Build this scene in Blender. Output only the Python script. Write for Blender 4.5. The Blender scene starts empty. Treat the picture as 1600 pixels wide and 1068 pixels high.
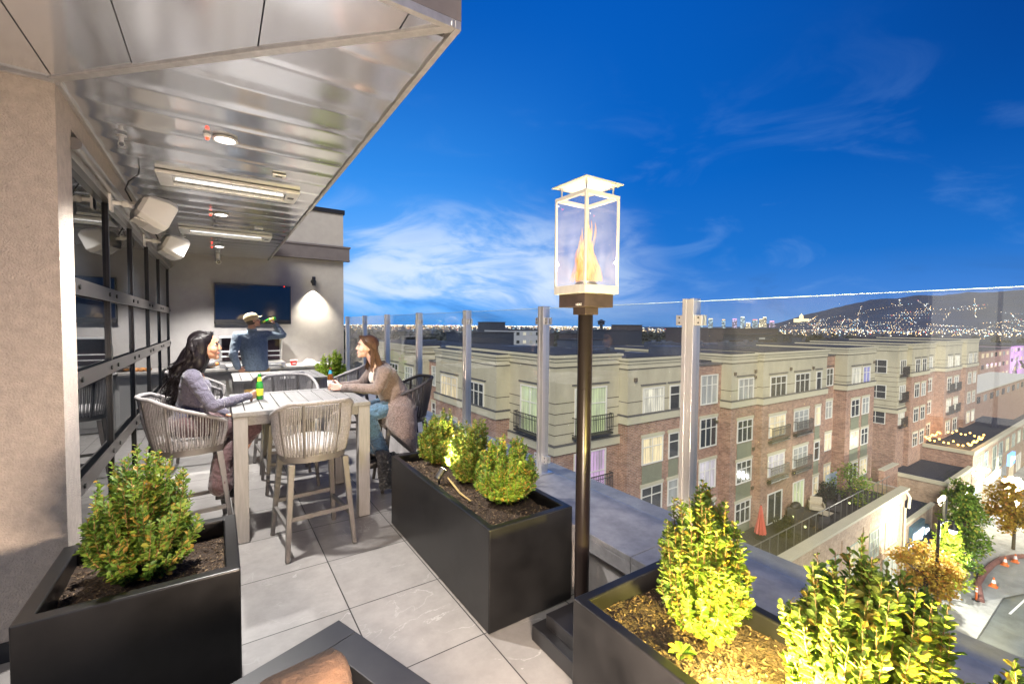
import bpy, bmesh, math, random
from mathutils import Vector, Matrix, noise as mnoise
R_ = math.radians
SC = bpy.context.scene
COL = SC.collection

# ---------------------------------------------------------------- camera
cam_data = bpy.data.cameras.new("camera")
cam = bpy.data.objects.new("camera", cam_data)
COL.objects.link(cam)
cam_data.sensor_width = 36.0
cam_data.lens = 688 / 1600 * 36
cam_data.clip_start = 0.02
cam_data.clip_end = 40000
RC = ((0.8314983, -0.0135888, 0.555361), (-0.5554623, -0.035622, 0.8307784), (0.0084938, -0.9992729, -0.0371677))
cam.matrix_world = Matrix([[RC[i][0], -RC[i][1], -RC[i][2], (0, 0, 1.75)[i]] for i in range(3)] + [[0, 0, 0, 1]])
SC.camera = cam

# ---------------------------------------------------------------- exposure
SC.view_settings.view_transform = 'Standard'
SC.view_settings.look = 'None'
SC.view_settings.exposure = 0.5
SC.view_settings.gamma = 1.0
SC.view_settings.use_curve_mapping = False
SC.cycles.use_denoising = True
SC.cycles.max_bounces = 8
SC.cycles.transparent_max_bounces = 24
SC.cycles.sample_clamp_indirect = 4.0
SC.cycles.caustics_reflective = False
SC.cycles.caustics_refractive = False

# ---------------------------------------------------------------- sky at blue hour
world = bpy.data.worlds.new("World")
SC.world = world
world.use_nodes = True
wt = world.node_tree
wt.nodes.clear()


def wn(kind, **kw):
    n = wt.nodes.new(kind)
    for k, v in kw.items():
        setattr(n, k, v)
    return n


def wmath(op, a, b=None, clamp=False):
    n = wn('ShaderNodeMath', operation=op, use_clamp=clamp)
    for i, v in enumerate((a, b)):
        if v is None:
            continue
        if isinstance(v, (int, float)):
            n.inputs[i].default_value = v
        else:
            wt.links.new(v, n.inputs[i])
    return n.outputs[0]


def wramp(fac, stops):
    n = wn('ShaderNodeValToRGB')
    e = n.color_ramp.elements
    e[0].position, e[0].color = stops[0][0], (*stops[0][1], 1)
    e[1].position, e[1].color = stops[-1][0], (*stops[-1][1], 1)
    for p, c in stops[1:-1]:
        k = e.new(p)
        k.color = (*c, 1)
    wt.links.new(fac, n.inputs[0])
    return n.outputs[0]


def wmap(fac, a, b, c=0.0, d=1.0):
    n = wn('ShaderNodeMapRange')
    n.interpolation_type = 'SMOOTHSTEP'
    for i, v in enumerate((a, b, c, d)):
        n.inputs[i + 1].default_value = v
    wt.links.new(fac, n.inputs[0])
    return n.outputs[0]


def wmix(f, a, b):
    n = wn('ShaderNodeMix', data_type='RGBA')
    wt.links.new(f, n.inputs[0])
    for i, v in ((6, a), (7, b)):
        if isinstance(v, tuple):
            n.inputs[i].default_value = (*v, 1)
        else:
            wt.links.new(v, n.inputs[i])
    return n.outputs[2]


tc = wn('ShaderNodeTexCoord')
sep = wn('ShaderNodeSeparateXYZ')
wt.links.new(tc.outputs['Generated'], sep.inputs[0])
dx, dy, dz = sep.outputs
# elevation ramp, from the pale horizon band to the deep blue overhead
base = wramp(wmath('MAXIMUM', dz, 0.0), [(0.0, (0.12, 0.30, 0.66)), (0.05, (0.06, 0.22, 0.62)), (0.14, (0.014, 0.165, 0.58)), (0.30, (0.003, 0.122, 0.52)), (0.62, (0.001, 0.085, 0.43)), (1.0, (0.001, 0.045, 0.26))])
# the afterglow side: along the terrace (towards +Y)
az = wmath('DIVIDE', wmath('ADD', wmath('MULTIPLY', dx, 0.10), wmath('MULTIPLY', dy, 0.995)), wmath('MAXIMUM', wmath('SQRT', wmath('SUBTRACT', 1.0, wmath('MULTIPLY', dz, dz))), 0.05))
warm_side = wmap(az, 0.70, 1.0)
glow = wmath('MULTIPLY', warm_side, wmap(dz, 0.62, 0.02))
base = wmix(wmath('MULTIPLY', glow, 0.85), base, (0.06, 0.38, 1.0))
dark = wmath('MULTIPLY', wmap(az, 0.85, 0.0), wmap(dz, 0.0, 0.5))
base = wmix(wmath('MULTIPLY', dark, 0.85), base, (0.001, 0.026, 0.17))
# stretched wisps of cloud
mp = wn('ShaderNodeMapping')
mp.inputs['Rotation'].default_value = (R_(10), R_(16), R_(20))
mp.inputs['Scale'].default_value = (2.0, 2.4, 6.0)
wt.links.new(tc.outputs['Generated'], mp.inputs[0])
nz = wn('ShaderNodeTexNoise', noise_dimensions='3D')
nz.inputs['Scale'].default_value = 1.7
nz.inputs['Detail'].default_value = 9.0
nz.inputs['Roughness'].default_value = 0.56
nz.inputs['Distortion'].default_value = 1.1
wt.links.new(mp.outputs[0], nz.inputs['Vector'])
# cloud bank centred low over the far end of the railing
ba = wmap(wmath('ADD', wmath('MULTIPLY', dx, 0.46), wmath('MULTIPLY', dy, 0.888)), 0.88, 0.992)
be = wmath('MULTIPLY', wmap(dz, 0.33, 0.09), wmap(dz, -0.01, 0.09))
bank = wmath('MULTIPLY', ba, be)
base = wmix(wmath('MULTIPLY', bank, 0.42), base, (0.30, 0.52, 0.86))
cl = wmath('MULTIPLY', wmap(nz.outputs[0], 0.40, 0.66), bank)
base = wmix(wmath('MULTIPLY', cl, 0.95), base, (0.74, 0.84, 0.96))
# faint high streaks elsewhere
st = wmath('MULTIPLY', wmap(nz.outputs[0], 0.50, 0.75), wmap(dz, 0.55, 0.08))
base = wmix(wmath('MULTIPLY', st, 0.30), base, (0.20, 0.38, 0.72))
dk = wmath('MULTIPLY', wmap(nz.outputs[0], 0.46, 0.30), wmap(dz, 0.16, 0.04))
base = wmix(wmath('MULTIPLY', dk, 0.5), base, (0.03, 0.13, 0.38))
# nothing but dim glow below the horizon
base = wmix(wmap(dz, -0.005, -0.06), base, (0.012, 0.02, 0.05))
bg = wn('ShaderNodeBackground')
bg.inputs[1].default_value = 0.82
wt.links.new(base, bg.inputs[0])
wo = wn('ShaderNodeOutputWorld')
wt.links.new(bg.outputs[0], wo.inputs[0])

# ---------------------------------------------------------------- the last soft light of dusk
sun_data = bpy.data.lights.new("dusk_sun", 'SUN')
sun_data.energy = 3.7
sun_data.angle = R_(35)
sun_data.color = (1.0, 0.93, 0.80)
sun = bpy.data.objects.new("dusk_sun", sun_data)
COL.objects.link(sun)
sun.rotation_euler = Vector((0.60, 0.60, -0.62)).to_track_quat('-Z', 'Y').to_euler()

# ---------------------------------------------------------------- helpers


def lin(r, g, b):
    f = lambda c: (c / 255 / 12.92) if c / 255 <= 0.04045 else ((c / 255 + 0.055) / 1.055) ** 2.4
    return (f(r), f(g), f(b))


class MB:
    """collects shapes and links them as ONE mesh object"""

    def __init__(s):
        s.v, s.f, s.m = [], [], []
        s.cur = 0
        s.marks = []

    def add(s, vs, fs):
        o = len(s.v)
        s.marks.append((o, len(s.f)))
        s.v += [tuple(p) for p in vs]
        for f in fs:
            s.f.append(tuple(i + o for i in f))
            s.m.append(s.cur)
        return s

    def box(s, x0, x1, y0, y1, z0, z1):
        return s.add([(x0, y0, z0), (x1, y0, z0), (x1, y1, z0), (x0, y1, z0), (x0, y0, z1), (x1, y0, z1), (x1, y1, z1), (x0, y1, z1)],
                     [(3, 2, 1, 0), (4, 5, 6, 7), (0, 1, 5, 4), (1, 2, 6, 5), (2, 3, 7, 6), (3, 0, 4, 7)])

    def obox(s, c, ax, ay, az):
        c, ax, ay, az = Vector(c), Vector(ax), Vector(ay), Vector(az)
        vs = [c + ax * i + ay * j + az * k for k in (-1, 1) for j, i in ((-1, -1), (-1, 1), (1, 1), (1, -1))]
        return s.add(vs, [(3, 2, 1, 0), (4, 5, 6, 7), (0, 1, 5, 4), (1, 2, 6, 5), (2, 3, 7, 6), (3, 0, 4, 7)])

    def bar(s, p0, p1, w0, d0, w1=None, d1=None, up=(0, 0, 1)):
        """tapered rectangular bar"""
        w1 = w0 if w1 is None else w1
        d1 = d0 if d1 is None else d1
        p0, p1 = Vector(p0), Vector(p1)
        t = (p1 - p0).normalized()
        u = Vector(up)
        if abs(t.dot(u)) > 0.9:
            u = Vector((0, 1, 0))
        a = t.cross(u).normalized()
        b = a.cross(t).normalized()
        vs = []
        for p, w, d in ((p0, w0, d0), (p1, w1, d1)):
            vs += [p - a * w / 2 - b * d / 2, p + a * w / 2 - b * d / 2, p + a * w / 2 + b * d / 2, p - a * w / 2 + b * d / 2]
        return s.add(vs, [(3, 2, 1, 0), (4, 5, 6, 7), (0, 1, 5, 4), (1, 2, 6, 5), (2, 3, 7, 6), (3, 0, 4, 7)])

    def tube(s, pts, r, n=8, closed=False, caps=True):
        pts = [Vector(p) for p in pts]
        rs = r if isinstance(r, (list, tuple)) else [r] * len(pts)
        N = len(pts)
        vs = []
        prev = None
        for i, p in enumerate(pts):
            if closed:
                t = pts[(i + 1) % N] - pts[i - 1]
            else:
                t = pts[min(i + 1, N - 1)] - pts[max(i - 1, 0)]
            t.normalize()
            if prev is None:
                a = t.orthogonal().normalized()
            else:
                a = (prev - t * prev.dot(t))
                a = a.normalized() if a.length > 1e-6 else t.orthogonal().normalized()
            prev = a
            b = t.cross(a)
            for k in range(n):
                q = 2 * math.pi * k / n
                vs.append(p + (a * math.cos(q) + b * math.sin(q)) * rs[i])
        fs = []
        for i in range(N if closed else N - 1):
            j = (i + 1) % N
            for k in range(n):
                l = (k + 1) % n
                fs.append((i * n + k, i * n + l, j * n + l, j * n + k))
        if caps and not closed:
            fs.append(tuple(range(n - 1, -1, -1)))
            fs.append(tuple((N - 1) * n + k for k in range(n)))
        return s.add(vs, fs)

    def cyl(s, p0, p1, r0, r1=None, n=16):
        return s.tube([p0, p1], [r0, r0 if r1 is None else r1], n)

    def lathe(s, prof, c=(0, 0, 0), n=24):
        """prof: list of (radius, z)"""
        vs = []
        for r, z in prof:
            for k in range(n):
                q = 2 * math.pi * k / n
                vs.append((c[0] + r * math.cos(q), c[1] + r * math.sin(q), c[2] + z))
        fs = []
        for i in range(len(prof) - 1):
            for k in range(n):
                l = (k + 1) % n
                fs.append((i * n + k, i * n + l, (i + 1) * n + l, (i + 1) * n + k))
        fs.append(tuple(range(n - 1, -1, -1)))
        fs.append(tuple((len(prof) - 1) * n + k for k in range(n)))
        return s.add(vs, fs)

    def prism(s, poly, axis, a, b):
        """poly of 2-D points extruded along an axis ('x','y','z') from a to b"""
        n = len(poly)

        def P(p, t):
            return {'x': (t, p[0], p[1]), 'y': (p[0], t, p[1]), 'z': (p[0], p[1], t)}[axis]
        vs = [P(p, a) for p in poly] + [P(p, b) for p in poly]
        fs = [tuple(range(n - 1, -1, -1)), tuple(range(n, 2 * n))]
        fs += [(i, (i + 1) % n, n + (i + 1) % n, n + i) for i in range(n)]
        return s.add(vs, fs)

    def ball(s, c, r, n=12, sc=(1, 1, 1), rot=None):
        c = Vector(c)
        vs, fs = [], []
        m = max(4, n // 2 + 1)
        for i in range(m + 1):
            th = math.pi * i / m
            for k in range(n):
                q = 2 * math.pi * k / n
                p = Vector((math.sin(th) * math.cos(q) * sc[0] * r, math.sin(th) * math.sin(q) * sc[1] * r, math.cos(th) * sc[2] * r))
                if rot is not None:
                    p = rot @ p
                vs.append(c + p)
        for i in range(m):
            for k in range(n):
                l = (k + 1) % n
                fs.append((i * n + k, (i + 1) * n + k, (i + 1) * n + l, i * n + l))
        return s.add(vs, fs)

    def build_each(s, name, mats, parent=None, per=1, **kw):
        """every shape (or every 'per' shapes) becomes a part of its own"""
        out = []
        mk = s.marks + [(len(s.v), len(s.f))]
        for i in range(0, len(s.marks), per):
            (v0, f0), (v1, f1) = mk[i], mk[min(i + per, len(s.marks))]
            q = MB()
            q.v = s.v[v0:v1]
            q.f = [tuple(k - v0 for k in f) for f in s.f[f0:f1]]
            q.m = [0] * len(q.f)
            out.append(q.build(name, mats, parent, **kw))
        return out

    def build(s, name, mats, parent=None, smooth=None, bevel=0, local=False, seg=2, weld=False):
        me = bpy.data.meshes.new(name)
        me.from_pydata(s.v, [], s.f)
        if not isinstance(mats, (list, tuple)):
            mats = [mats]
        for m in mats:
            me.materials.append(m)
        if len(mats) > 1:
            me.polygons.foreach_set('material_index', s.m)
        bm = bmesh.new()
        bm.from_mesh(me)
        if weld:
            bmesh.ops.remove_doubles(bm, verts=bm.verts, dist=1e-5)
        bmesh.ops.recalc_face_normals(bm, faces=bm.faces)
        bm.to_mesh(me)
        bm.free()
        if smooth is not None:
            me.shade_smooth()
            me.set_sharp_from_angle(angle=R_(smooth))
        o = bpy.data.objects.new(name, me)
        COL.objects.link(o)
        if parent is not None:
            o.parent = parent
            if not local and parent.type == 'EMPTY':
                o.matrix_parent_inverse = parent.matrix_basis.inverted()
        if bevel:
            b = o.modifiers.new('bevel', 'BEVEL')
            b.width = bevel
            b.segments = seg
            b.limit_method = 'ANGLE'
            b.angle_limit = R_(40)
            b.harden_normals = False
        return o


def tag(o, label=None, cat=None, group=None, kind=None):
    for k, v in (('label', label), ('category', cat), ('group', group), ('kind', kind)):
        if v:
            o[k] = v
    return o


def thing(name, label, cat, loc=(0, 0, 0), rz=0.0, group=None):
    o = bpy.data.objects.new(name, None)
    COL.objects.link(o)
    o.location = loc
    o.rotation_euler = (0, 0, rz)
    o.empty_display_size = 0.1
    o.matrix_basis = Matrix.Translation(loc) @ Matrix.Rotation(rz, 4, 'Z')
    return tag(o, label, cat, group)


def copy_tree(o, parent=None):
    c = o.copy()
    COL.objects.link(c)
    if parent is not None:
        c.parent = parent
        c.matrix_parent_inverse = o.matrix_parent_inverse.copy()
    for ch in list(o.children):
        copy_tree(ch, c)
    return c


def dup(root, loc, rz, label, group=None):
    c = copy_tree(root)
    c.location = loc
    c.rotation_euler = (0, 0, rz)
    tag(c, label, None, group)
    return c


# ---------------------------------------------------------------- materials
def nt(name):
    m = bpy.data.materials.new(name)
    m.use_nodes = True
    t = m.node_tree
    return m, t, t.nodes['Principled BSDF']


def mat(name, col, rough=0.5, metal=0.0, var=0.0, vscale=8.0, bump=0.0, bscale=60.0, spec=0.5, coat=0.0, detail=6.0, stretch=None, trans=0.0):
    m, t, p = nt(name)
    p.inputs['Base Color'].default_value = (*col, 1)
    p.inputs['Roughness'].default_value = rough
    p.inputs['Metallic'].default_value = metal
    p.inputs['Specular IOR Level'].default_value = spec
    p.inputs['Coat Weight'].default_value = coat
    p.inputs['Coat Roughness'].default_value = 0.08
    if trans:
        p.inputs['Transmission Weight'].default_value = trans
    if var or bump:
        tcx = t.nodes.new('ShaderNodeTexCoord')
        src = tcx.outputs['Object']
        if stretch:
            mpp = t.nodes.new('ShaderNodeMapping')
            mpp.inputs['Scale'].default_value = stretch
            t.links.new(src, mpp.inputs[0])
            src = mpp.outputs[0]
    if var:
        n = t.nodes.new('ShaderNodeTexNoise')
        n.inputs['Scale'].default_value = vscale
        n.inputs['Detail'].default_value = detail
        n.inputs['Roughness'].default_value = 0.65
        t.links.new(src, n.inputs['Vector'])
        r = t.nodes.new('ShaderNodeValToRGB')
        r.color_ramp.elements[0].position = 0.3
        r.color_ramp.elements[1].position = 0.7
        r.color_ramp.elements[0].color = (*[c * (1 - var) for c in col], 1)
        r.color_ramp.elements[1].color = (*[min(1, c * (1 + var)) for c in col], 1)
        t.links.new(n.outputs[0], r.inputs[0])
        t.links.new(r.outputs[0], p.inputs['Base Color'])
        mr = t.nodes.new('ShaderNodeMapRange')
        mr.inputs[3].default_value = max(0.02, rough * 0.85)
        mr.inputs[4].default_value = min(1, rough * 1.2)
        t.links.new(n.outputs[0], mr.inputs[0])
        t.links.new(mr.outputs[0], p.inputs['Roughness'])
    if bump:
        n2 = t.nodes.new('ShaderNodeTexNoise')
        n2.inputs['Scale'].default_value = bscale
        n2.inputs['Detail'].default_value = 4.0
        t.links.new(src, n2.inputs['Vector'])
        b = t.nodes.new('ShaderNodeBump')
        b.inputs['Strength'].default_value = bump
        b.inputs['Distance'].default_value = 0.01
        t.links.new(n2.outputs[0], b.inputs['Height'])
        t.links.new(b.outputs[0], p.inputs['Normal'])
    return m


def emit(name, col, strength, sample=True, two=False):
    m, t, p = nt(name)
    p.inputs['Base Color'].default_value = (*[c * 0.5 for c in col], 1)
    p.inputs['Emission Color'].default_value = (*col, 1)
    p.inputs['Emission Strength'].default_value = strength
    if not sample:
        m.cycles.emission_sampling = 'NONE'
    return m


def glass_sheet(name, tint=(0.93, 0.97, 0.97), ior=1.5, gloss=(1, 1, 1), dirt=0.0):
    m = bpy.data.materials.new(name)
    m.use_nodes = True
    t = m.node_tree
    t.nodes.clear()
    tr = t.nodes.new('ShaderNodeBsdfTransparent')
    tr.inputs[0].default_value = (*tint, 1)
    g = t.nodes.new('ShaderNodeBsdfGlossy')
    g.inputs['Roughness'].default_value = 0.0
    g.inputs[0].default_value = (*gloss, 1)
    lw = t.nodes.new('ShaderNodeLayerWeight')
    lw.inputs[0].default_value = 0.5
    pw = t.nodes.new('ShaderNodeMath')
    pw.operation = 'POWER'
    pw.inputs[1].default_value = 5.0
    t.links.new(lw.outputs['Facing'], pw.inputs[0])
    fr = t.nodes.new('ShaderNodeMapRange')
    f0 = ((ior - 1) / (ior + 1)) ** 2
    fr.inputs[3].default_value = f0
    fr.inputs[4].default_value = 1.0
    t.links.new(pw.outputs[0], fr.inputs[0])
    mx = t.nodes.new('ShaderNodeMixShader')
    t.links.new(fr.outputs[0], mx.inputs[0])
    t.links.new(tr.outputs[0], mx.inputs[1])
    t.links.new(g.outputs[0], mx.inputs[2])
    out = t.nodes.new('ShaderNodeOutputMaterial')
    last = mx.outputs[0]
    if dirt:
        d = t.nodes.new('ShaderNodeBsdfDiffuse')
        d.inputs[0].default_value = (0.8, 0.82, 0.85, 1)
        n = t.nodes.new('ShaderNodeTexNoise')
        n.inputs['Scale'].default_value = 3.0
        n.inputs['Detail'].default_value = 8
        tcx = t.nodes.new('ShaderNodeTexCoord')
        t.links.new(tcx.outputs['Object'], n.inputs['Vector'])
        mr = t.nodes.new('ShaderNodeMapRange')
        mr.inputs[1].default_value = 0.35
        mr.inputs[2].default_value = 0.8
        mr.inputs[3].default_value = dirt * 0.4
        mr.inputs[4].default_value = dirt * 1.6
        t.links.new(n.outputs[0], mr.inputs[0])
        m2 = t.nodes.new('ShaderNodeMixShader')
        t.links.new(mr.outputs[0], m2.inputs[0])
        t.links.new(last, m2.inputs[1])
        t.links.new(d.outputs[0], m2.inputs[2])
        last = m2.outputs[0]
    t.links.new(last, out.inputs[0])
    return m


def lamp(name, kind, loc, power, col=(1, 1, 1), radius=0.03, aim=None, spot=None, blend=0.3):
    d = bpy.data.lights.new(name, kind)
    d.energy = power
    d.color = col
    d.shadow_soft_size = radius
    if spot:
        d.spot_size = R_(spot)
        d.spot_blend = blend
    o = bpy.data.objects.new(name, d)
    COL.objects.link(o)
    o.location = loc
    if aim is not None:
        o.rotation_euler = (Vector(aim) - Vector(loc)).to_track_quat('-Z', 'Y').to_euler()
    return o


def text_mesh(name, body, size, m, parent, loc, rot, ext=0.03, bold=0.0):
    cu = bpy.data.curves.new(name, 'FONT')
    cu.body = body
    cu.size = size
    cu.extrude = ext
    cu.offset = bold
    o = bpy.data.objects.new(name, cu)
    COL.objects.link(o)
    o.location = loc
    o.rotation_euler = rot
    bpy.context.view_layer.update()
    me = bpy.data.meshes.new_from_object(o.evaluated_get(bpy.context.evaluated_depsgraph_get()))
    me.transform(Matrix.Translation(loc) @ Matrix.Rotation(rot[2], 4, 'Z') @ Matrix.Rotation(rot[0], 4, 'X'))
    bpy.data.objects.remove(o)
    me.materials.clear()
    me.materials.append(m)
    q = bpy.data.objects.new(name, me)
    COL.objects.link(q)
    q.parent = parent
    if parent.type == 'EMPTY':
        q.matrix_parent_inverse = parent.matrix_basis.inverted()
    return q


# ================================================================= MATERIALS OF THE TERRACE
M = {}
M['black_metal'] = mat('black_metal', (0.012, 0.012, 0.014), 0.32, 0.0, var=0.25, vscale=5, bump=0.03, bscale=180, spec=0.6)
M['black_planter'] = mat('black_planter', (0.0075, 0.0075, 0.008), 0.32, 0.0, var=0.75, vscale=2.2, bump=0.06, bscale=9, spec=0.35, detail=11)
M['black_satin'] = mat('black_satin', (0.02, 0.021, 0.024), 0.35, 0.3, var=0.2, vscale=6, spec=0.5)
M['stainless'] = mat('stainless', (0.80, 0.79, 0.78), 0.30, 0.80, var=0.08, vscale=3, stretch=(60, 60, 1.5), bump=0.04, bscale=6)
M['stucco'] = mat('stucco', (0.45, 0.39, 0.335), 0.9, var=0.15, vscale=22, detail=14, bump=0.9, bscale=110)
M['stucco_end'] = mat('stucco_end', (0.37, 0.352, 0.34), 0.9, var=0.08, vscale=6, bump=0.35, bscale=120)
M['concrete'] = mat('concrete', (0.36, 0.34, 0.34), 0.75, var=0.18, vscale=7, bump=0.1, bscale=90)
M['cap'] = mat('cap_metal', (0.29, 0.285, 0.30), 0.45, 0.2, var=0.28, vscale=9, bump=0.05, bscale=60, detail=10)
M['door_frame'] = mat('door_frame_metal', (0.022, 0.021, 0.022), 0.35, 0.5, var=0.15, vscale=4)
M['door_rail'] = mat('door_rail_metal', (0.11, 0.10, 0.095), 0.3, 0.8, var=0.15, vscale=4)
M['bolt'] = mat('bolt_metal', (0.03, 0.03, 0.03), 0.35, 0.8)
M['white_plastic'] = mat('white_plastic', (0.80, 0.785, 0.76), 0.45, var=0.03, vscale=10)
M['dark_fascia'] = mat('dark_fascia', (0.13, 0.115, 0.12), 0.5, var=0.12, vscale=9, bump=0.05, bscale=50)
M['dark_trim'] = mat('dark_trim', (0.025, 0.026, 0.03), 0.4, 0.4)
M['leaf_stem'] = mat('shrub_stem', (0.20, 0.11, 0.035), 0.7, var=0.3, vscale=30)
M['rail_glass'] = glass_sheet('railing_glass', (0.965, 0.985, 0.985), 1.55, dirt=0.011)
M['glass_edge'] = mat('glass_edge', (0.55, 0.72, 0.72), 0.15, spec=0.8)


def tile_mat():
    m, t, p = nt('porcelain_tile')
    g = t.nodes.new('ShaderNodeNewGeometry')
    sp = t.nodes.new('ShaderNodeSeparateXYZ')
    t.links.new(g.outputs['Position'], sp.inputs[0])

    def mth(op, a, b=None):
        n = t.nodes.new('ShaderNodeMath')
        n.operation = op
        for i, v in enumerate((a, b)):
            if v is None:
                continue
            if isinstance(v, (int, float)):
                n.inputs[i].default_value = v
            else:
                t.links.new(v, n.inputs[i])
        return n.outputs[0]
    cells = []
    joints = []
    for ax, off, step in ((0, 0.651, 0.585), (1, 2.109, 0.643)):
        u = mth('DIVIDE', mth('SUBTRACT', sp.outputs[ax], off), step)
        cells.append(mth('FLOOR', u))
        fr = mth('SUBTRACT', u, cells[-1])
        d = mth('MULTIPLY', mth('MINIMUM', fr, mth('SUBTRACT', 1.0, fr)), step)
        joints.append(d)
    jd = mth('MINIMUM', joints[0], joints[1])
    jmask = mth('LESS_THAN', jd, 0.0035)
    cx = t.nodes.new('ShaderNodeCombineXYZ')
    t.links.new(cells[0], cx.inputs[0])
    t.links.new(cells[1], cx.inputs[1])
    wnz = t.nodes.new('ShaderNodeTexWhiteNoise')
    t.links.new(cx.outputs[0], wnz.inputs[0])
    # each tile carries its own piece of the veining
    va = t.nodes.new('ShaderNodeVectorMath')
    va.operation = 'MULTIPLY_ADD'
    t.links.new(wnz.outputs['Color'], va.inputs[0])
    va.inputs[1].default_value = (9, 9, 9)
    t.links.new(g.outputs['Position'], va.inputs[2])
    n1 = t.nodes.new('ShaderNodeTexNoise')
    n1.inputs['Scale'].default_value = 1.5
    n1.inputs['Detail'].default_value = 8
    n1.inputs['Distortion'].default_value = 1.6
    t.links.new(va.outputs[0], n1.inputs['Vector'])
    vein = mth('ABSOLUTE', mth('SUBTRACT', n1.outputs[0], 0.5))
    vr = t.nodes.new('ShaderNodeMapRange')
    vr.inputs[1].default_value = 0.0
    vr.inputs[2].default_value = 0.006
    vr.inputs[3].default_value = 1.0
    vr.inputs[4].default_value = 0.0
    t.links.new(vein, vr.inputs[0])
    n3 = t.nodes.new('ShaderNodeTexNoise')
    n3.inputs['Scale'].default_value = 2.2
    t.links.new(va.outputs[0], n3.inputs['Vector'])
    gate = t.nodes.new('ShaderNodeMapRange')
    gate.inputs[1].default_value = 0.44
    gate.inputs[2].default_value = 0.80
    t.links.new(n3.outputs[0], gate.inputs[0])
    vm = mth('MULTIPLY', vr.outputs[0], gate.outputs[0])
    n2 = t.nodes.new('ShaderNodeTexNoise')
    n2.inputs['Scale'].default_value = 7
    n2.inputs['Detail'].default_value = 10
    n2.inputs['Roughness'].default_value = 0.7
    t.links.new(va.outputs[0], n2.inputs['Vector'])
    ramp = t.nodes.new('ShaderNodeValToRGB')
    ramp.color_ramp.elements[0].position = 0.25
    ramp.color_ramp.elements[1].position = 0.75
    ramp.color_ramp.elements[0].color = (0.215, 0.204, 0.197, 1)
    ramp.color_ramp.elements[1].color = (0.325, 0.31, 0.30, 1)
    t.links.new(n2.outputs[0], ramp.inputs[0])
    tone = t.nodes.new('ShaderNodeMix')
    tone.data_type = 'RGBA'
    tone.blend_type = 'MULTIPLY'
    tone.inputs[0].default_value = 1.0
    tr = t.nodes.new('ShaderNodeMapRange')
    tr.inputs[3].default_value = 0.90
    tr.inputs[4].default_value = 1.06
    t.links.new(wnz.outputs['Value'], tr.inputs[0])
    t.links.new(ramp.outputs[0], tone.inputs[6])
    t.links.new(tr.outputs[0], tone.inputs[7])
    mv = t.nodes.new('ShaderNodeMix')
    mv.data_type = 'RGBA'
    t.links.new(mth('MULTIPLY', vm, 0.75), mv.inputs[0])
    t.links.new(tone.outputs[2], mv.inputs[6])
    mv.inputs[7].default_value = (0.62, 0.61, 0.60, 1)
    mj = t.nodes.new('ShaderNodeMix')
    mj.data_type = 'RGBA'
    t.links.new(jmask, mj.inputs[0])
    t.links.new(mv.outputs[2], mj.inputs[6])
    mj.inputs[7].default_value = (0.018, 0.017, 0.017, 1)
    t.links.new(mj.outputs[2], p.inputs['Base Color'])
    p.inputs['Roughness'].default_value = 0.42
    b = t.nodes.new('ShaderNodeBump')
    b.inputs['Strength'].default_value = 0.12
    b.inputs['Distance'].default_value = 0.004
    t.links.new(n2.outputs[0], b.inputs['Height'])
    t.links.new(b.outputs[0], p.inputs['Normal'])
    return m


def panel_mat(name, rough, base):
    """brushed metal soffit panels, gently dented"""
    m, t, p = nt(name)
    p.inputs['Base Color'].default_value = (*base, 1)
    p.inputs['Metallic'].default_value = 0.84
    p.inputs['Roughness'].default_value = rough
    g = t.nodes.new('ShaderNodeNewGeometry')
    n = t.nodes.new('ShaderNodeTexNoise')
    n.inputs['Scale'].default_value = 1.1
    n.inputs['Detail'].default_value = 0.0
    t.links.new(g.outputs['Position'], n.inputs['Vector'])
    b = t.nodes.new('ShaderNodeBump')
    b.inputs['Strength'].default_value = 0.35
    b.inputs['Distance'].default_value = 0.05
    t.links.new(n.outputs[0], b.inputs['Height'])
    t.links.new(b.outputs[0], p.inputs['Normal'])
    n2 = t.nodes.new('ShaderNodeTexNoise')
    n2.inputs['Scale'].default_value = 1.0
    n2.inputs['Detail'].default_value = 5
    ms = t.nodes.new('ShaderNodeMapping')
    ms.inputs['Scale'].default_value = (1.2, 9.0, 1.0)
    t.links.new(g.outputs['Position'], ms.inputs[0])
    t.links.new(ms.outputs[0], n2.inputs['Vector'])
    mr = t.nodes.new('ShaderNodeMapRange')
    mr.inputs[1].default_value = 0.3
    mr.inputs[2].default_value = 0.7
    mr.inputs[3].default_value = rough * 0.55
    mr.inputs[4].default_value = rough * 1.5
    t.links.new(n2.outputs[0], mr.inputs[0])
    return m


M['tile'] = tile_mat()
M['soffit'] = panel_mat('soffit_metal', 0.15, (0.84, 0.86, 0.90))

# ================================================================= FLOOR, PARAPET, BUILDING
floor = MB()
floor.add([(-7, -3.0, 0), (1.92, -3.0, 0), (1.92, 10.0, 0), (-7, 10.0, 0)], [(0, 1, 2, 3)])
tag(floor.build('terrace_floor', M['tile']), kind='structure')

pw = thing('parapet_wall', 'low grey terrace parapet with a wide metal cap under the glass railing', 'parapet', (2.2, 3.5, 0))
b = MB()
b.box(1.92, 2.52, -3.0, 10.0, -0.6, 0.455)
b.build('wall', M['concrete'], pw)
b = MB()
for y0, y1 in ((-3.0, -0.9), (-0.896, 1.6), (1.604, 4.0), (4.004, 7.0), (7.004, 10.0)):
    b.box(1.865, 2.56, y0, y1, 0.455, 0.49)
    b.box(1.865, 1.872, y0, y1, 0.375, 0.455)
    b.box(2.553, 2.56, y0, y1, 0.375, 0.455)
b.build('cap', M['cap'], pw, bevel=0.004)

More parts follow.
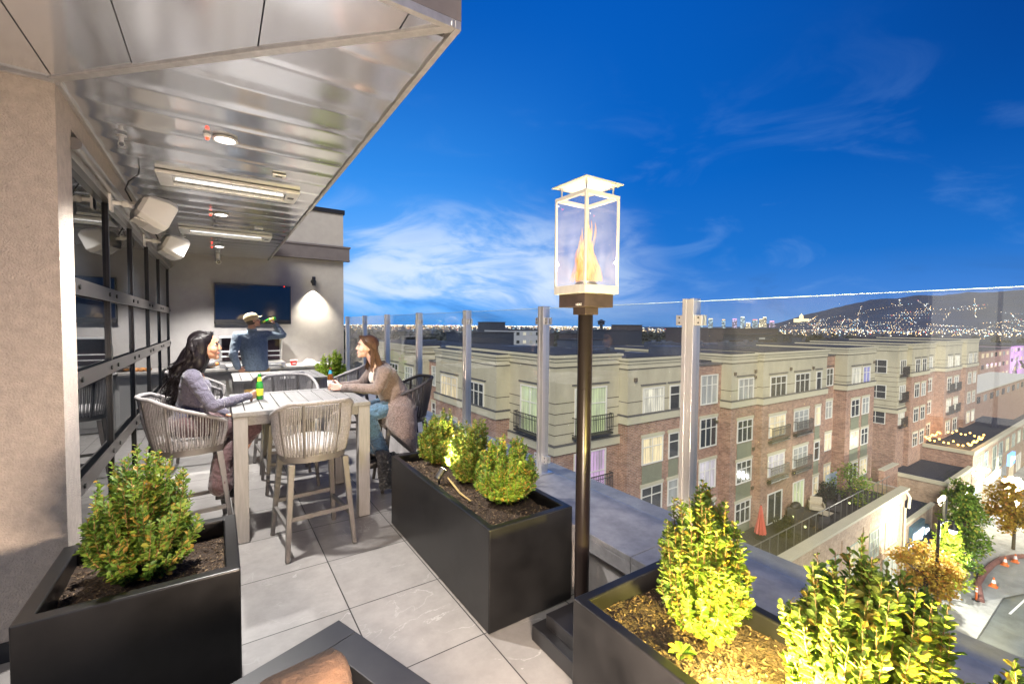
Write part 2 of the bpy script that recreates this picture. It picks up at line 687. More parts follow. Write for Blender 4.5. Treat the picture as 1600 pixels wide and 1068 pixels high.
# stucco building corner
sw = thing('stucco_building', 'grey stucco building corner at the left edge, beside the glass doors', 'building', (-1, 3.3, 0))
b = MB()
b.box(-7, -0.69, 3.28, 3.57, 0.0, 3.42)
b.box(-1.0, -0.69, 3.57, 10.0, 2.86, 3.42)
b.box(-7, -1.0, 3.57, 10.3, 3.2, 3.42)
b.build('wall', M['stucco'], sw)
b = MB()
b.box(-7, -0.70, 3.262, 3.28, 0.0, 0.10)
b.build('base_trim', M['dark_trim'], sw)

# added wing, out of view at left, keeps the sun off the terrace
hb = thing('added_shade_wing', 'added tall wing with lit glass doors, out of view at left, shading the terrace', 'building', (-7.2, -4, 0))
b = MB()
b.box(-7.4, -7.0, -14, 3.27, -0.5, 9.5)
b.build('wall', M['stucco'], hb)
M['lit_lobby'] = emit('lit_lobby_glass', (1.0, 0.95, 0.86), 0.9, sample=False)
for y0 in (-3.4, -1.3, 0.8):
    b = MB()
    b.box(-6.998, -6.98, y0, y0 + 1.8, 0.06, 2.45)
    dr = b.build('glass_door', M['lit_lobby'], hb)
    b = MB()
    b.box(-6.999, -6.94, y0 - 0.06, y0, 0.0, 2.52)
    b.box(-6.999, -6.94, y0 + 1.8, y0 + 1.86, 0.0, 2.52)
    b.box(-6.979, -6.94, y0, y0 + 1.8, 2.45, 2.52)
    b.box(-6.979, -6.94, y0 + 0.87, y0 + 0.93, 0.0, 2.4499)
    b.build('frame', M['stainless'], dr)

# folding glass doors
gd = thing('glass_door_wall', 'dark glass folding door wall with bolted steel rails beside the black haired woman', 'glass doors', (-0.72, 6.7, 0))
gl, t_, p_ = nt('door_glass')
p_.inputs['Base Color'].default_value = (0.010, 0.012, 0.015, 1)
p_.inputs['Roughness'].default_value = 0.015
p_.inputs['IOR'].default_value = 1.45
M['door_glass'] = gl
mull = [3.57, 4.76, 5.93, 7.2, 8.5, 9.97]
for i in range(5):
    b = MB()
    b.box(-0.745, -0.735, mull[i] + 0.02, mull[i + 1] - 0.02, 0.02, 2.70)
    b.build('pane', M['door_glass'], gd)
for y in mull:
    b = MB()
    b.box(-0.75, -0.715, y - 0.020, y + 0.020, 0.0, 2.70)
    b.build('mullion', M['door_frame'], gd, bevel=0.003)
for z in (0.735, 1.395, 1.965):
    b = MB()
    b.box(-0.7145, -0.700, 3.598, 9.942, z - 0.05, z + 0.05)
    rail = b.build('steel_rail', M['door_rail'], gd, bevel=0.003)
    b = MB()
    for i in range(5):
        for y in (mull[i] + 0.14, mull[i + 1] - 0.14):
            b.cyl((-0.6998, y, z), (-0.690, y, z), 0.017, n=10)
    b.build_each('bolt', M['bolt'], rail)
b = MB()
b.box(-0.75, -0.69, 3.55, 9.99, 2.70, 2.76)
b.tube([(-0.675, 3.56, 2.78), (-0.675, 9.98, 2.78)], 0.035, 12)
b.build('head_rail', mat('head_rail', (0.42, 0.40, 0.37), 0.3, 0.9, var=0.1, vscale=6), gd, smooth=40)

# end wall with parapet
ew = thing('end_wall', 'pale stucco end wall carrying the television', 'wall', (0.8, 10.1, 0))
b = MB()
b.box(-1.25, 2.28, 10.0, 10.35, 0, 4.10)
b.build('wall', M['stucco_end'], ew)
b = MB()
b.box(-1.25, 2.31, 9.97, 10.38, 4.10, 4.19)
b.build('coping', M['dark_trim'], ew, bevel=0.005)
b = MB()
b.box(0.90, 2.38, 9.88, 10.0, 3.12, 3.36)
b.box(0.90, 2.40, 9.86, 10.0, 3.36, 3.40)
b.box(0.90, 2.39, 9.87, 10.0, 3.09, 3.12)
b.build('dark_band', M['dark_fascia'], ew, bevel=0.004)

# ================================================================= CANOPY
cp = thing('canopy', 'mitred metal canopy roof with silvery soffit panels overhead', 'canopy', (0, 5, 3))
XI, XO, YI, YO, ZC = -0.69, 0.875, 3.28, 1.715, 3.0
b = MB()
dy = 0.32
y = 1.82
rnd = random.Random(5)
while y < 9.98:
    y1 = min(y + dy, 9.985)
    # mitre: x < 0.89 - ... the near boundary runs from the inner to the outer corner at 45 degrees
    xa = max(XI, (YI + XI) - y)
    xb = max(XI, (YI + XI) - y1)
    tz = rnd.uniform(0.002, 0.007)
    za, zb = ZC + 0.006, ZC + 0.006 + tz
    if xa < XO - 0.03:
        vs, fs, NS = [], [], 12
        for k in range(NS + 1):          # each sheet is slightly bowed across its width
            u = k / NS
            yy = y + (y1 - 0.003 - y) * u
            xx = max(XI, (YI + XI) - yy) + 0.02
            zz = za + 0.007 * (1 - (1 - u) ** 2.2) + (0.003 if k == 0 else 0) - 0.006 * u ** 6
            vs += [(xx, yy, zz), ((xx + XO - 0.03) / 2, yy, zz - 0.0025 * math.sin(math.pi * u)), (XO - 0.03, yy, zz)]
        for k in range(NS):
            fs += [(3 * k, 3 * k + 3, 3 * k + 4, 3 * k + 1), (3 * k + 1, 3 * k + 4, 3 * k + 5, 3 * k + 2)]
        m3 = len(vs)
        fs += [(0, 1, m3 + 1, m3), (1, 2, m3 + 2, m3 + 1), (m3 - 3, m3 + 3, m3 + 4, m3 - 2), (m3 - 2, m3 + 4, m3 + 5, m3 - 1)]
        vs += [(p[0], p[1], ZC + 0.06) for p in (vs[0], vs[1], vs[2], vs[m3 - 3], vs[m3 - 2], vs[m3 - 1])]
        b.add(vs, fs)
    y = y1
b.build('soffit_planks', M['soffit'], cp, smooth=25)
b = MB()
edges = [0.875, 0.66, 0.17, -0.33, -0.69, -1.19, -1.9, -2.5, -3.2, -4, -5, -6]
for i in range(len(edges) - 1):
    x1, x0 = edges[i] - 0.003, edges[i + 1] + 0.003
    x1 = min(x1, XO - 0.03)
    ya, yb = min(YI, YI + XI - x1) - 0.03, min(YI, YI + XI - x0) - 0.03
    t = rnd.uniform(-0.004, 0.004)
    poly = [(x0, YO + 0.03, ZC + 0.008 + t), (x1, YO + 0.03, ZC + 0.008 - t), (x1, max(ya, YO + 0.031), ZC + 0.008 - t), (x0, yb, ZC + 0.008 + t)]
    top = [(p[0], p[1], ZC + 0.05) for p in poly]
    b.add(poly + top, [(3, 2, 1, 0), (4, 5, 6, 7), (0, 1, 5, 4), (1, 2, 6, 5), (2, 3, 7, 6), (3, 0, 4, 7)])
b.build('soffit_panels', M['soffit'], cp)
b = MB()
b.box(XO - 0.028, XO, YO, 9.985, ZC - 0.006, ZC + 0.03)
b.box(-6, XO - 0.03, YO, YO + 0.028, ZC - 0.006, ZC + 0.03)
# mitre trim strip
d = Vector((1, -1, 0)).normalized()
n_ = Vector((1, 1, 0)).normalized()
p0, p1 = Vector((XI, YI, ZC)), Vector((XO - 0.02, YO + 0.02, ZC))
b.obox((p0 + p1) / 2 - n_ * 0.012 + Vector((0, 0, 0.008)), d * ((p1 - p0).length / 2), n_ * 0.022, (0, 0, 0.010))
b.box(XI, XI + 0.022, YI, 9.985, ZC - 0.012, ZC + 0.03)
b.box(-6, XI, YI - 0.022, YI, ZC - 0.012, ZC + 0.03)
b.build('edge_trim', mat('trim_metal', (0.55, 0.53, 0.51), 0.35, 0.7, var=0.15, vscale=20), cp, bevel=0.002)
b = MB()
b.box(XO - 0.02, XO, YO, 9.985, ZC + 0.03, ZC + 0.42)
b.box(-6, XO - 0.02, YO, YO + 0.02, ZC + 0.03, ZC + 0.42)
b.build('fascia', M['dark_fascia'], cp)
b = MB()
b.add([(-6, YO, ZC + 0.42), (XO, YO, ZC + 0.42), (XO, 9.985, ZC + 0.42), (-6, 9.985, ZC + 0.42), (-6, YO, ZC + 0.45), (XO, YO, ZC + 0.45), (XO, 9.985, ZC + 0.45), (-6, 9.985, ZC + 0.45)],
      [(3, 2, 1, 0), (4, 5, 6, 7), (0, 1, 5, 4), (1, 2, 6, 5), (2, 3, 7, 6), (3, 0, 4, 7)])
b.build('roof_deck', M['dark_fascia'], cp)

# ---- things fixed under the canopy
M['lamp_white'] = emit('downlight_glow', (1.0, 0.97, 0.93), 14.0, sample=False)
M['red_glow'] = emit('red_indicator', (1.0, 0.03, 0.01), 5.0, sample=False)
for i, (x, y, lab) in enumerate(((0.06, 3.63, 'nearest round recessed downlight, in the soffit before the long heaters'), (0.05, 6.13, 'middle round downlight between the two long heaters'), (0.04, 8.69, 'farthest round downlight, beyond both long heaters'))):
    t = thing('downlight', lab, 'downlight', (x, y, ZC), 0, 'recessed downlights in the canopy')
    b = MB()
    b.lathe([(0.072, 0.004), (0.075, -0.008), (0.060, -0.010), (0.056, 0.003)], (x, y, ZC), 24)
    b.build('trim_ring', M['white_plastic'], t, smooth=40)
    b = MB()
    b.lathe([(0.055, -0.004), (0.04, -0.0065)], (x, y, ZC), 20)
    b.build('lens', M['lamp_white'], t)
    L = lamp('downlight_lamp', 'SPOT', (x, y, ZC - 0.03), (430, 500, 480)[i], (1.0, 0.955, 0.90), 0.045, aim=(x, y, 0), spot=112, blend=0.55)
    r = thing('alarm_beacon', ('small red indicator beside the nearest downlight', 'small red indicator beside the middle downlight', 'small red indicator beside the farthest downlight')[i], 'indicator', (x - 0.10, y - 0.02, ZC), 0, 'red indicators in the canopy')
    b = MB()
    b.lathe([(0.022, 0.002), (0.020, -0.012), (0.008, -0.020)], (x - 0.10, y - 0.02, ZC), 12)
    b.build('housing', M['white_plastic'], r)
    b = MB()
    b.ball((x - 0.10, y - 0.02, ZC - 0.022), 0.011, 8)
    b.build('red_lens', M['red_glow'], r)

M['heater_steel'] = mat('heater_steel', (0.88, 0.87, 0.85), 0.35, 0.25, var=0.05, vscale=12)
M['heater_glow'] = emit('reflector_self_glow', (1.0, 0.97, 0.92), 0.28, sample=False)  # reflector emits by itself in place of the tube's reflected light
for x, y, lab in ((0.13, 4.86, 'nearer long infrared heater set in the soffit'), (0.13, 7.43, 'farther long infrared heater set in the soffit')):
    t = thing('infrared_heater', lab, 'heater', (x, y, ZC), 0, 'infrared heaters in the canopy')
    b = MB()
    hx, hy = 0.54, 0.215
    b.box(x - hx, x + hx, y - hy, y - hy + 0.075, ZC - 0.022, ZC + 0.005)
    b.box(x - hx, x + hx, y + hy - 0.075, y + hy, ZC - 0.022, ZC + 0.005)
    b.box(x - hx, x - hx + 0.10, y - hy + 0.075, y + hy - 0.075, ZC - 0.022, ZC + 0.005)
    b.box(x + hx - 0.10, x + hx, y - hy + 0.075, y + hy - 0.075, ZC - 0.022, ZC + 0.005)
    b.build('frame', M['heater_steel'], t, bevel=0.003)
    b = MB()
    b.box(x - hx + 0.10, x + hx - 0.10, y - hy + 0.075, y + hy - 0.075, ZC + 0.02, ZC + 0.026)
    b.build('reflector', M['heater_glow'], t)
    b = MB()
    b.tube([(x - hx + 0.12, y, ZC - 0.002), (x + hx - 0.12, y, ZC - 0.002)], 0.011, 10)
    b.build('element', emit('heater_tube', (1.0, 0.98, 0.93), 1.2, sample=False), t, smooth=60)
    b = MB()
    for k in range(15):
        xx = x - hx + 0.13 + k * (2 * hx - 0.26) / 14
        b.box(xx - 0.002, xx + 0.002, y - hy + 0.07, y + hy - 0.07, ZC - 0.016, ZC - 0.012)
    b.build('wire_guard', M['heater_steel'], t)
    b = MB()
    b.box(x + hx - 0.085, x + hx - 0.03, y - 0.03, y + 0.03, ZC - 0.024, ZC - 0.0221)
    b.build('control_badge', M['bolt'], t)

for x, y, lab in ((0.45, 4.25, 'small square cover plate on the soffit before the nearer heater'), (0.47, 6.75, 'small square cover plate on the soffit before the farther heater')):
    t = thing('cover_plate', lab, 'cover plate', (x, y, ZC), 0, 'square plates on the soffit')
    b = MB()
    b.box(x - 0.05, x + 0.05, y - 0.045, y + 0.045, ZC - 0.008, ZC + 0.004)
    b.build('plate', M['heater_steel'], t, bevel=0.003)
    b = MB()
    b.box(x - 0.025, x + 0.025, y - 0.012, y + 0.012, ZC - 0.0105, ZC - 0.0081)
    b.build('insert', M['bolt'], t)

for x, y, lab in ((-0.52, 3.95, 'nearest sprinkler head hanging from the soffit'), (-0.40, 8.0, 'far sprinkler head hanging behind the white speakers')):
    t = thing('sprinkler_head', lab, 'sprinkler', (x, y, ZC), 0, 'sprinkler heads under the canopy')
    b = MB()
    b.lathe([(0.030, 0.0), (0.032, -0.006), (0.014, -0.010), (0.012, -0.045)], (x, y, ZC), 14)
    b.build('escutcheon', M['stainless'], t, smooth=40)
    b = MB()
    for s_ in (-1, 1):
        b.tube([(x + 0.012 * s_, y, ZC - 0.045), (x + 0.018 * s_, y, ZC - 0.062), (x + 0.004 * s_, y, ZC - 0.08)], 0.0035, 6)
    b.lathe([(0.022, -0.080), (0.024, -0.083), (0.006, -0.086)], (x, y, ZC), 12)
    b.build('deflector', M['stainless'], t)

M['cable'] = mat('black_cable', (0.01, 0.01, 0.01), 0.6)
for k, (y, lab) in enumerate(((4.66, 'larger nearer white wall speaker tilted above the glass doors'), (6.55, 'farther white wall speaker above the glass doors'))):
    x, z = -0.43, 2.64
    t = thing('wall_speaker', lab, 'speaker', (-0.68, y, z), 0, 'white speakers under the canopy')
    # rounded cabinet, narrow at the back and tipped down
    rot = Matrix.Rotation(R_(18), 3, 'Z') @ Matrix.Rotation(R_(24), 3, 'Y')
    b = MB()
    prof = [(-0.11, 0.072, 0.11), (-0.085, 0.098, 0.14), (0.03, 0.126, 0.172), (0.08, 0.126, 0.172), (0.11, 0.112, 0.158)]
    vs = []
    for px_, hw, hh in prof:
        for q in range(8):
            a = [(-1, -0.72), (-0.72, -1), (0.72, -1), (1, -0.72), (1, 0.72), (0.72, 1), (-0.72, 1), (-1, 0.72)][q]
            vs.append(Vector((x, y, z)) + rot @ Vector((px_, a[0] * hh, a[1] * hw)))
    fs = [tuple(range(7, -1, -1)), tuple(32 + q for q in range(8))]
    for i in range(4):
        for q in range(8):
            fs.append((i * 8 + q, i * 8 + (q + 1) % 8, i * 8 + 8 + (q + 1) % 8, i * 8 + 8 + q))
    b.add(vs, fs)
    b.build('cabinet', M['white_plastic'], t, bevel=0.007, seg=2, smooth=30)
    b = MB()
    cx_ = Vector((x, y, z)) + rot @ Vector((0.110, 0, 0))
    b.obox(cx_, rot @ Vector((0.004, 0, 0)), rot @ Vector((0, 0.138, 0)), rot @ Vector((0, 0, 0.094)))
    g_ = b.build('grille', mat('speaker_grille', (0.66, 0.64, 0.60), 0.6, bump=0.3, bscale=900), t, bevel=0.003)
    b = MB()
    ce = Vector((x, y, z)) + rot @ Vector((-0.02, 0, -0.113))
    b.obox(ce, rot @ Vector((0.075, 0, 0)), rot @ Vector((0, 0.09, 0)), rot @ Vector((0.0, 0, 0.006)))
    b.build('base_panel', mat('speaker_panel', (0.62, 0.60, 0.56), 0.5), t, bevel=0.004)
    b = MB()
    b.box(-0.69, -0.675, y - 0.05, y + 0.05, z - 0.02, z + 0.12)
    b.tube([(-0.68, y, z + 0.05), (-0.62, y, z + 0.05), (-0.53, y, z + 0.03)], 0.018, 10)
    b.ball((-0.60, y, z + 0.05), 0.03, 10)
    b.build('bracket', M['white_plastic'], t, smooth=40)
    b = MB()
    b.tube([(-0.56, y + 0.02, z + 0.08), (-0.60, y + 0.03, z + 0.17), (-0.58, y + 0.04, z + 0.24), (-0.52, y + 0.05, z + 0.31), (-0.51, y + 0.06, z + 0.40)], 0.006, 6)
    b.build('cable', M['cable'], t, smooth=60)

t = thing('security_camera', 'small white bullet camera hanging under the far end of the soffit', 'camera', (0.02, 9.6, ZC))
b = MB()
b.cyl((0.02, 9.6, ZC), (0.02, 9.6, ZC - 0.10), 0.035, n=14)
b.build('mount', M['white_plastic'], t, smooth=40)
b = MB()
b.cyl((0.02, 9.68, ZC - 0.12), (0.03, 9.50, ZC - 0.16), 0.042, n=16)
b.build('barrel', M['white_plastic'], t, smooth=40)
b = MB()
b.cyl((0.0302, 9.4995, ZC - 0.1602), (0.0305, 9.495, ZC - 0.161), 0.030, n=16)
b.build('lens', M['bolt'], t)

# ================================================================= GLASS RAILING
posts_y = [1.56, 2.96, 4.34, 5.74, 7.11, 8.42, 9.75]
post_labels = ['nearest tall steel railing post, right of the flame lantern', 'steel railing post just left of the flame lantern pole', 'steel railing post above the middle planter shrubs',
               'steel railing post behind the black chair of the coated woman', 'steel railing post right of the coated woman\'s head', 'steel railing post behind the coated woman\'s head', 'farthest steel railing post, against the end wall']
RX = 2.30


def make_post(y, lab):
    t = thing('railing_post', lab, 'railing post', (RX, y, 0.49), 0, 'steel posts of the glass railing')
    b = MB()
    for s_ in (-1, 1):
        b.box(RX - 0.035, RX + 0.035, y + s_ * 0.024 - 0.013, y + s_ * 0.024 + 0.013, 0.49, 1.915)
    b.box(RX - 0.031, RX - 0.012, y - 0.0108, y + 0.0108, 0.49, 1.912)
    b.build('upright', M['stainless'], t, bevel=0.002)
    b = MB()
    b.box(RX - 0.07, RX + 0.07, y - 0.06, y + 0.06, 0.4902, 0.502)
    b.build('base_plate', M['stainless'], t, bevel=0.002)
    for z in (0.62, 1.79):
        b = MB()
        for s_ in (-1, 1):
            b.box(RX - 0.024, RX - 0.0085, y + s_ * 0.038, y + s_ * 0.086, z - 0.03, z + 0.03)
            b.box(RX + 0.0085, RX + 0.024, y + s_ * 0.038, y + s_ * 0.086, z - 0.03, z + 0.03)
        cl = b.build_each('glass_clamp', M['stainless'], t, per=1, bevel=0.003)
        for q_, s_ in ((0, -1), (2, 1)):
            b = MB()
            for dz_ in (-0.015, 0.015):
                b.cyl((RX - 0.026, y + s_ * 0.062, z + dz_), (RX - 0.023, y + s_ * 0.062, z + dz_), 0.005, n=8)
            b.build_each('screw', M['bolt'], cl[q_])
    return t


for y, lab in zip(posts_y, post_labels):
    make_post(y, lab)
pan = [-2.6, 0.17] + posts_y
names = ['clear railing glass panel at the right edge of the frame', 'large clear railing glass panel right of the nearest steel post', 'clear railing glass panel behind the flame lantern', 'clear railing glass panel behind the middle planter',
         'clear railing glass panel left of the post above the middle planter shrubs', 'clear railing glass panel just right of the coated woman', 'clear railing glass panel behind the coated woman', 'clear railing glass panel nearest the end wall']
for i in range(len(pan) - 1):
    t = thing('glass_panel', names[i], 'glass panel', (RX, (pan[i] + pan[i + 1]) / 2, 0.55), 0, 'glass panels of the railing')
    b = MB()
    b.box(RX - 0.006, RX + 0.006, pan[i] + 0.042, pan[i + 1] - 0.042, 0.54, 1.897)
    b.build('sheet', M['rail_glass'], t)
    b = MB()
    b.box(RX - 0.0062, RX + 0.0062, pan[i] + 0.0422, pan[i + 1] - 0.0422, 1.8972, 1.9)
    b.build('polished_edge', M['glass_edge'], t)
# ================================================================= FOLIAGE
def leaf_mat(name, dark, light, tipc, rough=0.5, trans=0.35):
    m, t, p = nt(name)
    g = t.nodes.new('ShaderNodeNewGeometry')
    r = t.nodes.new('ShaderNodeValToRGB')
    e = r.color_ramp.elements
    e[0].position, e[0].color = 0.0, (*dark, 1)
    e[1].position, e[1].color = 0.80, (*light, 1)
    k = e.new(0.95)
    k.color = (*tipc, 1)
    t.links.new(g.outputs['Random Per Island'], r.inputs[0])
    t.links.new(r.outputs[0], p.inputs['Base Color'])
    p.inputs['Roughness'].default_value = rough
    p.inputs['Specular IOR Level'].default_value = 0.4
    tl = t.nodes.new('ShaderNodeBsdfTranslucent')
    t.links.new(r.outputs[0], tl.inputs[0])
    mx = t.nodes.new('ShaderNodeMixShader')
    mx.inputs[0].default_value = trans
    t.links.new(p.outputs[0], mx.inputs[1])
    t.links.new(tl.outputs[0], mx.inputs[2])
    t.links.new(mx.outputs[0], t.nodes['Material Output'].inputs[0])
    return m


M['box_leaf'] = leaf_mat('boxwood_leaf', (0.065, 0.150, 0.018), (0.235, 0.345, 0.045), (0.44, 0.28, 0.05))
M['box_leaf_gold'] = leaf_mat('golden_boxwood_leaf', (0.065, 0.125, 0.014), (0.22, 0.30, 0.040), (0.40, 0.27, 0.045))
M['box_leaf_bright'] = leaf_mat('bright_boxwood_leaf', (0.22, 0.36, 0.03), (0.42, 0.56, 0.06), (0.5, 0.5, 0.08))


def leaf(b, p, d, up, L, W):
    """one obovate leaf: base, two shoulder pairs and tip, folded on the midrib"""
    d = d.normalized()
    s_ = d.cross(up)
    if s_.length < 1e-4:
        s_ = d.orthogonal()
    s_.normalize()
    n = s_.cross(d)
    o = len(b.v)
    c = W * 0.16
    b.v += [tuple(p), tuple(p + d * L * 0.45 + s_ * W * 0.42 + n * c), tuple(p + d * L * 0.82 + s_ * W * 0.36 + n * c * 0.8), tuple(p + d * L - n * L * 0.04),
            tuple(p + d * L * 0.82 - s_ * W * 0.36 + n * c * 0.8), tuple(p + d * L * 0.45 - s_ * W * 0.42 + n * c), tuple(p + d * L * 0.6)]
    for f in ((0, 1, 6), (1, 2, 3, 6), (3, 4, 5, 6), (0, 6, 5)):
        b.f.append(tuple(o + i for i in f))
        b.m.append(0)


def shrub(name, label, base, h, rad, nst, seed, m, group=None, L=0.026, low=0.16, flare=1.0, spire=0.0):
    rn = random.Random(seed)
    base = Vector(base)
    t = thing(name, label, 'shrub', base, 0, group)
    lb, sb = MB(), MB()
    for i in range(nst):
        a = rn.uniform(0, 2 * math.pi)
        u = rn.uniform(-0.72, 1.0)
        f = rn.uniform(0.86, 1.06) if rn.random() < 0.72 else rn.uniform(0.35, 0.86)
        # stems fan out from the root ball to an uneven egg-shaped crown
        wd = math.sqrt(max(0.03, 1 - u * u)) * (1.0 - 0.14 * u) * f
        top = h * (0.50 + 0.46 * u * f) * rn.uniform(0.93, 1.03)
        if u > 0.45 and rn.random() < 0.42:
            top += h * spire * rn.random()
        ends = Vector((math.cos(a) * rad * wd, math.sin(a) * rad * wd, max(h * low * 0.6, top)))
        st = Vector((math.cos(a) * rad * 0.18 * rn.random(), math.sin(a) * rad * 0.18 * rn.random(), 0))
        mid = Vector((ends.x * 0.95 * flare, ends.y * 0.95 * flare, ends.z * rn.uniform(0.38, 0.55))) + Vector((rn.gauss(0, .012), rn.gauss(0, .012), 0))
        pts = []
        N = 9
        for k in range(N):
            u = k / (N - 1)
            pts.append(base + st * (1 - u) ** 2 + mid * 2 * u * (1 - u) + ends * u * u)
        sb.tube(pts, [0.0035 * (1 - 0.65 * k / (N - 1)) for k in range(N)], 4)
        ln = sum((pts[k + 1] - pts[k]).length for k in range(N - 1))
        nl = max(6, int(ln / (L * 0.40)))
        ph = rn.uniform(0, 6.28)
        for k in range(nl):
            u = 0.22 + 0.78 * (k + rn.uniform(-.3, .3)) / nl
            u = min(1, max(0.02, u))
            f = u * (N - 1)
            i0 = min(N - 2, int(f))
            p = pts[i0].lerp(pts[i0 + 1], f - i0)
            tg = (pts[i0 + 1] - pts[i0]).normalized()
            ph += math.pi / 2 + rn.gauss(0, 0.25)
            ox = tg.orthogonal().normalized()
            oy = tg.cross(ox)
            for s_ in (0, math.pi):
                if rn.random() < 0.08:
                    continue
                out = ox * math.cos(ph + s_) + oy * math.sin(ph + s_)
                dd = out * rn.uniform(0.75, 1.0) + tg * rn.uniform(0.35, 0.9) + Vector((0, 0, rn.uniform(-0.1, 0.25)))
                sz = L * rn.choice((0.55, 0.8, 0.95, 1.05, 1.2)) * rn.uniform(0.85, 1.1) * (0.7 if u > 0.93 else 1)
                leaf(lb, p + out * 0.002, dd, tg + Vector((rn.gauss(0, .3), rn.gauss(0, .3), 0)), sz, sz * 0.74)
    lb.build('foliage', m, t)
    sb.build('stems', M['leaf_stem'], t)
    return t


M['soil'] = mat('mulch', (0.05, 0.032, 0.021), 0.95, var=0.65, vscale=90, bump=0.9, bscale=130)
M['chip'] = leaf_mat('mulch_chip', (0.03, 0.019, 0.012), (0.105, 0.066, 0.038), (0.24, 0.17, 0.10), 0.9, 0.0)


def planter(label, x0, x1, y0, y1, h, wall, soil_z, seed, name='planter'):
    t = thing(name, label, 'planter', ((x0 + x1) / 2, (y0 + y1) / 2, 0), 0, 'black planters on the terrace')
    b = MB()
    O = [(x0, y0), (x1, y0), (x1, y1), (x0, y1)]
    I = [(x0 + wall, y0 + wall), (x1 - wall, y0 + wall), (x1 - wall, y1 - wall), (x0 + wall, y1 - wall)]
    vs = [(*p, 0.012) for p in O] + [(*p, h) for p in O] + [(*p, h) for p in I] + [(*p, soil_z - 0.12) for p in I]
    fs = [(3, 2, 1, 0)]
    for i in range(4):
        j = (i + 1) % 4
        fs += [(i, j, 4 + j, 4 + i), (4 + i, 4 + j, 8 + j, 8 + i), (8 + i, 8 + j, 12 + j, 12 + i)]
    fs.append((12, 13, 14, 15))
    b.add(vs, fs)
    b.build('box', M['black_planter'], t, bevel=0.008, seg=3)
    # soil: an uneven sheet under loose bark
    b = MB()
    rn = random.Random(seed)
    nx, ny = max(6, int((x1 - x0) / 0.03)), max(6, int((y1 - y0) / 0.03))
    hz = lambda x, y: soil_z + 0.030 * mnoise.noise(Vector((x * 4, y * 4, seed))) + 0.012 * mnoise.noise(Vector((x * 17, y * 17, seed)))
    g = [(I[0][0] + (I[1][0] - I[0][0]) * i / nx, I[0][1] + (I[3][1] - I[0][1]) * j / ny) for j in range(ny + 1) for i in range(nx + 1)]
    b.add([(p[0], p[1], hz(*p)) for p in g], [(j * (nx + 1) + i, j * (nx + 1) + i + 1, (j + 1) * (nx + 1) + i + 1, (j + 1) * (nx + 1) + i) for j in range(ny) for i in range(nx)])
    so = b.build('soil', M['soil'], t, smooth=180)
    b = MB()
    for k in range(int((x1 - x0) * (y1 - y0) * 5200)):
        x, y = rn.uniform(I[0][0], I[1][0]), rn.uniform(I[0][1], I[3][1])
        a, tl = rn.uniform(0, 6.28), rn.gauss(0, 0.35)
        d = Vector((math.cos(a), math.sin(a), tl)).normalized() * rn.uniform(0.004, 0.011)
        w = Vector((-math.sin(a), math.cos(a), rn.gauss(0, .4))).normalized() * rn.uniform(0.002, 0.0045)
        c = Vector((x, y, hz(x, y) + rn.uniform(0.001, 0.006)))
        b.add([c - d - w, c + d - w * 0.6, c + d * 1.1 + w * 0.7, c - d * 0.9 + w], [(0, 1, 2, 3)])
    tag(b.build('bark_chips', M['chip'], so), kind='stuff')
    return t


planter('square black planter at lower left, holding one green boxwood', -0.672, 0.075, 2.39, 3.11, 0.60, 0.062, 0.50, 1)
planter('long black planter in the middle of the terrace holding three boxwoods', 1.243, 1.858, 2.07, 3.74, 0.61, 0.05, 0.545, 2)
planter('long black planter at lower right under yellow uplight', 1.237, 1.85, -1.2, 1.37, 0.60, 0.05, 0.52, 3)

shrub('boxwood_shrub', 'dark green boxwood in the square planter at lower left', (-0.32, 2.78, 0.50), 0.63, 0.225, 185, 11, M['box_leaf'], 'boxwood shrubs in the planters', L=0.030, spire=0.10)
shrub('boxwood_shrub', 'farthest boxwood of the middle planter, beside the coated woman\'s coat hem', (1.60, 3.48, 0.545), 0.47, 0.185, 150, 12, M['box_leaf_gold'], 'boxwood shrubs in the planters', L=0.027, spire=0.16)
shrub('boxwood_shrub', 'central yellow-green boxwood of the middle planter, lit by the spotlight', (1.62, 2.97, 0.545), 0.50, 0.185, 155, 13, M['box_leaf_gold'], 'boxwood shrubs in the planters', L=0.027, spire=0.12)
shrub('boxwood_shrub', 'nearest and darkest boxwood of the middle planter', (1.63, 2.50, 0.545), 0.49, 0.205, 180, 14, M['box_leaf'], 'boxwood shrubs in the planters', L=0.026, spire=0.14)
shrub('boxwood_shrub', 'tall pointed golden boxwood at the far end of the right planter', (1.60, 1.01, 0.52), 0.60, 0.165, 165, 15, M['box_leaf_gold'], 'boxwood shrubs in the planters', L=0.029, spire=0.12)
shrub('boxwood_shrub', 'big glowing yellow boxwood in front of the uplight in the right planter', (1.585, 0.475, 0.52), 0.60, 0.205, 230, 16, M['box_leaf_gold'], 'boxwood shrubs in the planters', L=0.030, spire=0.10)
shrub('boxwood_shrub', 'cropped boxwood at the bottom right corner', (1.66, 0.10, 0.52), 0.46, 0.15, 130, 17, M['box_leaf_gold'], 'boxwood shrubs in the planters', L=0.030, spire=0.08)

# far planter by the end wall
planter('small black planter behind the far table, by the end wall', 1.50, 1.95, 8.3, 8.75, 0.62, 0.04, 0.55, 4)
shrub('boxwood_shrub', 'bright lime shrub behind the far table by the end wall', (1.72, 8.5, 0.56), 0.72, 0.28, 130, 18, M['box_leaf_bright'], None, L=0.045, spire=0.08)

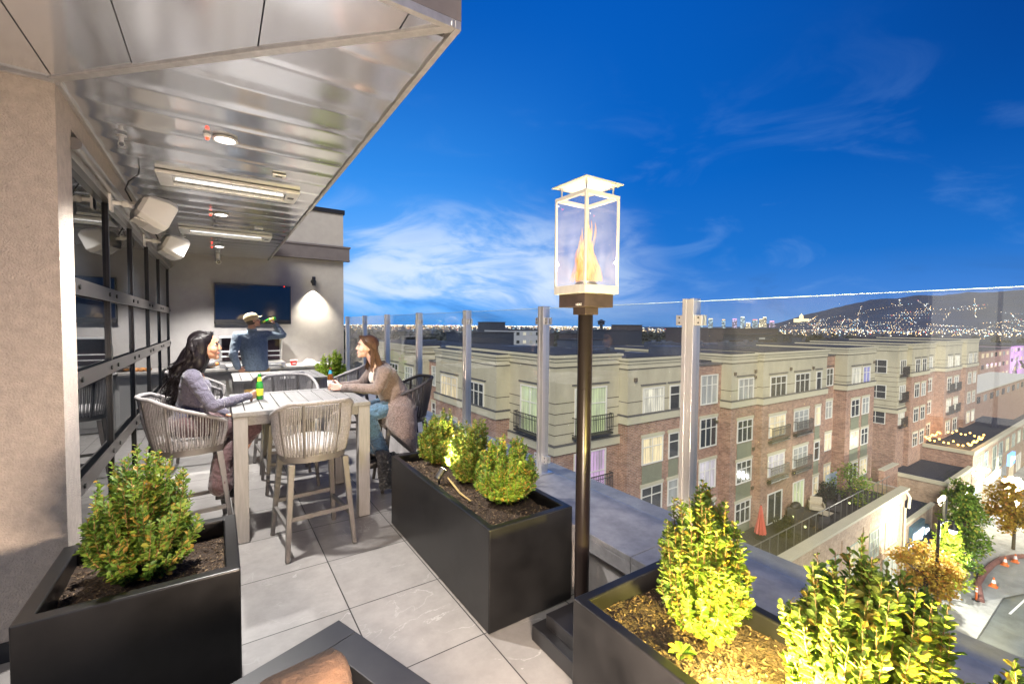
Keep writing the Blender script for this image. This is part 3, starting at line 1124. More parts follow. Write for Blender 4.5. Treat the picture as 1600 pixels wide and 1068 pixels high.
# planter odds and ends
def spike_light(label, p, aim, power, col, spot=70, size=0.1, name='spike_spotlight'):
    p, aim = Vector(p), Vector(aim)
    d = (aim - p).normalized()
    t = thing(name, label, 'spotlight', p, 0, 'spike spotlights in the planters')
    b = MB()
    b.tube([p - d * size * 0.75, p - d * size * 0.7, p - d * 0.004, p], [0.012, 0.024, 0.028, 0.028], 14)
    b.build('head', M['black_metal'], t, smooth=40)
    b = MB()
    q = p - d * size * 0.5
    b.cyl((q.x, q.y, q.z - 0.01), (q.x, q.y, q.z - 0.14), 0.008, 0.003, n=8)
    b.build('spike', M['black_metal'], t)
    b = MB()
    b.cyl(p - d * 0.001, p + d * 0.0015, 0.024, n=14)
    b.build('lens', emit('spot_lens', col, 25, sample=False), t)
    lamp('spike_lamp', 'SPOT', p + d * 0.006, power, col, 0.018, aim=aim, spot=spot, blend=0.6)
    return t


spike_light('black spike spotlight standing in the soil of the middle planter', (1.405, 3.02, 0.665), (1.63, 3.06, 0.93), 170, (1.0, 0.90, 0.50), 115, 0.12)
YEL = (1.0, 0.80, 0.19)
spike_light('glowing spike spotlight below the big yellow shrub in the right planter', (1.30, 0.60, 0.66), (1.60, 0.44, 0.86), 360, YEL, 120, 0.09)
lamp('spike_lamp', 'SPOT', (1.31, 0.25, 0.64), 300, YEL, 0.02, aim=(1.60, 0.46, 0.80), spot=125, blend=0.7)  # bare spot without a fixture, added to light more of the big shrub
lamp('spike_lamp', 'SPOT', (1.345, 0.62, 0.64), 150, YEL, 0.02, aim=(1.60, 1.0, 0.74), spot=135, blend=0.7)
t = thing('spike_spotlight', 'spike spotlight at the bottom edge aimed at the cropped boxwood', 'spotlight', (1.42, -0.12, 0.6), 0, 'spike spotlights in the planters')
b = MB()
b.tube([(1.40, -0.14, 0.53), (1.42, -0.12, 0.60)], [0.02, 0.028], 12)
b.build('head', M['black_metal'], t)
lamp('spike_lamp', 'SPOT', (1.43, -0.11, 0.62), 120, YEL, 0.02, aim=(1.6, 0.02, 0.85), spot=110, blend=0.6)

spike_light('spike spotlight under the bright lime shrub by the end wall', (1.585, 8.38, 0.66), (1.70, 8.5, 1.05), 60, (1.0, 0.97, 0.75), 130, 0.10)
t = thing('dry_stick', 'pale bent plant stalk lying on the soil of the middle planter', 'stick', (1.40, 2.75, 0.57))
b = MB()
b.tube([(1.43, 3.0, 0.60), (1.41, 2.85, 0.59), (1.385, 2.70, 0.585), (1.39, 2.56, 0.578)], [0.006, 0.008, 0.008, 0.005], 8)
b.build('stalk', mat('dry_stalk', (0.42, 0.30, 0.12), 0.8, var=0.3, vscale=40), t, smooth=60)
t = thing('seedling', 'tiny broad-leaved weed at the foot of the tall pointed shrub', 'weed', (1.42, 0.97, 0.53))
b = MB()
for k in range(7):
    a = k * 0.9
    leaf(b, Vector((1.42, 0.97, 0.535)), Vector((math.cos(a), math.sin(a), 0.25)), Vector((0, 0, 1)), 0.055, 0.036)
b.build('leaves', M['box_leaf'], t)

# ================================================================= FLAME LANTERN
hx, hy = 1.615, 1.72
fl = thing('flame_lantern_heater', 'tall black post heater with a square glass lantern and live flame', 'patio heater', (hx, hy, 0))
b = MB()
b.box(hx - 0.19, hx + 0.19, hy - 0.19, hy + 0.19, 0.012, 0.10)
b.box(hx - 0.135, hx + 0.135, hy - 0.135, hy + 0.135, 0.1005, 0.17)
b.build('base', M['black_metal'], fl, bevel=0.004)
b = MB()
b.cyl((hx, hy, 0.17), (hx, hy, 1.81), 0.039, n=28)
b.build('pole', mat('bronze_pole', (0.008, 0.006, 0.006), 0.28, 0.0, var=0.1, vscale=4, spec=0.18), fl, smooth=40)
b = MB()
b.box(hx - 0.047, hx + 0.047, hy - 0.047, hy + 0.047, 1.81, 1.848)
b.box(hx - 0.100, hx + 0.100, hy - 0.100, hy + 0.100, 1.848, 1.915)
bx = b.build('burner_box', mat('burner_bronze', (0.065, 0.048, 0.046), 0.42, 0.5, var=0.25, vscale=14), fl, bevel=0.003)
text_mesh('nameplate', "HEAT", 0.018, mat('nameplate_paint', (0.75, 0.73, 0.70), 0.4), bx, (hx - 0.1010, hy - 0.035, 1.853), (R_(90), 0, R_(-90)), 0.0004, 0.0)
b = MB()
W = 0.119
b.box(hx - W, hx + W, hy - W, hy - W + 0.035, 1.916, 1.958)
b.box(hx - W, hx + W, hy + W - 0.035, hy + W, 1.916, 1.958)
b.box(hx - W, hx - W + 0.035, hy - W + 0.035, hy + W - 0.035, 1.916, 1.958)
b.box(hx + W - 0.035, hx + W, hy - W + 0.035, hy + W - 0.035, 1.916, 1.958)
M['lantern_steel'] = mat('lantern_steel', (0.66, 0.65, 0.63), 0.3, 0.5, var=0.06, vscale=20)
for sx in (-1, 1):
    for sy in (-1, 1):
        b.box(hx + sx * (W - 0.006) - 0.006, hx + sx * (W - 0.006) + 0.006, hy + sy * (W - 0.006) - 0.006, hy + sy * (W - 0.006) + 0.006, 1.9585, 2.400)
for s_ in (-1, 1):
    b.box(hx - W, hx + W, hy + s_ * (W - 0.010) - 0.010, hy + s_ * (W - 0.010) + 0.010, 2.4005, 2.420)
    b.box(hx + s_ * (W - 0.010) - 0.010, hx + s_ * (W - 0.010) + 0.010, hy - W + 0.02, hy + W - 0.02, 2.4005, 2.420)
b.build('lantern_frame', M['lantern_steel'], fl, bevel=0.002)
for (x0, x1, y0, y1) in ((hx - W + .013, hx + W - .013, hy - W + .003, hy - W + .007), (hx - W + .013, hx + W - .013, hy + W - .007, hy + W - .003),
                         (hx - W + .003, hx - W + .007, hy - W + .013, hy + W - .013), (hx + W - .007, hx + W - .003, hy - W + .013, hy + W - .013)):
    b = MB()
    b.box(x0, x1, y0, y1, 1.959, 2.400)
    b.build('lantern_glass', M.setdefault('lantern_glass', glass_sheet('lantern_glass', (0.96, 0.95, 0.97), 1.5, dirt=0.04)), fl)
b = MB()
for sx in (-1, 1):
    for sy in (-1, 1):
        b.cyl((hx + sx * (W - 0.025), hy + sy * (W - 0.025), 2.42), (hx + sx * (W - 0.025), hy + sy * (W - 0.025), 2.474), 0.0045, n=8)
b.build_each('roof_strut', M['lantern_steel'], fl)
b = MB()
b.add([(hx - 0.131, hy - 0.131, 2.474), (hx + 0.131, hy - 0.131, 2.474), (hx + 0.131, hy + 0.131, 2.474), (hx - 0.131, hy + 0.131, 2.474),
       (hx - 0.131, hy - 0.131, 2.479), (hx + 0.131, hy - 0.131, 2.479), (hx + 0.131, hy + 0.131, 2.479), (hx - 0.131, hy + 0.131, 2.479), (hx, hy, 2.500)],
      [(3, 2, 1, 0), (0, 1, 5, 4), (1, 2, 6, 5), (2, 3, 7, 6), (3, 0, 4, 7), (4, 5, 8), (5, 6, 8), (6, 7, 8), (7, 4, 8)])
b.build('roof_plate', M['lantern_steel'], fl)
b = MB()
b.lathe([(0.055, 0.0), (0.06, 0.012), (0.05, 0.025), (0.02, 0.03)], (hx, hy, 1.957), 20)
b.build('burner', M['black_metal'], fl, smooth=40)


def flame_mat(name, s):
    m = bpy.data.materials.new(name)
    m.use_nodes = True
    t = m.node_tree
    t.nodes.clear()
    g = t.nodes.new('ShaderNodeTexCoord')
    n = t.nodes.new('ShaderNodeTexNoise')
    n.inputs['Scale'].default_value = 14
    n.inputs['Detail'].default_value = 5
    n.inputs['Distortion'].default_value = 1.2
    mp_ = t.nodes.new('ShaderNodeMapping')
    mp_.inputs['Scale'].default_value = (1, 1, 0.35)
    t.links.new(g.outputs['Object'], mp_.inputs[0])
    t.links.new(mp_.outputs[0], n.inputs['Vector'])
    r = t.nodes.new('ShaderNodeValToRGB')
    e = r.color_ramp.elements
    e[0].position, e[0].color = 0.38, (1.0, 0.30, 0.04, 1)
    e[1].position, e[1].color = 0.60, (1.0, 0.66, 0.28, 1)
    t.links.new(n.outputs[0], r.inputs[0])
    lw = t.nodes.new('ShaderNodeLayerWeight')
    lw.inputs[0].default_value = 0.5
    core = t.nodes.new('ShaderNodeMapRange')          # white-hot inside, orange skin
    core.inputs[1].default_value = 0.10
    core.inputs[2].default_value = 0.75
    core.inputs[3].default_value = s * 2.2
    core.inputs[4].default_value = s * 0.75
    t.links.new(lw.outputs['Facing'], core.inputs[0])
    em = t.nodes.new('ShaderNodeEmission')
    t.links.new(core.outputs[0], em.inputs[1])
    t.links.new(r.outputs[0], em.inputs[0])
    tr = t.nodes.new('ShaderNodeBsdfTransparent')
    al = t.nodes.new('ShaderNodeMapRange')
    al.inputs[1].default_value = 0.05
    al.inputs[2].default_value = 0.85
    al.inputs[3].default_value = 0.42
    al.inputs[4].default_value = 0.0
    t.links.new(lw.outputs['Facing'], al.inputs[0])
    n2 = t.nodes.new('ShaderNodeTexNoise')
    n2.inputs['Scale'].default_value = 26
    n2.inputs['Detail'].default_value = 4
    n2.inputs['Distortion'].default_value = 2.0
    t.links.new(mp_.outputs[0], n2.inputs['Vector'])
    rg = t.nodes.new('ShaderNodeMapRange')
    rg.inputs[1].default_value = 0.38
    rg.inputs[2].default_value = 0.60
    rg.inputs[3].default_value = 0.12
    rg.inputs[4].default_value = 1.0
    t.links.new(n2.outputs[0], rg.inputs[0])
    mr = t.nodes.new('ShaderNodeMath')
    mr.operation = 'MULTIPLY'
    t.links.new(al.outputs[0], mr.inputs[0])
    t.links.new(rg.outputs[0], mr.inputs[1])
    mx = t.nodes.new('ShaderNodeMixShader')
    t.links.new(mr.outputs[0], mx.inputs[0])
    t.links.new(tr.outputs[0], mx.inputs[1])
    t.links.new(em.outputs[0], mx.inputs[2])
    o = t.nodes.new('ShaderNodeOutputMaterial')
    t.links.new(mx.outputs[0], o.inputs[0])
    m.cycles.emission_sampling = 'NONE'
    return m


M['flame'] = flame_mat('flame', 0.72)


def flames(b, c, n, h, rad, seed, wide=0.022):
    rn = random.Random(seed)
    for i in range(n):
        a = rn.uniform(0, 6.28)
        q = rn.random() ** 0.6
        p = Vector((c[0] + math.cos(a) * rad * q, c[1] + math.sin(a) * rad * q, c[2]))
        hh = h * (1.05 - 0.6 * q) * rn.uniform(0.55, 1.0)
        sw_, ph = rn.uniform(0.01, 0.03), rn.uniform(0, 6.28)
        pts, rs = [], []
        for k in range(12):
            u = k / 11
            pts.append(p + Vector((math.sin(ph + u * 4.2) * sw_ * u - math.cos(a) * rad * q * 0.5 * u, math.cos(ph * 1.3 + u * 3.4) * sw_ * u - math.sin(a) * rad * q * 0.5 * u, hh * u)))
            rs.append(wide * (0.35 + 1.1 * u) * (1 - u) ** 0.75 * 1.6 + 0.0008)
        b.tube(pts, rs, 8)


b = MB()
flames(b, (hx, hy, 1.985), 60, 0.38, 0.082, 21, 0.011)
b.build('flame', M['flame'], fl, smooth=180)
lamp('flame_lamp', 'POINT', (hx, hy, 2.10), 30, (1.0, 0.82, 0.60), 0.012)

# ================================================================= FIRE TABLE (corner at the bottom edge)
tip = Vector((0.425, 1.985, 0.455))
e1, e2 = Vector((-0.938, -0.346, 0)), Vector((0.346, -0.938, 0))
ft = thing('fire_table', 'low black square fire table with a brown log, cropped by the bottom edge', 'fire table', (0.2, 1.2, 0))
A, B_ = 0.95, 1.75
P_ = lambda u, v, z: tuple(tip + e1 * u + e2 * v + Vector((0, 0, z - tip.z)))
b = MB()
fw = 0.125
for (u0, u1, v0, v1) in ((0, A, 0, fw), (0, A, B_ - fw, B_), (0, fw, fw, B_ - fw), (A - fw, A, fw, B_ - fw)):
    b.add([P_(u0, v0, .40), P_(u1, v0, .40), P_(u1, v1, .40), P_(u0, v1, .40), P_(u0, v0, .455), P_(u1, v0, .455), P_(u1, v1, .455), P_(u0, v1, .455)],
          [(3, 2, 1, 0), (4, 5, 6, 7), (0, 1, 5, 4), (1, 2, 6, 5), (2, 3, 7, 6), (3, 0, 4, 7)])
b.build('rim', M['black_satin'], ft, bevel=0.003)
b = MB()
b.add([P_(0.04, 0.04, .012), P_(A - .04, 0.04, .012), P_(A - .04, B_ - .04, .012), P_(0.04, B_ - .04, .012), P_(0.04, 0.04, .399), P_(A - .04, 0.04, .399), P_(A - .04, B_ - .04, .399), P_(0.04, B_ - .04, .399)],
      [(3, 2, 1, 0), (4, 5, 6, 7), (0, 1, 5, 4), (1, 2, 6, 5), (2, 3, 7, 6), (3, 0, 4, 7)])
b.build('pedestal', M['black_metal'], ft)
b = MB()
lg = [Vector(P_(0.20, 0.30, .47)), Vector(P_(0.40, 0.27, .475)), Vector(P_(0.66, 0.32, .47)), Vector(P_(0.80, 0.36, .465))]
b.tube([lg[0] - (lg[1] - lg[0]) * .12, *lg], [0.075, 0.10, 0.105, 0.10, 0.085], 20)
b.build('log', mat('ceramic_log', (0.062, 0.034, 0.020), 0.9, var=0.6, vscale=7, bump=0.8, bscale=60, detail=10), ft, smooth=60)
b = MB()
cF = Vector(P_(0.40, 1.38, 0.47))
flames(b, cF, 22, 0.40, 0.18, 31, 0.024)
b.build('flame', M['flame'], ft, smooth=180)
for k in range(5):       # lamps added in a row to soften the shadows of the fire
    lamp('fire_table_lamp', 'POINT', cF + e1 * (-0.28 + 0.14 * k) - e2 * (0.10 - 0.05 * (k % 2)) + Vector((0, 0, 0.18 + 0.08 * (k % 3))), 66, (1.0, 0.77, 0.58), 0.05)

# ================================================================= TABLES
M['table_wood'] = mat('weathered_wood', (0.19, 0.185, 0.182), 0.55, var=0.20, vscale=4, stretch=(14, 1.2, 14), bump=0.12, bscale=30)
M['table_leg'] = mat('weathered_leg', (0.25, 0.24, 0.235), 0.55, var=0.18, vscale=4, stretch=(14, 14, 1.2), bump=0.12, bscale=30)


def bar_table(label, x0, x1, y0, y1, h):
    t = thing('bar_table', label, 'table', ((x0 + x1) / 2, (y0 + y1) / 2, 0), 0, 'bar tables on the terrace')
    b = MB()
    fw_ = 0.085
    b.box(x0, x1, y0, y0 + fw_, h - 0.035, h)
    b.box(x0, x1, y1 - fw_, y1, h - 0.035, h)
    b.box(x0, x0 + fw_, y0 + fw_ + .002, y1 - fw_ - .002, h - 0.035, h)
    b.box(x1 - fw_, x1, y0 + fw_ + .002, y1 - fw_ - .002, h - 0.035, h)
    n = 7
    a0, a1 = x0 + fw_ + 0.004, x1 - fw_ - 0.004
    for k in range(n):
        b.box(a0 + (a1 - a0) * k / n + .0035, a0 + (a1 - a0) * (k + 1) / n - .0035, y0 + fw_ + .003, y1 - fw_ - .003, h - 0.030, h - 0.003)
    b.build('tabletop', M['table_wood'], t, bevel=0.003)
    b = MB()
    ap = 0.075
    b.box(x0 + .1, x1 - .1, y0 + .018, y0 + .045, h - .035 - ap, h - .0355)
    b.box(x0 + .1, x1 - .1, y1 - .045, y1 - .018, h - .035 - ap, h - .0355)
    b.box(x0 + .018, x0 + .045, y0 + .1, y1 - .1, h - .035 - ap, h - .0355)
    b.box(x1 - .045, x1 - .018, y0 + .1, y1 - .1, h - .035 - ap, h - .0355)
    b.build('apron', M['table_wood'], t, bevel=0.002)
    for sx in (0, 1):
        for sy in (0, 1):
            b = MB()
            X = x0 + .005 if sx == 0 else x1 - .105
            Y = y0 + .005 if sy == 0 else y1 - .105
            b.box(X, X + .10, Y, Y + .10, 0.004, h - .0355)
            b.build('leg', M['table_leg'], t, bevel=0.004)
    return t


bar_table('grey plank bar table between the two seated women', 0.085, 1.15, 4.03, 5.12, 1.05)
bar_table('farther grey bar table, behind the seated women and in front of the man', 0.15, 1.22, 6.25, 7.30, 1.05)

# ================================================================= CHAIRS
M['chair_frame'] = mat('chair_frame', (0.135, 0.125, 0.12), 0.45, 0.1, var=0.1, vscale=10)
M['rope'] = mat('grey_rope', (0.28, 0.265, 0.265), 0.8, var=0.25, vscale=60, bump=0.3, bscale=300)
M['rope_dark'] = mat('dark_rope', (0.055, 0.05, 0.052), 0.7, var=0.25, vscale=60, bump=0.3, bscale=300)
M['cushion'] = mat('seat_cushion', (0.36, 0.35, 0.35), 0.9, var=0.1, vscale=40, bump=0.3, bscale=250)


def bar_chair(label, rope, frame, group='woven bar chairs'):
    """woven barrel-back bar chair at the origin facing +Y"""
    t = thing('bar_chair', label, 'bar chair', (0, 0, 0), 0, group)
    for sx in (-1, 1):
        for sy in (-1, 1):
            b = MB()
            b.bar((sx * 0.195, sy * 0.19 - 0.01, 0.70), (sx * 0.245, sy * 0.27 - 0.01, 0.004), 0.045, 0.045, 0.030, 0.030, up=(0, 1, 0))
            b.build('leg', frame, t, bevel=0.004, local=True)
    b = MB()
    lp = lambda sx, sy, z: (sx * (0.195 + 0.05 * (0.70 - z) / 0.696), sy * (0.19 + 0.08 * (0.70 - z) / 0.696) - 0.01, z)
    for (p, q, z) in (((-1, -1), (1, -1), 0.30), ((-1, 1), (1, 1), 0.30), ((-1, -1), (-1, 1), 0.24), ((1, -1), (1, 1), 0.24)):
        b.bar(lp(*p, z), lp(*q, z), 0.022, 0.032)
    b.build_each('stretcher', frame, t, local=True)
    # plan of the barrel: open at the front
    N = 64
    A0 = R_(132)

    def plan(a, r):
        return Vector((math.copysign(abs(math.sin(a)) ** 0.82, math.sin(a)) * r * 1.02, -math.copysign(abs(math.cos(a)) ** 0.82, math.cos(a)) * r - 0.01 if math.cos(a) > 0 else -math.cos(a) * r * 1.25 - 0.01, 0))
    ring = [plan(-math.pi + 2 * math.pi * k / 48, 0.235) + Vector((0, 0, 0.735)) for k in range(48)]
    b = MB()
    n0 = len(ring)
    vs = []
    for z, e in ((0.70, 1.0), (0.765, 1.0), (0.765, 0.80), (0.70, 0.80)):
        for p in ring:
            c = Vector((0, 0.0, 0))
            vs.append((p.x * e, p.y * e, z))
    fs = []
    for i in range(4):
        j = (i + 1) % 4
        for k in range(n0):
            l = (k + 1) % n0
            fs.append((i * n0 + k, i * n0 + l, j * n0 + l, j * n0 + k))
    b.add(vs, fs)
    b.build('seat_frame', frame, t, smooth=35, local=True)
    b = MB()
    cps = []
    for e, z in ((0.97, 0.766), (1.0, 0.785), (0.97, 0.815), (0.85, 0.828), (0.4, 0.832)):
        cps.append((e, z))
    vs = [(p.x * e, p.y * e, z) for e, z in cps for p in ring]
    fs = [(i * n0 + k, i * n0 + (k + 1) % n0, (i + 1) * n0 + (k + 1) % n0, (i + 1) * n0 + k) for i in range(4) for k in range(n0)]
    fs += [tuple(range(n0 - 1, -1, -1)), tuple(4 * n0 + k for k in range(n0))]
    b.add(vs, fs)
    b.build('cushion', M['cushion'], t, smooth=60, local=True)

    def rail(a):
        u = abs(a) / A0
        z = 1.165 - 0.015 * u - 0.20 * max(0, (u - 0.30) / 0.70) ** 1.15 if u > 0.3 else 1.165 - 0.015 * u
        p = plan(a, 0.275 + 0.02 * (1 - u))
        p.y += -0.03 * (1 - u) ** 2
        p.z = z
        return p
    pts = [rail(-A0 + 2 * A0 * k / N) for k in range(N + 1)]
    # the rail ends curl down to the seat frame
    lo0, lo1 = plan(-A0, 0.24), plan(A0, 0.24)
    lo0.z = lo1.z = 0.76
    m0 = pts[0].lerp(lo0, 0.35) + (pts[0] - pts[1]).normalized() * 0.022
    m1 = pts[-1].lerp(lo1, 0.35) + (pts[-1] - pts[-2]).normalized() * 0.022
    b = MB()
    b.tube([lo0, m0] + pts + [m1, lo1], 0.0165, 10)
    b.build('arm_rail', rope, t, smooth=60, local=True)
    b = MB()
    nr = 86
    for k in range(nr):
        a = -A0 + 2 * A0 * (k + 0.5) / nr
        jit = (0.010 if k % 2 else -0.010)
        p1 = rail(a)
        p0 = plan(a + jit, 0.243)
        p0.z = 0.752
        mid = p0.lerp(p1, 0.5) + Vector((p1.x, p1.y + .01, 0)).normalized() * 0.012
        b.tube([p0, mid, p1], 0.0046, 5)
    for z, rr in ((0.85, 0.253), (0.97, 0.268)):
        pa = [plan(-A0 * 0.86 + 2 * A0 * 0.86 * k / 40, rr) + Vector((0, 0, z - (0.0))) for k in range(41)]
    b.build('woven_back', rope, t, smooth=60, local=True)
    b = MB()
    for a in (-R_(118), -R_(62), -R_(22), R_(22), R_(62), R_(118)):
        p1 = rail(a)
        p0 = plan(a, 0.238)
        p0.z = 0.74
        mid = p0.lerp(p1, 0.5) + Vector((p1.x, p1.y, 0)).normalized() * 0.008
        b.tube([p0, mid, p1], 0.011, 8)
    b.build_each('back_strut', frame, t, smooth=60, local=True)
    return t


ch0 = bar_chair('nearest empty woven bar chair, its back to the camera', M['rope'], M['chair_frame'])
ch0.location = (0.62, 3.83, 0)
ch0.rotation_euler = (0, 0, R_(5))
dup(ch0, (-0.20, 4.50, 0), R_(-84), 'woven bar chair under the black haired woman')
dup(ch0, (0.64, 5.32, 0), R_(180), 'empty woven bar chair at the far side of the women\'s table')
dup(ch0, (-0.18, 6.55, 0), R_(-95), 'woven bar chair at the farther table, behind the black haired woman')
dup(ch0, (0.62, 6.08, 0), R_(4), 'woven bar chair with its back against the women\'s table chair, at the farther table')
dup(ch0, (1.62, 6.75, 0), R_(64), 'woven bar chair turned aside between the lime shrub and the coated woman')
ch1 = bar_chair('black woven bar chair under the woman in the tweed coat', M['rope_dark'], mat('chair_frame_black', (0.05, 0.046, 0.045), 0.4, 0.3))
ch1.location = (1.68, 4.70, 0)
ch1.rotation_euler = (0, 0, R_(84))

# ================================================================= BOTTLES AND COUNTER
def bottle(label, p, glass, lab1, lab2, axis=None, name='beer_bottle'):
    t = thing(name, label, 'bottle', p, 0, 'beer bottles')
    prof = [(0.028, 0.0), (0.0305, 0.004), (0.0305, 0.125), (0.029, 0.140), (0.020, 0.165), (0.0145, 0.185), (0.0130, 0.222), (0.0142, 0.223), (0.0142, 0.232), (0.011, 0.233)]
    M_ = Matrix.Translation(p)
    if axis is not None:
        M_ = M_ @ Vector((0, 0, 1)).rotation_difference(Vector(axis)).to_matrix().to_4x4()

    def mk(nm, pr, m, parent):
        b_ = MB()
        b_.lathe(pr, (0, 0, 0), 20)
        b_.v = [tuple(M_ @ Vector(q)) for q in b_.v]
        return b_.build(nm, m, parent, smooth=35)
    bd = mk('glass', prof, glass, t)
    mk('label', [(0.0309, 0.035), (0.0311, 0.036), (0.0311, 0.098), (0.0309, 0.099)], lab1, bd)
    mk('neck_label', [(0.0200, 0.168), (0.0150, 0.187), (0.0145, 0.205)], lab2, bd)
    return t


def bottle_glass(name, col):
    m, t, p = nt(name)
    p.inputs['Base Color'].default_value = (*col, 1)
    p.inputs['Roughness'].default_value = 0.06
    p.inputs['Transmission Weight'].default_value = 0.45
    p.inputs['Coat Weight'].default_value = 0.6
    return m


g1 = bottle_glass('green_bottle_glass', (0.05, 0.42, 0.06))
g2 = bottle_glass('amber_bottle_glass', (0.30, 0.10, 0.015))
yl = mat('yellow_label', (0.72, 0.72, 0.05), 0.5, var=0.15, vscale=60)
bottle('green beer bottle with yellow labels held by the black haired woman', (0.315, 4.66, 1.051), g1, yl, yl)
bottle('amber beer bottle with a pale label and blue neck by the coated woman\'s hands', (1.0, 5.0, 1.051), g2, mat('pale_label', (0.62, 0.70, 0.76), 0.5, var=0.3, vscale=70), mat('blue_label', (0.04, 0.35, 0.62), 0.4))

M['counter_top'] = mat('counter_stone', (0.40, 0.38, 0.36), 0.35, var=0.2, vscale=25)
ct = thing('outdoor_counter', 'long stone-topped serving counter along the end wall', 'counter', (0.6, 9.6, 0))
b = MB()
b.box(-0.66, 1.40, 9.28, 9.97, 0.02, 0.90)
b.build('cabinet', mat('counter_body', (0.36, 0.36, 0.36), 0.6, var=0.1, vscale=4), ct)
b = MB()
b.box(-0.68, 2.1, 9.22, 9.98, 0.90, 0.945)
b.box(1.95, 2.1, 9.28, 9.97, 0.02, 0.8995)
b.build('worktop', M['counter_top'], ct, bevel=0.004)
b = MB()
for x in (-0.55, -0.1, 0.9):
    b.box(x, x + 0.40, 9.262, 9.28, 0.10, 0.84)
b.build_each('cabinet_door', mat('counter_door', (0.30, 0.30, 0.30), 0.5), ct, bevel=0.004)

gr = thing('built_in_grill', 'stainless gas grill with its lid raised on the counter before the television', 'grill', (0.55, 9.6, 0.945))
b = MB()
b.box(0.02, 1.06, 9.25, 9.90, 0.946, 1.03)
b.build('firebox', M['stainless'], gr, bevel=0.005)
b = MB()
b.prism([(9.93, 1.03), (9.97, 1.08), (9.95, 1.47), (9.88, 1.50), (9.86, 1.47), (9.90, 1.06)], 'x', 0.04, 1.04)
b.prism([(9.72, 1.47), (9.86, 1.47), (9.90, 1.04), (9.86, 1.04)], 'x', 0.02, 0.042)
b.prism([(9.72, 1.47), (9.86, 1.47), (9.90, 1.04), (9.86, 1.04)], 'x', 1.038, 1.06)
b.box(0.02, 1.06, 9.70, 9.88, 1.472, 1.50)
b.build('lid', M['stainless'], gr, bevel=0.004)
b = MB()
b.box(0.06, 1.02, 9.845, 9.858, 1.04, 1.465)
b.build('lid_lining', mat('grill_inside', (0.03, 0.018, 0.022), 0.3, 0.5, var=0.3, vscale=12), gr)
b = MB()
for z in (1.13, 1.22):
    b.tube([(0.06, 9.74, z), (1.02, 9.74, z)], 0.009, 8)
    b.tube([(0.06, 9.68, z), (1.02, 9.68, z)], 0.007, 8)
b.build_each('warming_rack', M['stainless'], gr, per=2, smooth=50)
b = MB()
b.tube([(0.12, 9.18, 1.0), (0.12, 9.15, 1.0), (0.96, 9.15, 1.0), (0.96, 9.18, 1.0)], 0.014, 10)
b.box(0.10, 0.14, 9.15, 9.25, 0.99, 1.01)
b.box(0.94, 0.98, 9.15, 9.25, 0.99, 1.01)
b.build('handle', M['stainless'], gr, smooth=40)

M['bread'] = mat('bread_buns', (0.55, 0.24, 0.07), 0.6, var=0.4, vscale=25)
M['plastic_bag'] = mat('clear_bag', (0.75, 0.73, 0.74), 0.15, var=0.15, vscale=30, bump=0.6, bscale=60, trans=0.75)
t = thing('bread_bag', 'plastic bag of orange-brown buns on the counter beside the grill', 'bread bag', (-0.16, 9.45, 0.946))
b = MB()
rn = random.Random(8)
for k in range(9):
    b.ball((-0.16 + rn.uniform(-.12, .12), 9.45 + rn.uniform(-.06, .06), 0.985 + rn.uniform(0, .06)), 0.052, 12, (1, 1, 0.7))
b.build('buns', M['bread'], t, smooth=180)
b = MB()
b.ball((-0.16, 9.44, 1.03), 0.17, 20, (1.0, 0.65, 0.52))
b.v = [(x + .02 * mnoise.noise(Vector((x * 14, y * 14, z * 14))), y + .02 * mnoise.noise(Vector((x * 15, y * 15, z * 15 + 9))), max(0.948, z + .03 * mnoise.noise(Vector((x * 13, y * 13, z * 13 + 4))))) for x, y, z in b.v]
b.build('bag', M['plastic_bag'], t, smooth=180)
t = thing('bun_pack', 'low pack of buns on the counter behind the black haired woman\'s chin', 'bread', (-0.42, 9.40, 0.946))
b = MB()
for k in range(6):
    b.ball((-0.50 + 0.075 * (k % 3), 9.36 + 0.08 * (k // 3), 0.975), 0.05, 12, (1, 1, 0.65))
b.build('buns', M['bread'], t, smooth=180)
t = thing('red_cup', 'small red tub with a white rim on the counter right of the grill', 'tub', (1.22, 9.45, 0.946))
b = MB()
b.lathe([(0.050, 0), (0.062, 0.085), (0.060, 0.09)], (1.22, 9.45, 0.946), 24)
b.build('tub', mat('red_plastic', (0.55, 0.03, 0.03), 0.4), t, smooth=35)
b = MB()
b.lathe([(0.064, 0.088), (0.066, 0.10), (0.058, 0.104)], (1.22, 9.45, 0.946), 24)
b.build('lid', M['white_plastic'], t, smooth=35)
b = MB()
b.box(1.192, 1.248, 9.3915, 9.3945, 0.975, 0.998)
b.build('white_lettering', M['white_plastic'], t)
t = thing('white_towel', 'crumpled white wrapping on the counter right of the red tub', 'towel', (1.52, 9.45, 0.946))
b = MB()
n = 26
g = [(1.34 + 0.40 * i / n, 9.30 + 0.32 * j / n) for j in range(n + 1) for i in range(n + 1)]


def hz(x, y):
    u, v = (x - 1.34) / 0.40, (y - 9.30) / 0.32
    e = max(0, math.sin(math.pi * min(1, max(0, u))) * math.sin(math.pi * min(1, max(0, v))))
    return 0.947 + e ** 0.5 * (0.055 + 0.075 * max(0, 1 - abs(u - 0.3) * 2.6) + 0.055 * mnoise.noise(Vector((x * 11, y * 11, 2))) + 0.03 * mnoise.noise(Vector((x * 27, y * 27, 5))))


b.add([(p[0], p[1], hz(*p)) for p in g], [(j * (n + 1) + i, j * (n + 1) + i + 1, (j + 1) * (n + 1) + i + 1, (j + 1) * (n + 1) + i) for j in range(n) for i in range(n)])
b.build('cloth', mat('white_paper', (0.72, 0.69, 0.60), 0.8, var=0.1, vscale=20), t, smooth=40)

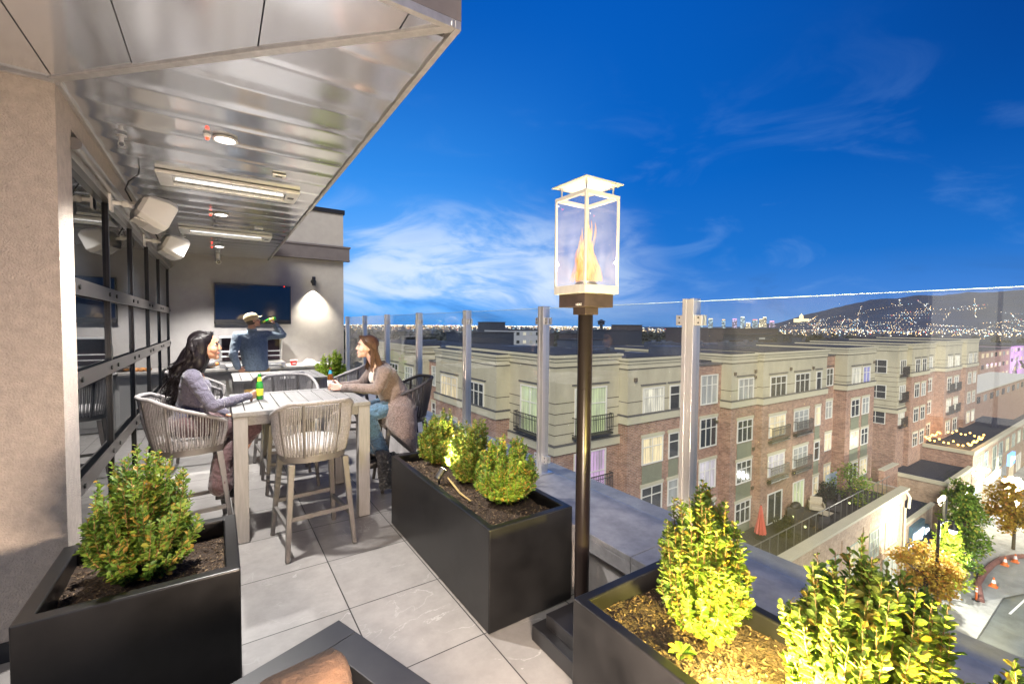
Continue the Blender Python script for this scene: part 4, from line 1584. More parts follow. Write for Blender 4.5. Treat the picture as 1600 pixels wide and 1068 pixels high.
# television and wall lamp
tv = thing('television', 'large dark television on the end wall above the grill', 'television', (0.59, 9.95, 2.1))
b = MB()
b.box(-0.05, 1.24, 9.915, 9.965, 1.74, 2.50)
b.build('bezel', mat('tv_bezel', (0.018, 0.018, 0.02), 0.35), tv, bevel=0.004)
b = MB()
b.box(-0.035, 1.225, 9.911, 9.914, 1.82, 2.485)
sm, t_, p_ = nt('tv_screen')
p_.inputs['Base Color'].default_value = (0.006, 0.008, 0.018, 1)
p_.inputs['Roughness'].default_value = 0.08
p_.inputs['Specular IOR Level'].default_value = 0.7
b.build('screen', sm, tv)
b = MB()
b.box(0.2, 1.0, 9.966, 9.998, 1.9, 2.3)
b.build('wall_mount', M['bolt'], tv)
b = MB()
b.ball((1.12, 9.910, 2.49), 0.008, 8)
b.build('standby_light', M['red_glow'], tv)
wl = thing('wall_sconce', 'small black cylinder sconce washing the end wall with light', 'sconce', (1.67, 9.9, 2.62))
b = MB()
b.cyl((1.67, 9.90, 2.54), (1.67, 9.90, 2.72), 0.035, n=18)
b.build('cylinder', M['black_metal'], wl, smooth=40)
b = MB()
b.cyl((1.67, 9.998, 2.63), (1.67, 9.93, 2.63), 0.05, n=18)
b.build('wall_plate', M['black_metal'], wl, smooth=40)
lamp('sconce_lamp', 'SPOT', (1.67, 9.90, 2.535), 330, (1.0, 0.90, 0.72), 0.025, aim=(1.67, 9.945, 0), spot=92, blend=0.8)
# ================================================================= PEOPLE
def skin_mat(name, col):
    m, t, p = nt(name)
    p.inputs['Base Color'].default_value = (*col, 1)
    p.inputs['Roughness'].default_value = 0.48
    p.inputs['Subsurface Weight'].default_value = 0.15
    p.inputs['Subsurface Radius'].default_value = (0.02, 0.008, 0.004)
    p.inputs['Subsurface Scale'].default_value = 0.3
    return m


def cloth_mat(name, col, var=0.15, vscale=60, rough=0.9, fold=0.5, fscale=14, weave=0.3, wscale=500):
    m, t, p = nt(name)
    tcx = t.nodes.new('ShaderNodeTexCoord')
    n = t.nodes.new('ShaderNodeTexNoise')
    n.inputs['Scale'].default_value = vscale
    n.inputs['Detail'].default_value = 5
    t.links.new(tcx.outputs['Object'], n.inputs['Vector'])
    r = t.nodes.new('ShaderNodeValToRGB')
    r.color_ramp.elements[0].position = 0.35
    r.color_ramp.elements[1].position = 0.65
    r.color_ramp.elements[0].color = (*[c * (1 - var) for c in col], 1)
    r.color_ramp.elements[1].color = (*[min(1, c * (1 + var)) for c in col], 1)
    t.links.new(n.outputs[0], r.inputs[0])
    t.links.new(r.outputs[0], p.inputs['Base Color'])
    p.inputs['Roughness'].default_value = rough
    p.inputs['Sheen Weight'].default_value = 0.3
    f = t.nodes.new('ShaderNodeTexNoise')
    f.inputs['Scale'].default_value = fscale
    f.inputs['Detail'].default_value = 2
    f.inputs['Distortion'].default_value = 1.0
    t.links.new(tcx.outputs['Object'], f.inputs['Vector'])
    b1 = t.nodes.new('ShaderNodeBump')
    b1.inputs['Strength'].default_value = fold
    b1.inputs['Distance'].default_value = 0.03
    t.links.new(f.outputs[0], b1.inputs['Height'])
    w = t.nodes.new('ShaderNodeTexNoise')
    w.inputs['Scale'].default_value = wscale
    t.links.new(tcx.outputs['Object'], w.inputs['Vector'])
    b2 = t.nodes.new('ShaderNodeBump')
    b2.inputs['Strength'].default_value = weave
    b2.inputs['Distance'].default_value = 0.003
    t.links.new(w.outputs[0], b2.inputs['Height'])
    t.links.new(b1.outputs[0], b2.inputs['Normal'])
    t.links.new(b2.outputs[0], p.inputs['Normal'])
    return m


def cap_(b, p0, p1, r0, r1=None, n=14):
    """capsule"""
    r1 = r0 if r1 is None else r1
    p0, p1 = Vector(p0), Vector(p1)
    d = (p1 - p0)
    if d.length < 1e-5:
        b.ball(p0, r0, n)
        return
    d.normalize()
    pts, rs = [], []
    for k in range(5):
        a = math.pi / 2 * (1 - k / 5)
        pts.append(p0 - d * r0 * math.sin(a))
        rs.append(max(1e-4, r0 * math.cos(a)))
    pts.append(p0)
    rs.append(r0)
    pts.append(p1)
    rs.append(r1)
    for k in range(1, 6):
        a = math.pi / 2 * k / 5
        pts.append(p1 + d * r1 * math.sin(a))
        rs.append(max(1e-4, r1 * math.cos(a)))
    b.tube(pts, rs, n)


def torso(b, secs, n=28):
    """closed loft of ellipses: (centre, half depth along d, half width along w, d, w)"""
    vs = []
    for c, a, w_, d, w in secs:
        c, d, w = Vector(c), Vector(d).normalized(), Vector(w).normalized()
        for k in range(n):
            q = 2 * math.pi * k / n
            vs.append(c + d * (a * math.cos(q)) + w * (w_ * math.copysign(abs(math.sin(q)) ** 0.85, math.sin(q))))
    fs = []
    for i in range(len(secs) - 1):
        for k in range(n):
            l = (k + 1) % n
            fs.append((i * n + k, i * n + l, (i + 1) * n + l, (i + 1) * n + k))
    fs += [tuple(range(n - 1, -1, -1)), tuple((len(secs) - 1) * n + k for k in range(n))]
    b.add(vs, fs)


def chain(b, pts, rs):
    for i in range(len(pts) - 1):
        cap_(b, pts[i], pts[i + 1], rs[i], rs[i + 1])


def organic(b, name, m, parent, voxel=0.007, smooth=3, fold=0.0, fsize=0.08):
    o = b.build(name, m, parent)
    r = o.modifiers.new('remesh', 'REMESH')
    r.mode = 'VOXEL'
    r.voxel_size = voxel
    r.use_smooth_shade = True
    if smooth:
        s = o.modifiers.new('smooth', 'SMOOTH')
        s.factor = 0.5
        s.iterations = smooth
    if fold:
        tx = bpy.data.textures.new(name + '_folds', 'CLOUDS')
        tx.noise_scale = fsize
        tx.noise_depth = 2
        d = o.modifiers.new('folds', 'DISPLACE')
        d.texture = tx
        d.texture_coords = 'LOCAL'
        d.strength = fold
        d.mid_level = 0.5
    # evaluate now so the mesh that is read from the scene is the finished surface
    dg = bpy.context.evaluated_depsgraph_get()
    me = bpy.data.meshes.new_from_object(o.evaluated_get(dg))
    me.name = name
    o.modifiers.clear()
    o.data = me
    me.shade_smooth()
    return o


def hand(b, w, f, n, thumb, curl=(0.3, 0.5, 0.4), spread=0.10, s=1.0, tc=0.5):
    """wrist w, finger direction f, palm normal n, thumb side sign; curls towards n"""
    w, f, n = Vector(w), Vector(f).normalized(), Vector(n)
    n = (n - f * n.dot(f)).normalized()
    sd = f.cross(n) * thumb
    for k, off in enumerate((0.030, 0.010, -0.010, -0.028)):
        cap_(b, w + sd * off * 0.55 * s, w + f * 0.078 * s + sd * off * s, 0.0145 * s, 0.0125 * s, 10)
    for k, (off, ln) in enumerate(((0.030, 0.066), (0.010, 0.076), (-0.010, 0.070), (-0.029, 0.054))):
        p = w + f * 0.080 * s + sd * off * s
        a = 0.0
        d0 = (f + sd * (off / 0.03) * spread).normalized()
        for j, (fr, c) in enumerate(zip((0.46, 0.30, 0.24), curl)):
            a += c * (1 + 0.10 * (k - 1.5))
            d = d0 * math.cos(a) + n * math.sin(a)
            q = p + d * ln * fr * s
            cap_(b, p, q, (0.0095 - 0.001 * j) * s, (0.0085 - 0.001 * j) * s, 8)
            p = q
    p = w + f * 0.022 * s + sd * 0.026 * s
    d = (f * 0.62 + sd * 0.75 + n * 0.25).normalized()
    q = p + d * 0.040 * s
    cap_(b, p, q, 0.0135 * s, 0.011 * s, 8)
    d2 = (f * 0.8 + sd * 0.25 + n * tc).normalized()
    cap_(b, q, q + d2 * 0.036 * s, 0.0105 * s, 0.0085 * s, 8)


def head_shape(b, c, F, U, s=1.0):
    c, F, U = Vector(c), Vector(F).normalized(), Vector(U)
    U = (U - F * U.dot(F)).normalized()
    Rr = F.cross(U)
    rot = Matrix((F, Rr, U)).transposed()
    P = lambda f, r, u: c + (F * f + Rr * r + U * u) * s
    b.ball(P(-0.012, 0, 0.030), s, 22, (0.098, 0.076, 0.090), rot)
    b.ball(P(0.022, 0, 0.000), s, 20, (0.070, 0.064, 0.088), rot)
    b.ball(P(0.038, 0, -0.056), s, 18, (0.050, 0.053, 0.052), rot)
    b.ball(P(0.068, 0, -0.094), s, 12, (0.022, 0.024, 0.020), rot)
    b.ball(P(0.078, 0, 0.036), s, 12, (0.013, 0.050, 0.012), rot)
    for q in (-1, 1):
        b.ball(P(0.056, q * 0.038, -0.026), s, 12, (0.032, 0.028, 0.032), rot)
        b.ball(P(-0.008, q * 0.076, -0.005), s, 10, (0.020, 0.009, 0.032), rot)
    cap_(b, P(0.086, 0, 0.016), P(0.103, 0, -0.022), 0.0075 * s, 0.0105 * s, 10)
    for q in (-1, 1):
        b.ball(P(0.094, q * 0.010, -0.027), s, 8, (0.009, 0.008, 0.007), rot)
    b.ball(P(0.083, 0, -0.055), s, 10, (0.012, 0.024, 0.007), rot)
    b.ball(P(0.081, 0, -0.067), s, 10, (0.012, 0.021, 0.008), rot)
    return P, rot


def face_bits(P, rot, body, s, hair_m, lip_m, smile=0.0):
    we, ie = M['eye_white'], M['eye_dark']
    for q in (-1, 1):
        b = MB()
        b.ball(P(0.0755, q * 0.033, 0.012), s, 12, (0.010, 0.014, 0.0085), rot)
        e = b.build('eye', we, body, smooth=180)
        b = MB()
        b.ball(P(0.0835, q * 0.034, 0.012), s, 10, (0.0035, 0.006, 0.0068), rot)
        b.build('iris', ie, e, smooth=180)
        b = MB()
        b.tube([P(0.092, q * 0.016, 0.030), P(0.090, q * 0.034, 0.037), P(0.076, q * 0.054, 0.030)], [0.0035 * s, 0.004 * s, 0.002 * s], 6)
        b.build('eyebrow', hair_m, body, smooth=180)
        b = MB()
        b.tube([P(0.084, q * 0.020, 0.0175), P(0.0865, q * 0.034, 0.0215), P(0.077, q * 0.049, 0.0165)], 0.0022 * s, 6)
        b.build('eyelash', ie, body, smooth=180)
    b = MB()
    b.tube([P(0.080, -0.026, -0.060 + smile), P(0.0905, -0.010, -0.0595), P(0.092, 0, -0.061), P(0.0905, 0.010, -0.0595), P(0.080, 0.026, -0.060 + smile)], [0.002 * s, 0.0048 * s, 0.0052 * s, 0.0048 * s, 0.002 * s], 8)
    b.build('lips', lip_m, body, smooth=180)


M['eye_white'] = mat('eye_white', (0.7, 0.68, 0.65), 0.2)
M['eye_dark'] = mat('eye_dark', (0.015, 0.010, 0.008), 0.15)


def strands(b, roots, rn, wave=0.012, r=0.006, n=10):
    """hair locks: each root is a list of control points"""
    for pts in roots:
        pts = [Vector(p) for p in pts]
        N = n
        out = []
        ph = rn.uniform(0, 6.28)
        jit = Vector((rn.gauss(0, 1), rn.gauss(0, 1), rn.gauss(0, .5)))
        for k in range(N + 1):
            u = k / N * (len(pts) - 1)
            i = min(len(pts) - 2, int(u))
            p0 = pts[max(0, i - 1)]
            p1, p2 = pts[i], pts[i + 1]
            p3 = pts[min(len(pts) - 1, i + 2)]
            t = u - i
            p = 0.5 * ((2 * p1) + (p2 - p0) * t + (2 * p0 - 5 * p1 + 4 * p2 - p3) * t * t + (3 * p1 - p0 - 3 * p2 + p3) * t ** 3)
            g = k / N
            p = p + Vector((math.sin(ph + g * 16), math.cos(ph * 1.7 + g * 15), 0)) * wave * g + jit * 0.006 * g
            out.append(p)
        b.tube(out, [r * (1 - 0.75 * (k / N) ** 2) for k in range(N + 1)], 6)


# ----------------------------------------------------------------- the woman on the left
rn = random.Random(3)
SK1 = skin_mat('skin_warm', (0.52, 0.27, 0.17))
HAIR1 = mat('black_hair', (0.006, 0.004, 0.005), 0.42, var=0.3, vscale=30, spec=0.22)
w1 = thing('person', 'smiling woman with wavy black hair and dark top, holding a green bottle', 'person', (-0.2, 4.5, 0))
F1, U1 = Vector((1, -0.10, 0.02)), Vector((-0.04, 0, 1))
hc = (-0.085, 4.49, 1.555)
b = MB()
P, rot = head_shape(b, hc, F1, U1)
chain(b, [(-0.10, 4.49, 1.49), (-0.175, 4.50, 1.36)], [0.050, 0.056])
chain(b, [(-0.185, 4.50, 1.30), (-0.20, 4.50, 1.15), (-0.215, 4.50, 1.0), (-0.225, 4.50, 0.92)], [0.09, 0.095, 0.09, 0.105])
RS, RE, RW = (-0.175, 4.335, 1.315), (-0.045, 4.24, 1.085), (0.225, 4.545, 1.105)
LS, LE, LW = (-0.175, 4.665, 1.315), (-0.09, 4.70, 1.06), (0.06, 4.56, 0.955)
for S_, E_, W_ in ((RS, RE, RW), (LS, LE, LW)):
    chain(b, [(-0.185, 4.5, 1.31), S_, E_, W_], [0.06, 0.047, 0.036, 0.024])
hips = [(-0.22, 4.41, 0.915), (-0.22, 4.59, 0.915)]
knees = [(0.235, 4.40, 0.845), (0.225, 4.585, 0.845)]
ank = [(0.035, 4.385, 0.40), (0.045, 4.58, 0.42)]
for h_, k_, a_ in zip(hips, knees, ank):
    chain(b, [h_, k_, a_], [0.085, 0.055, 0.036])
    a_ = Vector(a_)
    chain(b, [a_ + Vector((-0.03, 0, -0.045)), a_ + Vector((0.11, 0, -0.075))], [0.034, 0.026])
hand(b, RW, (0.62, 0.78, 0.02), (-0.60, 0.62, 0.05), -1, curl=(0.45, 0.62, 0.45), tc=0.6)
hand(b, LW, (0.8, -0.5, -0.25), (0, 0, -1), 1, curl=(0.3, 0.4, 0.3))
body1 = organic(b, 'body', SK1, w1, 0.0055, 2)
face_bits(P, rot, body1, 1.0, HAIR1, mat('lips_rose', (0.45, 0.12, 0.11), 0.4), smile=0.006)
b = MB()
b.tube([P(0.0885, -0.013, -0.0635), P(0.0915, 0, -0.0655), P(0.0885, 0.013, -0.0635)], 0.0028, 6)
b.build('teeth', M['eye_white'], body1, smooth=180)
b = MB()
chain(b, [(-0.182, 4.50, 1.375), (-0.185, 4.50, 1.31)], [0.058, 0.075])
XF, YW = (1, 0, 0), (0, 1, 0)
torso(b, [((-0.185, 4.50, 1.36), .05, .07, XF, YW), ((-0.185, 4.50, 1.325), .075, .15, XF, YW), ((-0.18, 4.50, 1.24), .098, .165, XF, YW), ((-0.195, 4.50, 1.13), .095, .138, XF, YW), ((-0.21, 4.50, 1.04), .098, .133, XF, YW), ((-0.22, 4.50, 0.95), .118, .158, XF, YW), ((-0.225, 4.50, 0.90), .11, .15, XF, YW)])
b.ball((-0.13, 4.43, 1.215), 1, 16, (0.082, 0.072, 0.072))
b.ball((-0.13, 4.57, 1.215), 1, 16, (0.082, 0.072, 0.072))
for S_, E_, W_ in ((RS, RE, RW), (LS, LE, LW)):
    wv = Vector(W_) + (Vector(E_) - Vector(W_)).normalized() * 0.012
    chain(b, [(-0.185, 4.5, 1.305), S_, E_, wv], [0.078, 0.062, 0.047, 0.036])
organic(b, 'long_sleeved_top', cloth_mat('slate_knit', (0.085, 0.078, 0.115), 0.12, 120, 0.8, 0.9, 16, 0.15, 300), w1, 0.007, 5, fold=0.004, fsize=0.06)
b = MB()
b.ball((-0.235, 4.50, 0.925), 1, 20, (0.135, 0.178, 0.085))
for h_, k_, a_ in zip(hips, knees, ank):
    a_ = Vector(a_)
    chain(b, [h_, k_, a_ + Vector((-0.01, 0, 0.20)), a_ + Vector((-0.025, 0, 0.0))], [0.100, 0.078, 0.082, 0.098])
organic(b, 'trousers', cloth_mat('plum_corduroy', (0.085, 0.045, 0.048), 0.2, 90, 0.85, 1.0, 12, 0.3, 350), w1, 0.008, 4, fold=0.016, fsize=0.07)
b = MB()
for a_ in ank:
    a_ = Vector(a_)
    chain(b, [a_ + Vector((-0.035, 0, -0.05)), a_ + Vector((0.12, 0, -0.078))], [0.042, 0.034])
    b.box(a_.x - 0.07, a_.x + 0.15, a_.y - 0.036, a_.y + 0.036, a_.z - 0.118, a_.z - 0.085)
organic(b, 'shoes', mat('dark_shoe', (0.015, 0.012, 0.012), 0.4), w1, 0.007, 2)
b = MB()
# hair: a cap over the skull and long waves down the back and over the near shoulder
b.ball(P(-0.028, 0, 0.045), 1, 22, (0.100, 0.090, 0.090), rot)
b.ball(P(-0.055, 0, -0.02), 1, 18, (0.085, 0.100, 0.12), rot)
for q_ in (-1, 1):
    b.ball(P(-0.030, q_ * 0.074, -0.005), 1, 16, (0.052, 0.032, 0.095), rot)
    b.ball(P(-0.050, q_ * 0.080, -0.11), 1, 16, (0.055, 0.036, 0.085), rot)
chain(b, [P(-0.075, 0, -0.08), P(-0.115, 0, -0.17), P(-0.155, 0.0, -0.29), P(-0.19, 0, -0.40)], [0.105, 0.110, 0.085, 0.035])
locks = []
for k in range(150):
    a = rn.uniform(-1.0, 1.0)
    st = P(0.050 - 0.10 * rn.random(), a * 0.045, 0.116 - 0.02 * abs(a))
    sd_ = P(-0.025 - 0.075 * rn.random(), a * 0.098, 0.045)
    e0 = P(-0.055 - 0.075 * rn.random(), a * 0.115, -0.075)
    ln = rn.uniform(0.12, 0.44)
    e1_ = Vector(e0) + Vector((-0.05 - 0.06 * rn.random(), a * 0.05 - 0.01, -ln * 0.55))
    e2_ = e1_ + Vector((-0.025 + 0.03 * rn.gauss(0, 1), rn.gauss(0, 0.03), -ln * 0.45))
    locks.append([st, sd_, e0, e1_, e2_])
strands(b, locks, rn, 0.022, 0.015, 14)
h1 = organic(b, 'hair', HAIR1, w1, 0.006, 1)
b = MB()
strands(b, [[Vector(p) + Vector((rn.gauss(0, .010), rn.gauss(0, .010), rn.gauss(0, .008))) for p in l] for l in locks for _ in range(3)], rn, 0.028, 0.0022, 12)
b.build('loose_strands', HAIR1, h1, smooth=180)

# ----------------------------------------------------------------- the woman on the right
SK2 = skin_mat('skin_fair', (0.66, 0.42, 0.33))
HAIR2 = mat('brown_hair', (0.085, 0.040, 0.020), 0.5, var=0.4, vscale=30, spec=0.4)
w2 = thing('person', 'woman in a brown tweed coat leaning on the table edge, straight brown hair, blue jeans', 'person', (1.55, 4.62, 0))
F2, U2 = Vector((-1, 0.06, 0.06)), Vector((0.05, 0, 1))
hc2 = (1.275, 4.60, 1.515)
b = MB()
P, rot = head_shape(b, hc2, F2, U2, 0.98)
chain(b, [(1.30, 4.60, 1.45), (1.375, 4.61, 1.325)], [0.047, 0.055])
chain(b, [(1.40, 4.61, 1.27), (1.47, 4.62, 1.12), (1.55, 4.62, 0.98), (1.60, 4.62, 0.90)], [0.085, 0.09, 0.095, 0.11])
RS, RE, RW = (1.40, 4.77, 1.25), (1.31, 4.90, 1.092), (1.055, 4.90, 1.092)
LS, LE, LW = (1.41, 4.45, 1.25), (1.345, 4.45, 1.092), (1.06, 4.775, 1.092)
for S_, E_, W_ in ((RS, RE, RW), (LS, LE, LW)):
    chain(b, [(1.40, 4.61, 1.27), S_, E_, W_], [0.06, 0.047, 0.036, 0.024])
hips2 = [(1.60, 4.53, 0.90), (1.60, 4.70, 0.90)]
knees2 = [(1.25, 4.52, 0.835), (1.25, 4.72, 0.835)]
ank2 = [(1.40, 4.50, 0.40), (1.38, 4.72, 0.40)]
for h_, k_, a_ in zip(hips2, knees2, ank2):
    chain(b, [h_, k_, a_], [0.085, 0.055, 0.036])
    a_ = Vector(a_)
    chain(b, [a_ + Vector((0.03, 0, -0.045)), a_ + Vector((-0.11, 0, -0.075))], [0.034, 0.026])
hand(b, LW, (-0.82, 0.50, 0.05), (0.45, 0.8, 0.0), -1, curl=(0.5, 0.7, 0.5))
hand(b, RW, (-0.95, -0.25, 0.05), (-0.2, -0.9, 0.0), 1, curl=(0.5, 0.7, 0.5))
body2 = organic(b, 'body', SK2, w2, 0.0055, 2)
face_bits(P, rot, body2, 0.98, HAIR2, mat('lips_soft', (0.50, 0.17, 0.15), 0.4), smile=0.002)
b = MB()
chain(b, [(1.395, 4.61, 1.315), (1.42, 4.61, 1.24)], [0.066, 0.09])
b.ball((1.38, 4.61, 1.20), 1, 18, (0.08, 0.11, 0.10))
organic(b, 'cream_sweater', cloth_mat('cream_knit', (0.66, 0.54, 0.46), 0.08, 150, 0.9, 0.4), w2, 0.008, 3)
b = MB()
# coat: shoulders, leaning back, sleeves, and a long skirt hanging past the seat
D1, D2 = (0.82, 0, 0.57), (0.9, 0, 0.43)
torso(b, [((1.405, 4.61, 1.33), .05, .075, D1, YW), ((1.42, 4.61, 1.29), .09, .165, D1, YW), ((1.455, 4.61, 1.21), .125, .195, D1, YW), ((1.51, 4.615, 1.10), .135, .190, D2, YW), ((1.565, 4.615, 1.0), .150, .20, D2, YW), ((1.60, 4.575, 0.90), .175, .245, (0.95, 0, -0.2), YW), ((1.60, 4.55, 0.76), .20, .275, (0.82, 0, -0.57), YW), ((1.595, 4.545, 0.64), .225, .28, (0.74, 0, -0.67), YW), ((1.58, 4.545, 0.53), .24, .275, (0.66, 0, -0.75), YW)])
for S_, E_, W_ in ((RS, RE, RW), (LS, LE, LW)):
    wv = Vector(W_) + (Vector(E_) - Vector(W_)).normalized() * 0.05
    chain(b, [(1.42, 4.61, 1.26), S_, E_, wv], [0.09, 0.074, 0.058, 0.048])
# lapels / collar
chain(b, [(1.39, 4.525, 1.335), (1.345, 4.53, 1.20), (1.40, 4.55, 1.05)], [0.026, 0.030, 0.022])
chain(b, [(1.39, 4.695, 1.335), (1.345, 4.69, 1.20), (1.40, 4.67, 1.05)], [0.026, 0.030, 0.022])
chain(b, [(1.39, 4.525, 1.335), (1.45, 4.61, 1.345), (1.39, 4.695, 1.335)], [0.026, 0.030, 0.026])
organic(b, 'tweed_coat', cloth_mat('brown_tweed', (0.165, 0.120, 0.105), 0.75, 150, 0.95, 0.8, 10, 0.8, 300), w2, 0.009, 4, fold=0.018, fsize=0.10)
b = MB()
b.ball((1.60, 4.615, 0.905), 1, 18, (0.13, 0.165, 0.08))
for h_, k_, a_ in zip(hips2, knees2, ank2):
    a_ = Vector(a_)
    chain(b, [h_, k_, a_ + Vector((0, 0, 0.03))], [0.098, 0.080, 0.075])
organic(b, 'jeans', cloth_mat('blue_denim', (0.060, 0.125, 0.205), 0.3, 60, 0.85, 1.0, 14, 0.3, 400), w2, 0.009, 3, fold=0.016, fsize=0.07)
b = MB()
for a_ in ank2:
    a_ = Vector(a_)
    chain(b, [a_ + Vector((0, 0, 0.10)), a_ + Vector((0.02, 0, -0.05)), a_ + Vector((-0.12, 0, -0.078))], [0.055, 0.046, 0.036])
    b.box(a_.x - 0.15, a_.x + 0.06, a_.y - 0.036, a_.y + 0.036, a_.z - 0.118, a_.z - 0.085)
organic(b, 'boots', mat('black_boot', (0.012, 0.012, 0.013), 0.35), w2, 0.008, 2)
b = MB()
b.ball(P(-0.026, 0, 0.042), 0.98, 22, (0.098, 0.085, 0.088), rot)
b.ball(P(-0.055, 0, -0.02), 0.98, 18, (0.062, 0.082, 0.09), rot)
locks = []
for k in range(170):
    a = rn.uniform(-1.0, 1.0)
    st = P(0.070 - 0.10 * rn.random(), a * 0.035, 0.112 - 0.012 * abs(a))
    sd_ = P(-0.02 - 0.055 * rn.random(), a * 0.092, 0.040)
    e0 = P(-0.055 - 0.05 * rn.random(), a * 0.088, -0.065)
    e1_ = P(-0.085 - 0.055 * rn.random(), a * 0.098, -0.15)
    e2_ = P(-0.12 - 0.07 * rn.random(), a * 0.105, -0.19 - 0.07 * rn.random())
    locks.append([st, sd_, e0, e1_, e2_])
for k in range(26):
    locks.append([P(0.070, -0.02, 0.110), P(0.035, 0.086 * (1 if k % 2 else -1), 0.045), P(-0.032, 0.090 * (1 if k % 2 else -1), -0.02), P(-0.03 - .03 * rn.random(), 0.100 * (1 if k % 2 else -1), -0.13), P(-0.02 - .04 * rn.random(), 0.105 * (1 if k % 2 else -1), -0.20 - 0.06 * rn.random())])
strands(b, locks, rn, 0.004, 0.009, 10)
h2 = b.build('hair', HAIR2, w2, smooth=180)
b = MB()
strands(b, [[Vector(p) + Vector((rn.gauss(0, .007), rn.gauss(0, .007), rn.gauss(0, .006))) for p in l] for l in locks for _ in range(3)], rn, 0.008, 0.0018, 10)
b.build('loose_strands', HAIR2, h2, smooth=180)

t = thing('draped_jacket', 'dark puffy jacket hanging over the stretcher below the coated woman\'s knees', 'jacket', (1.45, 4.35, 0.35))
b = MB()
for k in range(9):
    cap_(b, (1.33 + 0.035 * k, 4.36 + 0.02 * math.sin(k * 2.1), 0.46 - 0.01 * k), (1.36 + 0.035 * k, 4.35 + 0.03 * math.cos(k * 1.7), 0.10 + 0.03 * math.sin(k)), 0.036, 0.030, 10)
organic(b, 'shell', cloth_mat('black_nylon', (0.018, 0.019, 0.023), 0.2, 20, 0.32, 1.0, 22, 0.0), t, 0.010, 2, fold=0.03, fsize=0.06)

# ----------------------------------------------------------------- the man at the grill
SK3 = skin_mat('skin_ruddy', (0.58, 0.30, 0.20))
w3 = thing('person', 'man in a tan cap and blue-grey shirt, back turned, drinking from a green bottle', 'person', (0.5, 8.45, 0))
F3, U3 = Vector((0.93, 0.22, 0.28)), Vector((-0.28, 0, 0.96))
hc3 = (0.485, 8.45, 1.795)
b = MB()
P, rot = head_shape(b, hc3, F3, U3, 1.02)
chain(b, [(0.47, 8.45, 1.73), (0.47, 8.46, 1.61)], [0.055, 0.062])
chain(b, [(0.47, 8.46, 1.52), (0.49, 8.46, 1.30), (0.52, 8.46, 1.10), (0.53, 8.46, 0.98)], [0.11, 0.12, 0.11, 0.12])
RS, RE, RW = (0.68, 8.47, 1.555), (0.915, 8.42, 1.555), (0.815, 8.47, 1.735)
LS, LE, LW = (0.265, 8.44, 1.535), (0.20, 8.34, 1.25), (0.27, 8.38, 1.02)
for S_, E_, W_ in ((RS, RE, RW), (LS, LE, LW)):
    chain(b, [(0.47, 8.46, 1.54), S_, E_, W_], [0.075, 0.058, 0.042, 0.030])
hips3 = [(0.44, 8.46, 0.95), (0.63, 8.46, 0.95)]
knees3 = [(0.43, 8.45, 0.52), (0.66, 8.45, 0.52)]
ank3 = [(0.42, 8.47, 0.10), (0.68, 8.47, 0.10)]
for h_, k_, a_ in zip(hips3, knees3, ank3):
    chain(b, [h_, k_, a_], [0.095, 0.062, 0.042])
    a_ = Vector(a_)
    chain(b, [a_ + Vector((0, -0.03, -0.05)), a_ + Vector((0.01, 0.14, -0.065))], [0.042, 0.030])
hand(b, RW, (-0.55, -0.05, 0.80), (-0.75, 0.0, -0.55), -1, curl=(0.6, 0.8, 0.5), s=1.08)
hand(b, LW, (0.75, 0.1, -0.6), (0.2, 0.9, 0), 1, curl=(0.5, 0.6, 0.4), s=1.08)
body3 = organic(b, 'body', SK3, w3, 0.006, 2)
HAIR3 = mat('short_brown_hair', (0.07, 0.04, 0.025), 0.6)
face_bits(P, rot, body3, 1.02, HAIR3, mat('lips_muted', (0.40, 0.16, 0.14), 0.4))
b = MB()
b.ball(P(-0.032, 0, 0.000), 1, 18, (0.080, 0.083, 0.072), rot)
b.build('hair', HAIR3, w3, smooth=180)
b = MB()
b.ball(P(-0.012, 0, 0.050), 1.02, 24, (0.112, 0.092, 0.088), rot)
vs = []
n = 14
for k in range(n + 1):
    a = -1.25 + 2.5 * k / n
    vs += [P(0.070 * math.cos(a) + 0.015, 0.075 * math.sin(a), 0.052), P(0.075 + 0.078 * math.cos(a), 0.066 * math.sin(a), 0.046 - 0.014 * abs(math.sin(a)))]
low = [v - U3.normalized() * 0.005 for v in vs]
m_ = len(vs)
fs = []
for k in range(n):
    i = 2 * k
    fs += [(i, i + 1, i + 3, i + 2), (m_ + i, m_ + i + 2, m_ + i + 3, m_ + i + 1), (i + 1, m_ + i + 1, m_ + i + 3, i + 3), (i, i + 2, m_ + i + 2, m_ + i)]
b.add(vs + low, fs)
b.build('cap', cloth_mat('tan_canvas', (0.50, 0.36, 0.19), 0.1, 60, 0.85, 0.3, 30), w3, smooth=50)
b = MB()
chain(b, [(0.47, 8.46, 1.625), (0.47, 8.46, 1.57)], [0.075, 0.095])
torso(b, [((0.47, 8.46, 1.63), .07, .08, YW, XF), ((0.47, 8.46, 1.585), .105, .19, YW, XF), ((0.475, 8.46, 1.50), .125, .222, YW, XF), ((0.485, 8.46, 1.38), .135, .215, YW, XF), ((0.50, 8.46, 1.22), .130, .195, YW, XF), ((0.515, 8.46, 1.08), .128, .190, YW, XF), ((0.525, 8.46, 0.965), .132, .195, YW, XF)])
for S_, E_, W_ in ((RS, RE, RW), (LS, LE, LW)):
    wv = Vector(W_) + (Vector(E_) - Vector(W_)).normalized() * 0.02
    chain(b, [(0.47, 8.46, 1.525), S_, E_, wv], [0.10, 0.080, 0.064, 0.050])
organic(b, 'shirt', cloth_mat('blue_grey_chambray', (0.19, 0.245, 0.31), 0.15, 50, 0.85, 0.8, 9, 0.3, 300), w3, 0.009, 4, fold=0.016, fsize=0.10)
b = MB()
b.ball((0.53, 8.46, 0.955), 1, 20, (0.165, 0.118, 0.09))
